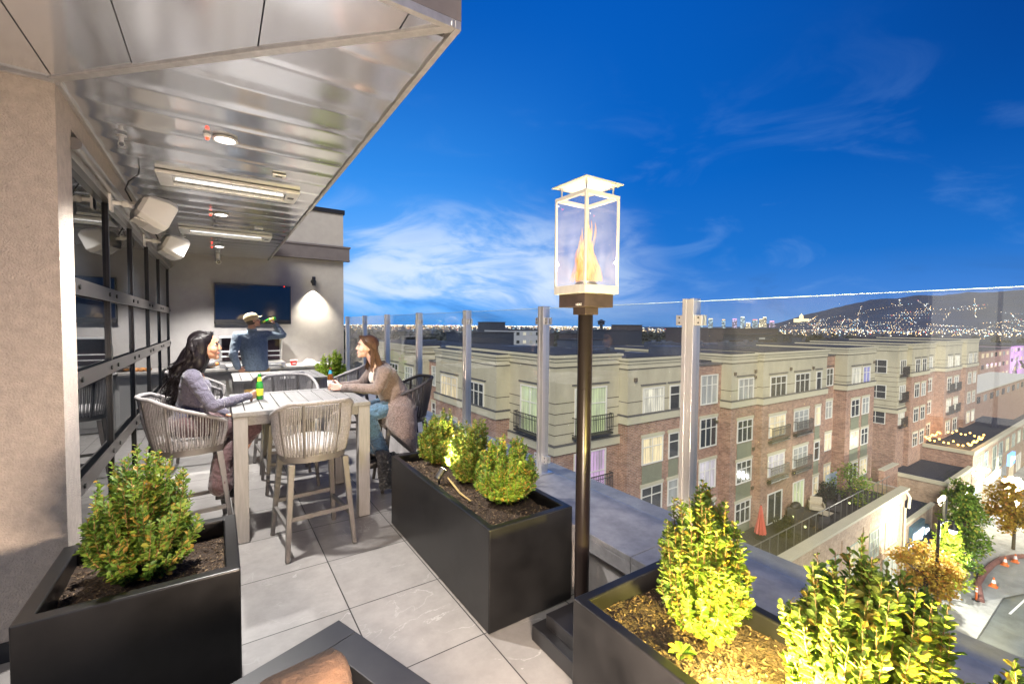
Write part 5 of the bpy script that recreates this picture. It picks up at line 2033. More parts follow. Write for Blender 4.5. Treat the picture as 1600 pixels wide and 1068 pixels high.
for h_, k_, a_ in zip(hips3, knees3, ank3):
    chain(b, [h_, k_, Vector(a_) + Vector((0, 0, 0.03))], [0.105, 0.082, 0.070])
organic(b, 'trousers', cloth_mat('ochre_trousers', (0.42, 0.25, 0.07), 0.1, 40, 0.85, 0.8, 10), w3, 0.010, 3, fold=0.016)
b = MB()
for a_ in ank3:
    a_ = Vector(a_)
    chain(b, [a_ + Vector((0, -0.04, -0.045)), a_ + Vector((0.01, 0.15, -0.06))], [0.050, 0.038])
organic(b, 'shoes', M['black_metal'], w3, 0.009, 2)
mo = Vector(P(0.105, 0, -0.062))
ax = (mo - Vector((0.80, 8.46, 1.83))).normalized()
bottle('green beer bottle tipped to the mouth of the man in the cap', tuple(mo - ax * 0.236), g1, yl, yl, axis=ax)
# ================================================================= THE CITY
KS = 0.885


def K(x, y, z):
    return (x * KS, y * KS, 1.75 - (1.75 - z) * KS)


ZS = -18.4          # street level
ZP = -12.0          # roof terrace of the low building


def brick_mat(name, c1, c2, mortar=(0.42, 0.36, 0.30)):
    m, t, p = nt(name)
    g = t.nodes.new('ShaderNodeNewGeometry')
    sp = t.nodes.new('ShaderNodeSeparateXYZ')
    t.links.new(g.outputs['Position'], sp.inputs[0])
    ad = t.nodes.new('ShaderNodeMath')
    t.links.new(sp.outputs[0], ad.inputs[0])
    t.links.new(sp.outputs[1], ad.inputs[1])
    cb = t.nodes.new('ShaderNodeCombineXYZ')
    t.links.new(ad.outputs[0], cb.inputs[0])
    t.links.new(sp.outputs[2], cb.inputs[1])
    br = t.nodes.new('ShaderNodeTexBrick')
    br.inputs['Scale'].default_value = 1.0
    br.inputs['Brick Width'].default_value = 0.26
    br.inputs['Row Height'].default_value = 0.09
    br.inputs['Mortar Size'].default_value = 0.008
    br.inputs['Color1'].default_value = (*c1, 1)
    br.inputs['Color2'].default_value = (*c2, 1)
    br.inputs['Mortar'].default_value = (*mortar, 1)
    t.links.new(cb.outputs[0], br.inputs['Vector'])
    n = t.nodes.new('ShaderNodeTexNoise')
    n.inputs['Scale'].default_value = 2.2
    n.inputs['Detail'].default_value = 9
    n.inputs['Roughness'].default_value = 0.7
    t.links.new(g.outputs['Position'], n.inputs['Vector'])
    mx = t.nodes.new('ShaderNodeMix')
    mx.data_type = 'RGBA'
    mx.blend_type = 'MULTIPLY'
    mx.inputs[0].default_value = 1.0
    r = t.nodes.new('ShaderNodeMapRange')
    r.inputs[1].default_value = 0.3
    r.inputs[2].default_value = 0.7
    r.inputs[3].default_value = 0.65
    r.inputs[4].default_value = 1.3
    t.links.new(n.outputs[0], r.inputs[0])
    t.links.new(br.outputs[0], mx.inputs[6])
    t.links.new(r.outputs[0], mx.inputs[7])
    t.links.new(mx.outputs[2], p.inputs['Base Color'])
    p.inputs['Roughness'].default_value = 0.9
    return m


M['brick'] = brick_mat('red_brick', (0.235, 0.112, 0.070), (0.385, 0.21, 0.135))
M['tan_brick'] = brick_mat('tan_brick', (0.36, 0.24, 0.15), (0.46, 0.33, 0.22))
M['beige'] = mat('beige_render', (0.45, 0.41, 0.29), 0.9, var=0.13, vscale=1.2, bump=0.1, bscale=30, detail=9.0, stretch=(1, 1, 0.35))
M['beige_trim'] = mat('beige_trim', (0.50, 0.46, 0.33), 0.85, var=0.05, vscale=1.5)
M['groove'] = mat('groove_shade_paint', (0.10, 0.085, 0.06), 0.9)  # raised strips, the shade of the grooves is put into this dark colour
M['slate_line'] = mat('slate_flashing', (0.09, 0.085, 0.08), 0.7)
M['sage'] = mat('sage_spandrel', (0.20, 0.21, 0.14), 0.8, var=0.1, vscale=2)
M['win_white'] = mat('window_frame_white', (0.66, 0.64, 0.57), 0.6)
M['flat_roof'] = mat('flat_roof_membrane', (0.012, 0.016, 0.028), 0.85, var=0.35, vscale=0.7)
M['iron'] = mat('balcony_iron', (0.03, 0.028, 0.028), 0.5, 0.4)
wg, t_, p_ = nt('window_glass')
p_.inputs['Base Color'].default_value = (0.035, 0.042, 0.048, 1)
p_.inputs['Roughness'].default_value = 0.06
p_.inputs['Specular IOR Level'].default_value = 0.8
M['pane'] = wg


def lit_mat(name, c, s, curtain=0.5):
    m, t, p = nt(name)
    g = t.nodes.new('ShaderNodeNewGeometry')
    w = t.nodes.new('ShaderNodeTexNoise')
    w.inputs['Scale'].default_value = 1.3
    w.inputs['Detail'].default_value = 5
    mp_ = t.nodes.new('ShaderNodeMapping')
    mp_.inputs['Scale'].default_value = (2.6, 2.6, 0.5)
    t.links.new(g.outputs['Position'], mp_.inputs[0])
    t.links.new(mp_.outputs[0], w.inputs['Vector'])
    r = t.nodes.new('ShaderNodeMapRange')
    r.inputs[1].default_value = 0.35
    r.inputs[2].default_value = 0.62
    r.inputs[3].default_value = s * (1 - curtain) * 0.45
    r.inputs[4].default_value = s * 0.72
    # folds of curtain over whatever stands in the room
    wv = t.nodes.new('ShaderNodeTexWave')
    wv.wave_type = 'BANDS'
    wv.bands_direction = 'DIAGONAL'
    wv.inputs['Scale'].default_value = 3.2
    wv.inputs['Distortion'].default_value = 1.5
    m2_ = t.nodes.new('ShaderNodeMapping')
    m2_.inputs['Scale'].default_value = (1, 1, 0.02)
    t.links.new(g.outputs['Position'], m2_.inputs[0])
    t.links.new(m2_.outputs[0], wv.inputs['Vector'])
    md = t.nodes.new('ShaderNodeMath')
    md.operation = 'MULTIPLY_ADD'
    md.inputs[1].default_value = 0.16
    t.links.new(wv.outputs['Fac'], md.inputs[0])
    t.links.new(w.outputs[0], md.inputs[2])
    r.inputs[1].default_value = 0.44
    r.inputs[2].default_value = 0.72
    t.links.new(md.outputs[0], r.inputs[0])
    p.inputs['Base Color'].default_value = (0.3, 0.3, 0.28, 1)
    p.inputs['Emission Color'].default_value = (*c, 1)
    p.inputs['Roughness'].default_value = 0.1
    t.links.new(r.outputs[0], p.inputs['Emission Strength'])
    m.cycles.emission_sampling = 'NONE'
    return m


LIT = {'w': lit_mat('warm_window', (1.0, 0.74, 0.34), 0.95), 'c': lit_mat('cream_window', (1.0, 0.90, 0.66), 0.80), 'g': lit_mat('green_curtain', (0.55, 0.66, 0.25), 0.75, 0.4),
       'p': lit_mat('lilac_window', (0.85, 0.72, 0.86), 0.62, 0.4), 'b': lit_mat('blue_window', (0.12, 0.12, 0.75), 0.7, 0.35), 'd': lit_mat('dim_window', (0.55, 0.62, 0.60), 0.22, 0.8), '0': M['pane'],
       'k': lit_mat('screen_window', (0.75, 0.35, 0.80), 0.8, 0.7)}


def fb(b, ax, pl, u0, u1, d0, d1, z0, z1):
    """box on a facade: u along it, d out of it"""
    if ax == 'y':
        b.box(u0, u1, pl - d1, pl - d0, z0, z1)
    else:
        b.box(pl - d1, pl - d0, u0, u1, z0, z1)


def window(par, ax, pl, u0, u1, z0, z1, lit='0', cols=3, rows=2, frame=None, low=False):
    b = MB()
    f = 0.075
    for (a, c, e, g) in ((u0 - f, u1 + f, z1, z1 + f), (u0 - f, u1 + f, z0 - f, z0), (u0 - f, u0, z0, z1), (u1, u1 + f, z0, z1)):
        fb(b, ax, pl, a, c, -0.02, 0.06, e, g)
    for k in range(1, cols):
        u = u0 + (u1 - u0) * k / cols
        fb(b, ax, pl, u - 0.028, u + 0.028, 0.012, 0.045, z0, z1)
    zz = [z0 + (z1 - z0) * k / rows for k in range(1, rows)] if not low else [z0 + (z1 - z0) * 0.68]
    if low:
        zz = [z0 + (z1 - z0) * 0.66]
    for z in zz:
        fb(b, ax, pl, u0, u1, 0.014, 0.043, z - 0.028, z + 0.028)
    w = b.build('window', frame or M['win_white'], par)
    b = MB()
    fb(b, ax, pl, u0, u1, 0.004, 0.010, z0, z1)
    b.build('pane', LIT[lit], w)
    return w


def lintel(b, ax, pl, u0, u1, z):
    fb(b, ax, pl, u0 - 0.25, u1 + 0.25, 0.004, 0.05, z + 0.22, z + 0.28)


def balcony(par, ax, pl, u0, u1, z, h=0.95, depth=0.35):
    b = MB()
    fb(b, ax, pl, u0 - 0.12, u1 + 0.12, 0.07, depth, z - 0.13, z - 0.03)
    fb(b, ax, pl, u0 - 0.12, u1 + 0.12, depth - 0.045, depth, z + h - 0.045, z + h)
    fb(b, ax, pl, u0 - 0.12, u1 + 0.12, depth - 0.04, depth - 0.005, z + 0.05, z + 0.09)
    fb(b, ax, pl, u0 - 0.12, u1 + 0.12, depth - 0.04, depth - 0.005, z + h - 0.24, z + h - 0.21)
    n = int((u1 - u0 + 0.24) / 0.13)
    for k in range(n + 1):
        u = u0 - 0.11 + (u1 - u0 + 0.22) * k / n
        fb(b, ax, pl, u - 0.012, u + 0.012, depth - 0.035, depth - 0.010, z + 0.05, z + h - 0.03)
    for u in (u0 - 0.12, u1 + 0.09):
        for zz in (z + 0.05, z + h - 0.045):
            fb(b, ax, pl, u, u + 0.03, 0.07, depth, zz, zz + 0.04)
    return b.build('balcony', M['iron'], par)


class Block:
    pass


def block(par, ax, pl, u0, u1, back, ztop, zstr, zbot, beige=True, groove_shade_strips=True):
    """one bay: brick below, rendered top storey with stepped cornice above"""
    if beige:
        b = MB()
        fb(b, ax, pl, u0, u1, -back, 0, zstr, ztop - 0.55)
        b.build('rendered_wall', M['beige'], par)
        b = MB()
        o = 0.0
        for (d, z0, z1) in ((0.03, ztop - 0.55, ztop - 0.30), (0.08, ztop - 0.30, ztop - 0.12), (0.15, ztop - 0.12, ztop)):
            fb(b, ax, pl, u0 - d, u1 + d, -back, d, z0, z1)
        b.build('cornice', M['beige_trim'], par)
        b = MB()
        fb(b, ax, pl, u0 - 0.055, u1 + 0.055, -back + 0.1, 0.055, ztop - 0.575, ztop - 0.551)
        if groove_shade_strips:
            z = ztop - 2.35
            while z > zstr + 0.25:
                fb(b, ax, pl, u0 - 0.004, u1 + 0.004, -back + 0.1, 0.004, z - 0.022, z + 0.022)
                z -= 0.52
        b.build('groove_shade_strips', M['groove'], par)
        b = MB()
        fb(b, ax, pl, u0 - 0.10, u1 + 0.10, -back, 0.10, zstr - 0.42, zstr - 0.001)
        b.build('string_course', M['beige_trim'], par)
        b = MB()
        fb(b, ax, pl, u0 - 0.13, u1 + 0.13, -back, 0.13, zstr, zstr + 0.07)
        b.build('flashing', M['slate_line'], par)
        b = MB()
        fb(b, ax, pl, u0 + 0.05, u1 - 0.05, -back + 0.1, -0.12, ztop + 0.002, ztop + 0.05)
        b.build('roof_membrane', M['flat_roof'], par)
        zt = zstr - 0.421
    else:
        b = MB()
        fb(b, ax, pl, u0 - 0.06, u1 + 0.06, -back, 0.07, ztop - 0.12, ztop)
        b.build('parapet_flashing', M['slate_line'], par)
        zt = ztop - 0.121
    b = MB()
    fb(b, ax, pl, u0, u1, -back, 0, zbot, zt)
    b.build('brick_wall', M['brick'], par)


W0, FH, WH = -1.68, 2.76, 1.36
# ---------------- first apartment block
ap = thing('apartment_block', 'nearer brick and beige apartment block facing the terrace, with a corner bay', 'apartment building', (30, 20, ZP))
BK = 12.0
block(ap, 'y', 16.5, 13.56, 18.02, BK, 0.30, -4.15, ZS)
block(ap, 'y', 15.9, 18.05, 22.6, BK, 0.05, -3.05, ZS)
block(ap, 'y', 16.3, 22.6, 27.45, BK, -0.55, 0, ZP, beige=False)
block(ap, 'y', 15.6, 27.45, 30.6, BK, 0.0, -3.05, ZP)
block(ap, 'y', 15.2, 30.62, 40.5, BK, 0.06, -3.05, ZP)
block(ap, 'y', 15.9, 40.5, 43.9, BK, -0.45, 0, ZP, beige=False)
block(ap, 'y', 15.0, 43.9, 50.2, BK, 0.10, -3.05, ZP)
block(ap, 'x', 12.7, 20.5, 28.6, 6.0, 0.12, -3.0, ZS)
block(ap, 'x', 13.5, 28.6, 31.6, 6.0, -0.9, 0, ZS, beige=False)
block(ap, 'x', 12.7, 31.6, 45.0, 6.0, 0.12, -3.0, ZS)
b = MB()
b.box(13.9, 50.0, 17.0, 27.0, -1.2, -0.45)
b.box(14.0, 18.6, 27.0, 44.5, -1.2, -0.45)
b.build('roof', M['flat_roof'], ap)
rn = random.Random(77)
b = MB()
for k in range(46):
    if k < 30:
        x, y = rn.uniform(16, 49), rn.uniform(18.5, 26)
    else:
        x, y = rn.uniform(14.5, 18), rn.uniform(24, 44)
    w_, d_, h_ = rn.uniform(0.3, 1.1), rn.uniform(0.3, 1.0), rn.uniform(0.25, 0.95)
    b.box(x - w_, x + w_, y - d_, y + d_, -0.449, -0.449 + h_)
    if rn.random() < 0.5:
        b.cyl((x, y, -0.449 + h_ + 0.002), (x, y, -0.449 + h_ + 0.16), 0.22, n=10)
b.build_each('rooftop_unit', mat('rooftop_unit', (0.05, 0.065, 0.10), 0.6, 0.2, var=0.3, vscale=1.0), ap)

lb = MB()


def col(ax, pl, u0, u1, lits, cols=2, top=W0, h=WH, sp=True, start=0, fr=None, rows=2, low=True, head=True):
    """a column of windows, one per storey"""
    for k, l in enumerate(lits):
        k += start
        if l == ' ':
            continue
        z1 = top - FH * k
        window(ap_cur, ax, pl, u0, u1, z1 - h, z1, l, cols, rows, fr, low)
        if k == 0 and head:
            lintel(lb, ax, pl, u0, u1, z1)
        if sp and k > 0 and k < len(lits) + start:
            b_ = MB()
            fb(b_, ax, pl, u0 - 0.02, u1 + 0.02, 0.004, 0.03, z1 - FH + 0.14, z1 - h - 0.14)
            for q in (0.33, 0.66):
                fb(b_, ax, pl, u0 + (u1 - u0) * q - 0.012, u0 + (u1 - u0) * q + 0.012, 0.03, 0.034, z1 - FH + 0.14, z1 - h - 0.14)
            b_.build('spandrel_panel', M['sage'], ap_cur)
        else:
            b_ = MB()
        if k > 0:
            b_ = MB()
            fb(b_, ax, pl, u0 - 0.16, u1 + 0.16, 0.004, 0.07, z1 + 0.076, z1 + 0.26)
            b_.build('window_head', M['beige_trim'], ap_cur)


ap_cur = ap
# corner bay: tall doors with iron balconies
for (ax, pl, u0, u1, l) in (('y', 16.5, 14.9, 17.0, 'g'), ('x', 13.56, 17.7, 19.3, 'g')):
    window(ap, ax, pl, u0, u1, -3.75, -1.45, l, 2, 2, None, True)
    lintel(lb, ax, pl, u0, u1, -1.45)
    balcony(ap, ax, pl, u0 - 0.15, u1 + 0.15, -3.75)
window(ap, 'y', 16.5, 14.9, 17.0, -6.9, -4.75, 'k', 2, 2)
balcony(ap, 'y', 16.5, 14.7, 17.2, -6.9)
window(ap, 'y', 16.5, 14.9, 17.0, -9.6, -7.5, '0', 2, 2)
# bay A
col('y', 15.9, 19.3, 20.95, 'cw0d', 2)
col('y', 15.9, 21.6, 22.45, '00d0', 1)
# brick recess
col('y', 16.3, 25.25, 26.95, 'd0p0', 3, top=-1.35, h=1.75, sp=False, head=False)
# bays B1, B2
col('y', 15.6, 28.3, 30.05, 'd000', 3)
col('y', 15.2, 31.6, 33.75, '0wp ', 3, sp=False)
for k in (1, 2):
    balcony(ap, 'y', 15.2, 31.5, 33.85, W0 - FH * k - WH - 0.25)
col('y', 15.2, 35.2, 37.4, '0dd ', 3, sp=False)
for k in (1, 2):
    balcony(ap, 'y', 15.2, 35.1, 37.5, W0 - FH * k - WH - 0.25)
col('y', 15.2, 38.65, 39.45, '0w0w', 1)
window(ap, 'y', 15.2, 31.7, 33.6, ZP + 0.03, ZP + 2.1, '0', 2, 1)
window(ap, 'y', 15.2, 35.4, 37.0, ZP + 0.03, ZP + 2.2, 'g', 3, 1)
col('y', 15.9, 42.3, 43.5, '0dww', 2, sp=False)
col('y', 15.0, 45.0, 46.7, 'c0w0', 2)
col('y', 15.0, 47.4, 48.9, 'bd0w', 2)
# left wing
for (pl, u0, u1, l) in ((12.7, 21.9, 23.6, '0d0'), (12.7, 25.3, 27.6, 'w0d'), (13.5, 29.3, 31.0, 'd00'), (12.7, 33.0, 34.6, 'd00'), (12.7, 36.4, 38.6, '0d0'), (12.7, 40.5, 42.3, '000')):
    col('x', pl, u0, u1, l, 3, sp=False, top=W0 if pl < 13 else -1.4, head=pl < 13)
lb.build_each('lintel', M['slate_line'], ap)
b = MB()
for (x, pl, z) in ((18.6, 15.9, -1.1), (23.4, 16.3, -1.6), (27.0, 16.3, -4.4), (27.8, 15.6, -1.25), (30.3, 15.6, -1.2), (30.3, 15.6, -1.6), (34.4, 15.2, -1.2), (38.0, 15.2, -1.3), (41.2, 15.9, -4.0), (49.8, 15.0, -1.3), (30.3, 15.6, -6.5), (30.3, 15.6, -9.2)):
    fb(b, 'y', pl, x - 0.10, x + 0.10, 0.003, 0.10, z - 0.10, z + 0.10)
b.build_each('wall_vent', mat('wall_vent', (0.10, 0.075, 0.05), 0.7), ap)

# ---------------- second apartment block, farther along
a2 = thing('apartment_block', 'farther brick and beige apartment block, beyond the nearer one, before the purple-lit house', 'apartment building', (75, 20, ZP))
ap_cur = a2
lb = MB()
block(a2, 'x', 60.2, 16.06, 26, 2.7, -0.05, -6.9, ZS + 2, beige=True)
block(a2, 'y', 16.0, 60.25, 63.0, 6, -0.03, -6.9, ZP - 3)
block(a2, 'y', 15.6, 63.0, 69.1, 10, 0.15, -3.05, ZP - 3)
block(a2, 'y', 16.2, 69.1, 74.4, 10, 0.05, -3.05, ZP - 3)
block(a2, 'y', 15.3, 74.4, 81.9, 10, 0.30, -3.05, ZP - 3)
block(a2, 'y', 16.0, 81.9, 85.5, 10, 0.05, -3.05, ZP - 3)
block(a2, 'y', 15.5, 85.5, 92.2, 10, 0.45, -3.05, ZP - 3)
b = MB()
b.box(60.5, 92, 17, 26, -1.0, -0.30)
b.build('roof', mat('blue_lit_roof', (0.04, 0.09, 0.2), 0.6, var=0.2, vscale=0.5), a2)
for k in range(3):
    window(a2, 'x', 60.2, 17.0, 18.6, W0 - FH * k - WH, W0 - FH * k, '0', 2, 2)
    window(a2, 'x', 60.2, 20.5, 22.1, W0 - FH * k - WH, W0 - FH * k, '0d0'[k], 2, 2)
    window(a2, 'y', 16.0, 60.8, 62.5, W0 - FH * k - WH, W0 - FH * k, '0dc'[k], 3, 2)
    balcony(a2, 'y', 16.0, 60.7, 62.6, W0 - FH * k - WH - 0.2)
for (pl, u0, u1, l) in ((15.6, 64.2, 65.7, '0000'), (15.6, 66.6, 68.0, '0d00'), (16.2, 71.2, 73.0, 'd000'), (15.3, 75.6, 77.4, 'c0cd'), (15.3, 78.8, 80.6, 'cdc0'), (16.0, 83, 84.4, '0000'), (15.5, 86.8, 88.4, 'd00w'), (15.5, 89.6, 91.0, '0d0c')):
    col('y', pl, u0, u1, l, 2, sp=False)
for k in (1, 2):
    balcony(a2, 'y', 15.3, 75.5, 77.5, W0 - FH * k - WH - 0.2)
    balcony(a2, 'y', 15.3, 78.7, 80.7, W0 - FH * k - WH - 0.2)
lb.build_each('lintel', M['slate_line'], a2)

# ---------------- low shops along the street
YF = 11.5
ps = thing('corner_shop_building', 'long low brick building with a dark roof terrace, directly below the apartments', 'shop building', (26, 13, ZS))
b = MB()
b.box(3.2, 46.2, YF, 15.0, ZS, ZP - 0.02)
b.build('wall', M['tan_brick'], ps)
b = MB()
b.box(3.2, 46.2, YF + 0.3, 16.4, ZP - 0.019, ZP)
b.build('terrace_surface', mat('terrace_pavers', (0.030, 0.027, 0.025), 0.9, var=0.45, vscale=1.3, bump=0.3, bscale=8), ps)
b = MB()
b.box(3.1, 46.3, YF - 0.12, YF + 0.30, ZP - 0.001, ZP + 0.75)
b.box(45.98, 46.3, YF + 0.302, 15.0, ZP + 0.001, ZP + 0.75)
b.build('parapet', M['tan_brick'], ps)
b = MB()
b.box(3.0, 46.42, YF - 0.22, YF + 0.40, ZP + 0.751, ZP + 0.92)
b.build('stone_coping', M['beige_trim'], ps)
b = MB()
for k in range(38):
    x = 8.5 + k
    b.box(x - 0.02, x + 0.02, YF + 1.0, YF + 1.04, ZP + 0.002, ZP + 1.55)
b.box(8.4, 46, YF + 0.995, YF + 1.045, ZP + 1.55, ZP + 1.60)
b.box(8.4, 46, YF + 1.00, YF + 1.04, ZP + 0.12, ZP + 0.15)
b.build('glass_rail', mat('terrace_rail_metal', (0.22, 0.21, 0.19), 0.45, 0.6), ps)
ap_cur = ps
for i, (u0, u1, l) in enumerate(((31.5, 33.2, 'd'), (34.8, 36.9, 'w'), (38.7, 40.4, 'd'), (41.9, 44.3, 'd'))):
    window(ps, 'y', YF, u0, u1, ZP - 2.9, ZP - 0.95, l, 2 + (i > 1), 3, mat('green_grey_frame', (0.38, 0.42, 0.34), 0.6) if i == 0 else bpy.data.materials['green_grey_frame'])
    window(ps, 'y', YF, u0 - 0.3, u1 + 0.3, ZS + 0.2, ZS + 2.6, 'c', 3, 1, bpy.data.materials['green_grey_frame'])
b = MB()
b.box(45.0, 45.5, YF - 0.06, YF, ZS, ZP - 0.02)
b.box(37.4, 37.8, YF - 0.06, YF, ZS, ZP - 0.02)
b.box(33.8, 34.2, YF - 0.06, YF, ZS, ZP - 0.02)
b.box(3.2, 46.2, YF - 0.05, YF, ZS + 3.1, ZS + 3.35)
b.build_each('pier', M['tan_brick'], ps)
b = MB()
for x in (42.6, 42.9, 43.2):
    b.box(x, x + .12, YF - 0.10, YF - 0.001, ZP + .0, ZP + .12)
b.tube([(45.9, YF - .1, ZP + 0.7), (45.9, YF - .35, ZP + .3), (45.9, YF - .3, ZP - .6)], 0.10, 8)
b.tube([(45.75, YF - .14, ZP - .6), (45.75, YF - .14, ZS + .5)], 0.07, 8)
b.build('downpipe', M['beige_trim'], ps)

sh = thing('lettered_shop', 'single storey tan shop with a lit blue sign and dark awnings', 'shop', (50, 13, ZS))
z2 = K(0, 0, -16.4)[2]
b = MB()
b.box(46.45, 54.2, YF + 0.05, 16, ZS, z2)
b.build('wall', M['tan_brick'], sh)
b = MB()
b.box(46.45, 54.3, YF - .05, YF + 0.25, z2 + .001, z2 + 0.22)
b.build('parapet_cap', M['beige_trim'], sh)
b = MB()
b.box(46.45, 54.2, YF + .252, 16, z2 + .001, z2 + .05)
b.build('roof', M['flat_roof'], sh)
b = MB()
b.prism([(47.6, z2 - 1.95), (52.2, z2 - 1.95), (52.2, z2 - 1.2), (50.8, z2 - 1.05), (50.8, z2 - 0.35), (47.6, z2 - 0.35)], 'y', YF - 0.22, YF + 0.04)
sg = b.build('sign_board', mat('sign_blue_grey', (0.05, 0.10, 0.14), 0.5), sh)


M['neon_white'] = emit('lit_letters', (0.80, 0.86, 1.0), 4.0, sample=False)
M['neon_blue'] = emit('lit_blue', (0.20, 0.45, 1.0), 1.2, sample=False)
M['neon_teal'] = emit('lit_teal', (0.10, 0.75, 0.75), 1.5, sample=False)
text_mesh('sign_letters', "gorgr", 1.25, M['neon_white'], sg, (47.7, YF - 0.26, z2 - 1.55), (R_(90), 0, 0), 0.04, 0.02)
text_mesh('small_letters', "pizza", 0.5, M['neon_white'], sg, (50.9, YF - 0.26, z2 - 1.62), (R_(90), 0, 0), 0.03, 0.012)
b = MB()
b.box(46.6, 47.5, YF - .2, YF + .04, z2 - 2.1, z2 - 1.6)
s2 = b.build('side_sign', mat('sign_navy', (0.03, 0.04, 0.09), 0.5), sh)
b = MB()
b.box(46.75, 47.4, YF - .225, YF - .201, z2 - 1.95, z2 - 1.75)
b.build('lit_strip', M['neon_white'], s2)
for i, (x0, x1, c) in enumerate(((46.6, 49.0, (0.16, 0.17, 0.16)), (49.1, 53.6, (0.035, 0.05, 0.065)))):
    b = MB()
    b.prism([(YF + .04, z2 - 2.0), (YF - 1.3, z2 - 3.0), (YF - 1.3, z2 - 3.2), (YF + .04, z2 - 3.2)], 'x', x0, x1)
    b.build('awning', mat('awning_cloth_%s' % ('grey', 'dark')[i], c, 0.8, var=0.1, vscale=3), sh)
b = MB()
b.box(47.0, 53.4, YF - 0.02, YF + .03, ZS + .1, z2 - 3.25)
b.build('shop_window', LIT['c'], sh)
b = MB()
for x in (49.6, 50.3, 51.2):
    b.box(x, x + .12, YF - 1.25, YF - 1.2, ZS + .6, z2 - 3.25)
    b.box(x, x + .5, YF - 1.25, YF - 1.2, ZS + .6 + (x - 49) * .4, ZS + .75 + (x - 49) * .4)
b.build_each('teal_window_light', M['neon_teal'], sh)
lamp('shop_glow', 'POINT', (50, YF - 2.6, ZS + 1.6), 200, (0.85, 0.95, 1.0), 0.05)

r3 = thing('low_brick_shop', 'small low brick shop squeezed between the lettered shop and the rooftop with string lights', 'shop', (62, 13, ZS))
z3 = K(0, 0, -15.4)[2]
b = MB()
b.box(58.4, 67.9, YF, 16, ZS, z3)
b.build('wall', M['tan_brick'], r3)
b = MB()
b.box(58.3, 67.9, YF - .1, YF + .3, z3 + .001, z3 + .35)
b.box(58.3, 58.6, YF + .302, 16, z3 + .001, z3 + .35)
b.build('parapet', M['beige_trim'], r3)
b = MB()
b.box(58.62, 67.9, YF + .302, 16, z3 + .001, z3 + .06)
b.build('roof', M['flat_roof'], r3)
b = MB()
b.box(59, 67.5, YF - .03, YF - .005, ZS + .2, ZS + 2.6)
b.build('shop_window', LIT['w'], r3)
for i, x in enumerate((60.5, 65.5)):
    b = MB()
    b.box(x, x + 1.6, YF - .7, YF - .55, ZS + 2.9, ZS + 3.5)
    b.build('blade_sign', M[('neon_blue', 'neon_white')[i]], r3)
lamp('shop_glow', 'POINT', (63, YF - 1.5, ZS + 2.4), 420, (1.0, 0.86, 0.60), 0.05)
t = thing('alley_wall', 'dark red brick wall closing the alley between the two low shops', 'wall', (56, 16, ZS))
b = MB()
b.box(54.25, 58.3, 15.2, 15.6, ZS, z3 + 1.2)
b.build('wall', M['brick'], t)
b = MB()
b.box(54.2, 58.35, 15.15, 15.65, z3 + 1.201, z3 + 1.3)
b.build('coping', M['beige_trim'], t)
t = thing('oval_blade_sign', 'tall oval white-rimmed sign standing out over the alley mouth', 'sign', (54.9, YF, z2))
b = MB()
pts = [(54.9 + 0.42 * math.cos(a), z2 - 0.2 + 1.15 * math.sin(a)) for a in [2 * math.pi * k / 28 for k in range(28)]]
b.prism(pts, 'y', YF - 0.7, YF - 0.55)
b.build('rim', M['beige_trim'], t)
b = MB()
pts = [(54.9 + 0.32 * math.cos(a), z2 - 0.2 + 1.0 * math.sin(a)) for a in [2 * math.pi * k / 28 for k in range(28)]]
b.prism(pts, 'y', YF - 0.715, YF - 0.701)
b.build('face', M['slate_line'], t)
b = MB()
b.tube([(54.5, YF - .62, z2 + .3), (54.2, YF - .4, z2 + .3), (54.1, YF, z2 + .3)], 0.05, 6)
b.build('arm', M['iron'], t)

d4 = thing('roof_deck_building', 'two storey brick building whose roof deck glows with orange string lights', 'building', (80, 13, ZS))
z4 = K(0, 0, -13.2)[2]
X4 = 68.0
b = MB()
b.box(X4, 100, YF, 16.0, ZS, z4 - 0.4)
b.build('wall', M['brick'], d4)
b = MB()
b.box(X4 - .05, 100, YF - .06, YF - .001, ZS, z4 - .4)
b.build('front_wall', M['tan_brick'], d4)
b = MB()
b.box(X4 - .1, 100.1, YF - .15, YF + .25, z4 - .399, z4)
b.box(X4 - .1, X4 + .2, YF + .252, 16.0, z4 - .399, z4)
b.build('parapet', M['beige_trim'], d4)
b = MB()
b.box(X4 + .21, 100, YF + .252, 16.0, z4 - .399, z4 - .34)
b.build('roof', M['flat_roof'], d4)
ap_cur = d4
for i, (u, l) in enumerate(((70, 'd'), (73, 'd'), (77.5, '0'), (81, '0'), (85, 'w'), (89, 'd'), (93, 'c'), (97, '0'))):
    window(d4, 'y', YF - .06, u, u + 1.8, z4 - 2.6 - (1.3 if i in (2, 3) else 0), z4 - .95, l, 2, 2, bpy.data.materials['green_grey_frame'])
for i, u in enumerate((69.5, 74, 78.5, 83, 88, 93)):
    b = MB()
    b.box(u, u + 3.2, YF - .09, YF - .0605, ZS + .2, ZS + 2.6)
    b.build('shop_window', LIT['cwcdwc'[i]], d4)
b = MB()
b.box(70, 76.5, YF - .9, YF - .7, z4 - 3.9, z4 - 3.2)
b.build('fascia_sign', M['neon_white'], d4)
b = MB()
b.box(80.0, 83, YF - 1.2, YF - .9, z4 - 3.4, z4 - 2.0)
sg = b.build('box_sign', M['neon_blue'], d4)
b = MB()
b.box(80.3, 81.0, YF - 1.23, YF - 1.201, z4 - 3.2, z4 - 2.2)
b.box(81.2, 82.7, YF - 1.23, YF - 1.201, z4 - 2.9, z4 - 2.5)
b.build('lettering', M['neon_white'], sg)
lamp('shop_glow', 'POINT', (72, YF - 1.6, ZS + 2.8), 520, (1.0, 0.86, 0.62), 0.05)
lamp('shop_glow', 'POINT', (80, YF - 1.6, ZS + 2.8), 520, (1.0, 0.90, 0.70), 0.05)
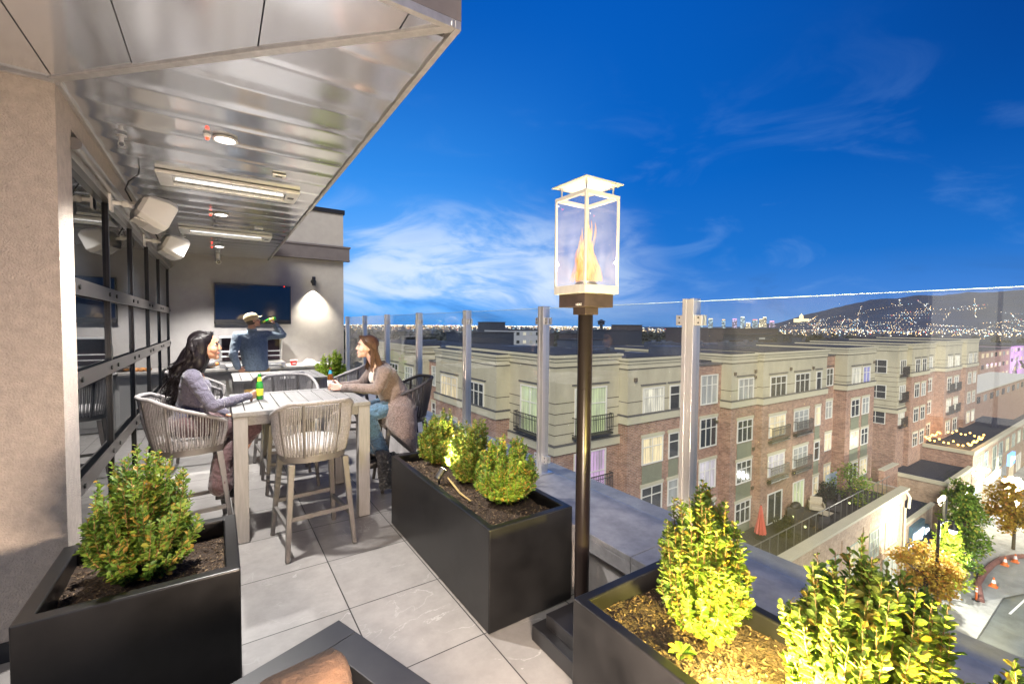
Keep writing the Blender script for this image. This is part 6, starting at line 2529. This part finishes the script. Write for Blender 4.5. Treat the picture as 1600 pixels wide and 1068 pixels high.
t = thing('string_lights', 'orange festoon lights strung round the far roof deck', 'string lights', (74, 14, z4))
M['bulb'] = emit('festoon_bulb', (1.0, 0.52, 0.10), 7.0, sample=False)
M['wire'] = mat('festoon_wire', (0.02, 0.02, 0.02), 0.6)
ring = [(68.6, 12.0), (76.0, 12.0), (76.0, 15.5), (68.6, 15.5), (68.6, 12.0)]
b, bw = MB(), MB()
for i in range(4):
    p, q = ring[i], ring[i + 1]
    n = 14 if i % 2 == 0 else 9
    pts = []
    for k in range(n + 1):
        u = k / n
        z = z4 + 0.75 - 0.35 * math.sin(math.pi * ((u * 3) % 1))
        pts.append((p[0] + (q[0] - p[0]) * u, p[1] + (q[1] - p[1]) * u, z))
        b.ball((pts[-1][0], pts[-1][1], z - 0.08), 0.10, 6)
    bw.tube(pts, 0.012, 4)
bw.build('wire', M['wire'], t)
b.build_each('bulb', M['bulb'], t)
lamp('festoon_glow', 'POINT', (72, 13.6, z4 + 0.7), 260, (1.0, 0.52, 0.15), 0.05)

# ---------------- people's things on the roof terrace
def closed_umbrella(x, y):
    t = thing('closed_parasol', 'closed red parasol on the dark roof terrace', 'parasol', (x, y, ZP))
    b = MB()
    b.cyl((x, y, ZP), (x, y, ZP + 2.25), 0.03, n=8)
    b.build('pole', M['iron'], t)
    b = MB()
    pr = []
    n = 20
    vs, fs = [], []
    for r, z in ((0.30, 0.35), (0.26, 0.7), (0.15, 1.35), (0.10, 1.85), (0.03, 2.2)):
        for k in range(n):
            a = 2 * math.pi * k / n
            q = r * (1 + (0.22 if k % 2 else -0.16))
            vs.append((x + q * math.cos(a), y + q * math.sin(a), ZP + z))
    for i in range(4):
        for k in range(n):
            l = (k + 1) % n
            fs.append((i * n + k, i * n + l, (i + 1) * n + l, (i + 1) * n + k))
    fs += [tuple(range(n - 1, -1, -1)), tuple(4 * n + k for k in range(n))]
    b.add(vs, fs)
    b.build('canopy', mat('coral_canvas', (0.52, 0.10, 0.07), 0.8), t)
    b = MB()
    b.lathe([(0.35, 0.0), (0.35, 0.06), (0.06, 0.10)], (x, y, ZP), 14)
    b.build('base', M['iron'], t)


closed_umbrella(29.3, 14.45)
M['wicker'] = mat('pale_wicker', (0.42, 0.36, 0.26), 0.85, var=0.2, vscale=20)
M['dark_sofa'] = mat('dark_cushion', (0.045, 0.04, 0.04), 0.85, var=0.2, vscale=6)


def lounge(x, y, rz, label, m, name='lounge_chair', cat='chair', w=0.8):
    t = thing(name, label, cat, (x, y, ZP), rz)
    b = MB()
    b.box(-w / 2, w / 2, -0.4, 0.4, 0.12, 0.40)
    b.build('seat', m, t, bevel=0.04, local=True)
    b = MB()
    b.box(-w / 2, w / 2, 0.28, 0.46, 0.402, 0.95)
    b.box(-w / 2 - .10, -w / 2 - .002, -0.4, 0.46, 0.12, 0.62)
    b.box(w / 2 + .002, w / 2 + .10, -0.4, 0.46, 0.12, 0.62)
    b.build('backrest', m, t, bevel=0.04, local=True)
    b = MB()
    for sx in (-1, 1):
        for sy in (-.35, .4):
            b.box(sx * w / 2 - .03, sx * w / 2 + .03, sy - .03, sy + .03, 0.003, 0.119)
    b.build_each('foot', M['iron'], t, local=True)


lounge(37.4, 14.4, R_(-60), 'pale wicker lounge chair outside the lit terrace door', M['wicker'])
lounge(38.9, 13.9, R_(200), 'dark outdoor sofa on the roof terrace, right of the pale lounge chair', M['dark_sofa'], 'outdoor_sofa', 'sofa', 1.7)
lounge(34.3, 13.0, R_(150), 'dark low chair near the terrace rail below the parasol', M['dark_sofa'])
t = thing('kettle_grill', 'dark covered barbecue against the terrace wall beside the lit door', 'barbecue', (34.5, 14.6, ZP))
b = MB()
b.box(34.0, 35.1, 14.3, 14.95, ZP + .02, ZP + .85)
b.build('cart', M['dark_sofa'], t, bevel=0.03)
b = MB()
b.ball((34.55, 14.62, ZP + .9), 0.36, 14, (1.5, 0.85, 0.9))
b.build('hood', M['iron'], t, smooth=60)
t = thing('folding_screen', 'pale blue panel leaning against the brick wall on the roof terrace', 'panel', (41.4, 15.0, ZP))
b = MB()
b.box(40.6, 42.6, 15.0, 15.08, ZP + .5, ZP + 1.9)
b.box(40.7, 40.8, 14.95, 14.998, ZP + .0, ZP + 1.5)
b.box(42.4, 42.5, 14.95, 14.998, ZP + .0, ZP + 1.5)
b.build('board', mat('pale_blue_board', (0.42, 0.50, 0.55), 0.6), t)
t = thing('coffee_table', 'low dark slatted table on the roof terrace', 'table', (36.4, 13.4, ZP))
b = MB()
for k in range(5):
    b.box(35.9 + k * .2, 36.08 + k * .2, 13.1, 13.7, ZP + .38, ZP + .42)
b.build('top', M['wicker'], t)
b = MB()
for x in (35.95, 36.8):
    for y in (13.15, 13.65):
        b.box(x - .03, x + .03, y - .03, y + .03, ZP + .003, ZP + .379)
b.build_each('leg', M['iron'], t)
for k, (x, y) in enumerate(((32.4, 13.1), (39.7, 13.1), (33.4, 14.3))):
    t = thing('garden_light', ('small glowing garden light in the middle of the roof terrace', 'small glowing garden light by the terrace hedge', 'small glowing garden light near the closed red parasol')[k], 'garden light', (x, y, ZP), 0, 'garden lights on the roof terrace')
    b = MB()
    b.cyl((x, y, ZP), (x, y, ZP + .45), 0.03, n=8)
    b.build('stake', M['iron'], t)
    b = MB()
    b.ball((x, y, ZP + .52), 0.08, 8)
    b.build('globe', emit('garden_globe', (0.8, 0.85, 0.35), 1.3, sample=False), t)


# ---------------- trees
def tree(label, base, h, rad, seed, m, name='street_tree', trunk_h=0.33, shape='round', nclump=60, leaf_s=0.22, group='young trees along the street', per=64):
    rn = random.Random(seed)
    base = Vector(base)
    t = thing(name, label, 'tree', base, 0, group)
    tb = MB()
    top = base + Vector((rn.uniform(-.1, .1), rn.uniform(-.1, .1), h * 0.72))
    tr = 0.055 + h * 0.008
    tb.tube([base, base + Vector((0.03, 0, h * trunk_h)), base.lerp(top, 0.75), top], [tr * 1.25, tr, tr * 0.6, tr * 0.2], 8)
    lbm = MB()
    for k in range(nclump):
        u = rn.random()
        zz = trunk_h + (1 - trunk_h) * u
        if shape == 'cone':
            pr = 1.0 - 0.88 * u ** 1.1 if u > 0.12 else 0.7 + 2 * u
        else:
            pr = math.sqrt(max(0.02, 1 - (2 * (u - 0.42) / 1.18) ** 2))
        a = rn.uniform(0, 6.28)
        q = rn.random() ** 0.5
        c = base + Vector((math.cos(a) * rad * pr * q, math.sin(a) * rad * pr * q, h * zz))
        s0 = base + Vector((0, 0, h * max(trunk_h, zz - 0.22)))
        tb.tube([s0, s0.lerp(c, 0.5) + Vector((0, 0, 0.05)), c], [tr * 0.35, tr * 0.22, tr * 0.08], 5)
        cr = rad * rn.uniform(0.20, 0.36)
        for j in range(per):
            d = Vector((rn.gauss(0, 1), rn.gauss(0, 1), rn.gauss(0, .7)))
            d = d.normalized() * cr * rn.random() ** 0.4
            nd = Vector((rn.gauss(0, 1), rn.gauss(0, 1), rn.gauss(0, 1))) + d.normalized()
            leaf(lbm, c + d, nd, Vector((0, 0, 1)), leaf_s * rn.uniform(0.8, 1.4), leaf_s * 0.85)
    tb.build('trunk', mat('tree_bark', (0.09, 0.065, 0.045), 0.9, var=0.3, vscale=8) if 'tree_bark' not in bpy.data.materials else bpy.data.materials['tree_bark'], t, smooth=60)
    lbm.build('crown', m, t)
    return t


M['leaf_gold'] = leaf_mat('autumn_gold_leaf', (0.34, 0.24, 0.03), (0.62, 0.42, 0.05), (0.60, 0.25, 0.05), 0.6)
M['leaf_lime'] = leaf_mat('lime_leaf', (0.16, 0.25, 0.02), (0.42, 0.52, 0.04), (0.52, 0.50, 0.05), 0.6)
M['leaf_green'] = leaf_mat('street_green_leaf', (0.08, 0.15, 0.02), (0.22, 0.34, 0.04), (0.40, 0.36, 0.05), 0.6)
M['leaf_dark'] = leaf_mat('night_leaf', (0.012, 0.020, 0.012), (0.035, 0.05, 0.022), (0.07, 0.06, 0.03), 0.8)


def SP(x, y):          # a spot on the pavement
    return (x * KS, y * KS, ZS + 0.16)


tree('golden street tree in front of the shop with the lit blue sign', SP(46.65, 10.25), 4.6, 1.75, 41, M['leaf_gold'], trunk_h=0.34, leaf_s=0.2)
tree('bright lime conical street tree beside the street lamp', SP(51.5, 10.0), 5.2, 1.6, 42, M['leaf_lime'], trunk_h=0.15, shape='cone', nclump=60, leaf_s=0.2)
tree('deep green conical street tree behind the lamp head', SP(57.5, 9.9), 6.2, 1.75, 43, M['leaf_green'], trunk_h=0.12, shape='cone', nclump=66, leaf_s=0.22)
tree('golden street tree standing alone in the bright pavement at the right edge', SP(67.9, 8.25), 6.0, 1.9, 44, M['leaf_gold'], trunk_h=0.36, leaf_s=0.24)
tree('leafy green-gold tree by the low brick shop front', SP(65.0, 11.6), 5.6, 1.6, 45, M['leaf_green'], trunk_h=0.25, leaf_s=0.22)
tree('dim bushy tree on the roof terrace by the rail', (41.0, 13.6, ZP), 2.9, 1.5, 46, M['leaf_green'], 'terrace_tree', 0.12, 'round', 34, 0.16, 'planting on the roof terrace', 30)
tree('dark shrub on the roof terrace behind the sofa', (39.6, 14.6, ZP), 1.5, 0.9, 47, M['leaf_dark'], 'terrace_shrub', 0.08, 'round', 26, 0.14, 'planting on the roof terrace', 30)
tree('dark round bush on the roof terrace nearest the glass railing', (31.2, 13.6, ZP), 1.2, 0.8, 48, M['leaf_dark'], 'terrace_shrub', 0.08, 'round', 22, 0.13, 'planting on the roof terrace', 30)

# ---------------- the street
st = MB()
st.add([(-600, -900, ZS), (3000, -900, ZS), (3000, 3000, ZS), (-600, 3000, ZS)], [(0, 1, 2, 3)])
tag(st.build('ground', mat('city_ground', (0.035, 0.036, 0.040), 0.9, var=0.4, vscale=0.05)), kind='structure')
b = MB()
b.add([(20, -30, ZS + .004), (130, -30, ZS + .004), (130, 8.2, ZS + .004), (20, 8.2, ZS + .004)], [(0, 1, 2, 3)])
tag(b.build('road', mat('asphalt_road', (0.11, 0.12, 0.12), 0.85, var=0.40, vscale=0.5, detail=10, bump=0.2, bscale=12)), kind='structure')
b = MB()
b.box(20, 130, 6.3, YF - 0.1, ZS + 0.008, ZS + 0.15)
tag(b.build('pavement', mat('pavement_concrete', (0.34, 0.335, 0.315), 0.85, var=0.30, vscale=0.9, bump=0.1, bscale=20, detail=10)), kind='structure')
b = MB()
for (x, y, l, w) in ((46.5, 5.6, 7, .12), (50, 4.4, 12, .1)):
    b.add([(x, y, ZS + .008), (x + l, y - .6, ZS + .008), (x + l, y - .6 + w, ZS + .008), (x, y + w, ZS + .008)], [(0, 1, 2, 3)])
tag(b.build('road_marking', mat('road_paint', (0.7, 0.7, 0.68), 0.7)), kind='structure')
kp = [(52.39, 8.0), (55.8, 8.77), (58.8, 8.86), (61.55, 8.76), (63.9, 8.48), (65.53, 7.85), (66.53, 7.35), (67, 5.5), (66, 3)]
b = MB()
b.tube([(x * KS, y * KS, ZS + 0.22) for x, y in kp], 0.22, 8)
t = b.build('brick_kerb', mat('brick_kerb', (0.22, 0.10, 0.08), 0.85, var=0.3, vscale=3), smooth=60)
tag(t, 'curved red-brown brick kerb sweeping round the street corner', 'kerb')
b = MB()
b.prism([(x * KS, y * KS) for x, y in kp], 'z', ZS + 0.155, ZS + 0.16)
tag(b.build('corner_paving', mat('corner_paving', (0.22, 0.22, 0.215), 0.85, var=0.2, vscale=0.8)), kind='structure')


def street_lamp(x, y, h, arm, label):
    t = thing('street_lamp', label, 'street lamp', (x, y, ZS), 0, 'street lamps')
    b = MB()
    b.cyl((x, y, ZS + .15), (x, y, ZS + .9), 0.16, 0.12, 12)
    b.cyl((x, y, ZS + .9), (x, y, ZS + h), 0.10, 0.085, 12)
    b.build('pole', M['iron'], t, smooth=50)
    ex, ey = x + arm[0], y + arm[1]
    b = MB()
    b.tube([(x, y, ZS + h - .25), (x + arm[0] * .5, y + arm[1] * .5, ZS + h - .12), (ex, ey, ZS + h - .35)], 0.055, 8)
    b.build('arm', M['iron'], t, smooth=50)
    b = MB()
    b.lathe([(0.06, -.35), (0.10, -.6), (0.28, -.85), (0.30, -.95), (0.05, -.96)], (ex, ey, ZS + h), 14)
    b.build('shade', M['iron'], t, smooth=50)
    b = MB()
    b.ball((ex, ey, ZS + h - 1.05), 0.22, 12)
    b.build('globe', emit('street_globe', (0.92, 0.97, 1.0), 16, sample=False), t, smooth=180)
    lamp('street_lamp_light', 'POINT', (ex, ey, ZS + h - 1.45), 2400, (1.0, 0.97, 0.86), 0.1)


street_lamp(46.4 * KS, 9.5 * KS, 7.0, (1.9, -0.35), 'black street lamp with a glaring white globe beside the lime tree')
street_lamp(70.5, 5.0, 7.0, (-1.5, 1.0), 'black street lamp beyond the lone golden tree, just outside the right edge')
for k, (x, y) in enumerate(((62.6, 8.08), (64.3, 7.65), (56.5, 7.9))):
    x, y = x * KS, y * KS
    zc = ZS + 0.165
    t = thing('traffic_cone', ('orange traffic cone in the middle of the kerbed corner', 'orange traffic cone at the far side of the kerbed corner', 'orange traffic cone nearest the road rail')[k], 'traffic cone', (x, y, zc), 0, 'orange cones by the kerb')
    b = MB()
    b.box(x - .24, x + .24, y - .24, y + .24, zc, zc + .04)
    b.build('base', bpy.data.materials.get('cone_orange') or mat('cone_orange', (0.75, 0.16, 0.03), 0.5), t)
    b = MB()
    b.lathe([(0.19, 0.041), (0.13, 0.30)], (x, y, zc), 14)
    b.lathe([(0.075, 0.55), (0.04, 0.72)], (x, y, zc), 14)
    b.build('cone_body', bpy.data.materials['cone_orange'], t, smooth=40)
    b = MB()
    b.lathe([(0.131, 0.301), (0.076, 0.549)], (x, y, zc), 14)
    b.build('white_band', M['white_plastic'], t, smooth=40)
x, y = 52.4 * KS, 8.26 * KS
t = thing('channel_post', 'slim orange delineator post with white bands beside the road rail', 'delineator', (x, y, ZS + .15))
b = MB()
b.lathe([(0.22, 0.0), (0.22, 0.05), (0.06, 0.06)], (x, y, ZS + .151), 14)
b.build('base', M['iron'], t)
b = MB()
b.cyl((x, y, ZS + .212), (x, y, ZS + 1.2), 0.065, n=12)
b.build('tube', bpy.data.materials['cone_orange'], t, smooth=40)
b = MB()
b.cyl((x, y, ZS + .8), (x, y, ZS + .95), 0.068, n=12)
b.cyl((x, y, ZS + 1.02), (x, y, ZS + 1.14), 0.068, n=12)
b.build_each('white_band', M['white_plastic'], t, smooth=40)
x, y = 51.2 * KS, 9.57 * KS
t = thing('folding_sign', 'white and red folding pavement sign under the lime tree', 'sign', (x, y, ZS + .16))
b = MB()
b.obox((x - .18, y - .12, ZS + .65), (0.26, -0.38, 0), (0.10, 0.07, 0.48), (0.012, 0.008, -0.004))
b.build('front_board', M['white_plastic'], t)
b = MB()
b.obox((x - .133, y - .083, ZS + .97), (0.25, -0.37, 0), (0.026, 0.018, 0.12), (0.024, 0.016, -0.008))
b.build('red_header', mat('sign_red', (0.6, 0.08, 0.05), 0.5), t)
b = MB()
b.obox((x + .12, y + .08, ZS + .65), (0.26, -0.38, 0), (-0.10, -0.07, 0.48), (0.012, 0.008, 0.004))
b.build('rear_board', M['slate_line'], t)

# ---------------- farther buildings on the right
def far_building(label, x0, x1, y0, y1, ztop, m, win=None, rows=2, name='far_building', group=None, band=None, cols=None):
    t = thing(name, label, 'building', ((x0 + x1) / 2, (y0 + y1) / 2, ZS), 0, group)
    b = MB()
    b.box(x0, x1, y0, y1, ZS, ztop - 0.3)
    b.build('walls', m, t)
    b = MB()
    b.box(x0 - .2, x1 + .2, y0 - .2, y1 + .2, ztop - .299, ztop)
    b.build('roof', band or M['flat_roof'], t)
    if win:
        rn = random.Random(int(x0 * 7))
        n = cols or max(2, int((x1 - x0) / 5))
        for r in range(rows):
            for k in range(n):
                u = x0 + (x1 - x0) * (k + .25) / n
                b = MB()
                b.box(u, u + (x1 - x0) / n * .45, y0 - .08, y0 - .01, ztop - 2.2 - 3.2 * r, ztop - 1.0 - 3.2 * r)
                b.build('window', LIT[win[(r * n + k) % len(win)]], t)
    return t


far_building('reddish brick building with yellow windows beyond the farther apartment block', 175, 214, 29, 45, -4.0, M['brick'], 'wwc0wdw0c', 3)
far_building('purple-lit pale house at the right edge, next to the reddish brick building', 216, 260, 29, 45, -3.4, mat('lilac_render', (0.45, 0.33, 0.45), 0.8), 'pw0cpw', 3)
far_building('long low building with a white fascia band, right of the farther apartment block', 112, 170, 19, 26, -9.4, M['brick'], '0d0d', 1, band=mat('white_band', (0.6, 0.58, 0.5), 0.7))
lamp('house_glow', 'POINT', (225, 20, -10), 9000, (0.75, 0.35, 1.0), 0.1)

# ---------------- rooftops beyond the apartments
rn = random.Random(15)
slate = [mat('far_slate', (0.013, 0.022, 0.045), 0.9), mat('far_blue_grey', (0.026, 0.042, 0.080), 0.9), mat('far_brown', (0.030, 0.028, 0.040), 0.9)]
far_building('white framed office block with lit windows, left of the flame lantern pole', 93, 112, 142, 160, 0.2, mat('pale_office', (0.34, 0.36, 0.40), 0.8), 'd0cd0d', 3, name='office_block', cols=6)
far_building('dark tower block stub standing on the horizon left of the flame lantern', 104, 113, 175, 185, 3.4, slate[0], None, name='office_block')
far_building('wide dark hall with a low parapet right of the nearest steel post', 232, 312, 146, 175, 1.2, slate[2], None, name='exhibition_hall')
far_building('dark warehouse just right of the flame lantern pole', 128, 150, 125, 140, 0.4, slate[0], None, name='warehouse')
far_building('square dark block right of the small water tower', 158, 168, 140, 150, 2.6, slate[2], None, name='warehouse')
t = thing('water_tower', 'tiny dark water tower on the horizon right of the flame lantern pole', 'water tower', (150, 149, ZS))
b = MB()
b.cyl((150, 149, 0.41), (150, 149, 2.4), 0.5, n=8)
for dx_, dy_ in ((-1, 0), (1, 0), (0, 1), (0, -1)):
    b.cyl((150 + dx_, 149 + dy_, 0.41), (150 + dx_ * .8, 149 + dy_ * .8, 2.4), 0.12, n=6)
b.box(148.7, 151.3, 147.7, 150.3, -18, 0.405)
b.build('legs', slate[0], t)
b = MB()
b.lathe([(1.6, 2.4), (1.6, 3.9), (2.3, 3.95), (0.1, 5.1)], (150, 149, 0), 12)
b.build('tank', slate[0], t)
for k in range(44):
    rr = rn.uniform(0.12, 3.6) if k % 2 else rn.uniform(0.9, 5.0)
    d_ = rn.uniform(70, 330)
    a = math.atan(rr)
    x, y = d_ * math.sin(a), d_ * math.cos(a)
    if y < 48 and x < 115:
        y = rn.uniform(50, 90)
        x = y * rr
        if x > 320:
            x = rn.uniform(130, 300)
    ds = math.hypot(x, y)
    w_ = ds * rn.uniform(0.03, 0.07)
    top = 1.75 - ds * rn.uniform(0.012, 0.055)
    top = max(top, -13)
    far_building('dark flat roofed building among the dim rooftops beyond the apartments', x - w_, x + w_, y - w_ * .4, y + w_ * .5, top, slate[k % 3], 'd0000000w'[k % 3:] if k % 4 == 0 else None, 1, name='rooftop_building', group='dim rooftops beyond the apartments', cols=3)

# far trees reading as one dark mass
b = MB()
rn = random.Random(4)
for k in range(900):
    a = R_(rn.uniform(6, 84))
    d_ = rn.uniform(170, 900)
    x, y = d_ * math.sin(a), d_ * math.cos(a)
    r_ = rn.uniform(2.5, 6.0)
    h_ = rn.uniform(7, 13)
    vs, fs = [], []
    c = Vector((x, y, ZS + h_ - r_))
    for j in range(22):
        d = Vector((rn.gauss(0, 1), rn.gauss(0, 1), rn.gauss(0, .8))).normalized() * r_ * rn.uniform(.5, 1)
        e = Vector((rn.gauss(0, 1), rn.gauss(0, 1), rn.gauss(0, 1))).normalized() * r_ * .45
        f = Vector((rn.gauss(0, 1), rn.gauss(0, 1), rn.gauss(0, 1))).normalized() * r_ * .45
        b.add([c + d - e, c + d + f, c + d + e, c + d - f], [(0, 1, 2, 3)])
    b.cyl((x, y, ZS), (x, y, ZS + h_ - r_), 0.3, n=5)
tag(b.build('distant_trees', mat('distant_foliage', (0.018, 0.024, 0.022), 0.9)), kind='stuff')

# ---------------- hills
HR = [(-8, 0), (40, 0.0), (55, 0.0), (62, 0.002), (65, 0.010), (67, 0.022), (69.7, 0.036), (72, 0.046), (74.3, 0.0515), (77, 0.053), (79, 0.054), (83, 0.058), (88, 0.060), (95, 0.055), (110, 0.04)]


def ridge(a):
    for (a0, e0), (a1, e1) in zip(HR, HR[1:]):
        if a0 <= a <= a1:
            return e0 + (e1 - e0) * (a - a0) / (a1 - a0)
    return 0


def hill_z(a, d):
    u = min(1, max(0, (d - 2600) / (6500 - 2600)))
    u = u * u * (3 - 2 * u)
    e = ridge(a)
    nz_ = mnoise.noise(Vector((a * .5, d * .0012, 3))) * 28 + mnoise.noise(Vector((a * 1.6, d * .004, 7))) * 9
    return ZS - 1 + u * (e * 6500 + 20) + nz_ * u * (1 if e > .004 else 0)


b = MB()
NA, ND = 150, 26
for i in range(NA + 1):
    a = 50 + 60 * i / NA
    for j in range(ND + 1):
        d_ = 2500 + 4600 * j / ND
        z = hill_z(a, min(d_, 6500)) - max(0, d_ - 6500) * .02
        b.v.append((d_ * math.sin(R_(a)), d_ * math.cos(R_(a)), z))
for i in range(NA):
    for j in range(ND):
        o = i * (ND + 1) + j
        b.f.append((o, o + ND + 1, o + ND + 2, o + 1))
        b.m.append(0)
tag(b.build('hills', mat('hill_haze_blue', (0.016, 0.036, 0.080), 0.95, var=0.3, vscale=0.004), smooth=180), kind='structure')  # blue of the dusk haze is put into the hill colour
b = MB()
for i in range(61):
    a = -20 + 140 * i / 60
    for d_, z in ((900, ZS - 1.0), (14000, ZS - 1.5), (30000, ZS - 2)):
        b.v.append((d_ * math.sin(R_(a)), d_ * math.cos(R_(a)), z))
for i in range(60):
    for j in range(2):
        o = i * 3 + j
        b.f.append((o, o + 3, o + 4, o + 1))
        b.m.append(0)
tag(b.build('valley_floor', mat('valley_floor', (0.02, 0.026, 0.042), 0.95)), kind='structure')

# ---------------- downtown
t = None
TW = [(1110, .0170, 9, 'd'), (1129, .0150, 7, 'd'), (1146, .0165, 9, 'p'), (1158, .0205, 8, 'd'), (1178, .0150, 10, 'd'), (1187, .0165, 7, 'c'), (1193, .0200, 7, 'c'), (1205, .0120, 9, 'p'), (1094, .010, 8, 'd'), (1168, .009, 9, 'c')]
tlab = ['leftmost lit downtown tower, beside the clamp of the nearest post', 'slim downtown tower with an orange top', 'downtown tower with a purple crown', 'tallest pale downtown tower on the skyline', 'broad downtown tower with red beacons', 'narrow cream downtown tower left of the bright stepped one',
        'bright stepped downtown tower', 'downtown tower with a pink top, rightmost of the cluster', 'low lit downtown block hidden at the post clamp', 'low bright downtown block in the middle of the cluster']
def tower_mat(name, c, s):
    m, t, p = nt(name)
    g = t.nodes.new('ShaderNodeNewGeometry')
    ml = t.nodes.new('ShaderNodeVectorMath')
    ml.operation = 'MULTIPLY'
    ml.inputs[1].default_value = (0.11, 0.11, 0.15)
    fl_ = t.nodes.new('ShaderNodeVectorMath')
    fl_.operation = 'FLOOR'
    wn_ = t.nodes.new('ShaderNodeTexWhiteNoise')
    t.links.new(g.outputs['Position'], ml.inputs[0])
    t.links.new(ml.outputs[0], fl_.inputs[0])
    t.links.new(fl_.outputs[0], wn_.inputs[0])
    mr = t.nodes.new('ShaderNodeMapRange')
    mr.inputs[1].default_value = 0.45
    mr.inputs[2].default_value = 0.9
    mr.inputs[3].default_value = s * 0.10
    mr.inputs[4].default_value = s
    t.links.new(wn_.outputs['Value'], mr.inputs[0])
    p.inputs['Base Color'].default_value = (0.03, 0.04, 0.06, 1)
    p.inputs['Emission Color'].default_value = (*c, 1)
    t.links.new(mr.outputs[0], p.inputs['Emission Strength'])
    m.cycles.emission_sampling = 'NONE'
    return m


tower_mats = {k: tower_mat('tower_face_' + {'d': 'cool', 'p': 'violet', 'c': 'cream'}[k], c, s_) for k, c, s_ in (('d', (0.55, 0.75, 0.85), 0.8), ('p', (0.75, 0.6, 0.95), 0.8), ('c', (1.0, 0.82, 0.52), 1.1))}
RATIO = {1110: 1.60, 1129: 1.69, 1146: 1.77, 1158: 1.83, 1178: 1.93, 1187: 1.98, 1193: 2.01, 1205: 2.075, 1094: 1.535, 1168: 1.875}
for k, (px, el, w_, mk_) in enumerate(TW):
    a = math.atan(RATIO[px])
    d_ = 4200
    x, y = d_ * math.sin(a), d_ * math.cos(a)
    u, v = Vector((math.cos(a), -math.sin(a), 0)), Vector((math.sin(a), math.cos(a), 0))
    t = thing('downtown_tower', tlab[k], 'tower', (x, y, ZS), 0, 'lit towers of the downtown skyline')
    zt_ = 1.75 + d_ * el
    W_ = w_ * 2.1
    b = MB()
    b.obox((x, y, (ZS + zt_) / 2), u * W_, v * 15, (0, 0, (zt_ - ZS) / 2))
    sh_ = b.build('shaft', tower_mats[mk_], t)
    b = MB()
    b.obox((x, y, zt_ + 2.5), u * W_ * .8, v * 12, (0, 0, 2.4))
    b.build('crown', emit('tower_crown_%d' % k, [(1, .7, .3), (1, .6, .25), (.7, .3, 1), (1, .95, .8), (1, .25, .2), (1, .9, .7), (1, .9, .7), (1, .4, .6), (.6, .8, 1), (.9, .9, 1)][k], 1.5, sample=False), t)
a = math.atan(2.357)
d_ = 4300
x, y = d_ * math.sin(a), d_ * math.cos(a)
t = thing('domed_capitol', 'floodlit domed hall on the hill foot right of the downtown towers', 'domed building', (x, y, ZS))
u, v = Vector((math.cos(a), -math.sin(a), 0)), Vector((math.sin(a), math.cos(a), 0))
gold = emit('floodlit_stone', (1.0, 0.78, 0.42), 0.9, sample=False)
zb = hill_z(math.degrees(a), d_)
b = MB()
b.obox((x, y, zb + 8), u * 52, v * 20, (0, 0, 14))
b.build('base', gold, t)
b = MB()
b.lathe([(15, 22), (15, 38), (14, 46), (9, 54), (3, 58), (2, 66)], (x, y, zb), 16)
b.build('dome', gold, t, smooth=50)

# ---------------- lights of the valley and the hillside
lm = [emit('light_' + n_, c, s_, sample=False) for n_, c, s_ in (('amber', (1.0, 0.62, 0.25), 3.2), ('white', (0.90, 0.95, 1.0), 3.2), ('cool', (0.45, 0.85, 1.0), 2.6), ('cream', (1.0, 0.86, 0.60), 3.6), ('red', (1.0, 0.12, 0.08), 2.4))]
rn = random.Random(9)
b = MB()


def dot(a, d_, z, s):
    x, y = d_ * math.sin(a), d_ * math.cos(a)
    b.cur = rn.choices(range(5), (44, 20, 10, 32, 4))[0]
    r_ = d_ * s
    b.add([(x + r_, y, z), (x - r_, y, z), (x, y + r_, z), (x, y - r_, z), (x, y, z + r_), (x, y, z - r_)], [(0, 2, 4), (2, 1, 4), (1, 3, 4), (3, 0, 4), (2, 0, 5), (1, 2, 5), (3, 1, 5), (0, 3, 5)])


for k in range(3400):
    a = R_(rn.uniform(4, 92))
    d_ = 1500 + 9500 * rn.random() ** 1.1
    if rn.random() < 0.25:
        d_ = rn.uniform(1000, 2600)
    dot(a, d_, ZS + rn.uniform(3, 9), rn.uniform(0.0003, 0.0009))
for k in range(520):
    a = R_(rn.uniform(4, 60))
    dot(a, rn.uniform(9000, 13000), ZS + rn.uniform(0, 14), rn.uniform(0.0005, 0.0009))
for k in range(170):            # streets climbing and crossing the foot of the hills
    a = rn.uniform(64, 91)
    d_ = 2700 + 1900 * rn.random() ** 1.6
    da, dd_ = (rn.uniform(-.10, .10), rn.uniform(30, 70)) if k % 3 == 0 else (rn.uniform(.12, .30), rn.uniform(-18, 18))
    for j in range(rn.randint(6, 18)):
        a_, e_ = a + da * j + rn.gauss(0, .02), d_ + dd_ * j + rn.gauss(0, 6)
        if 63 < a_ < 93 and rn.random() < .85:
            dot(R_(a_), e_ - 15, hill_z(a_, e_) + 9, rn.uniform(0.00016, 0.00055))
tag(b.build('city_lights', lm), kind='stuff')
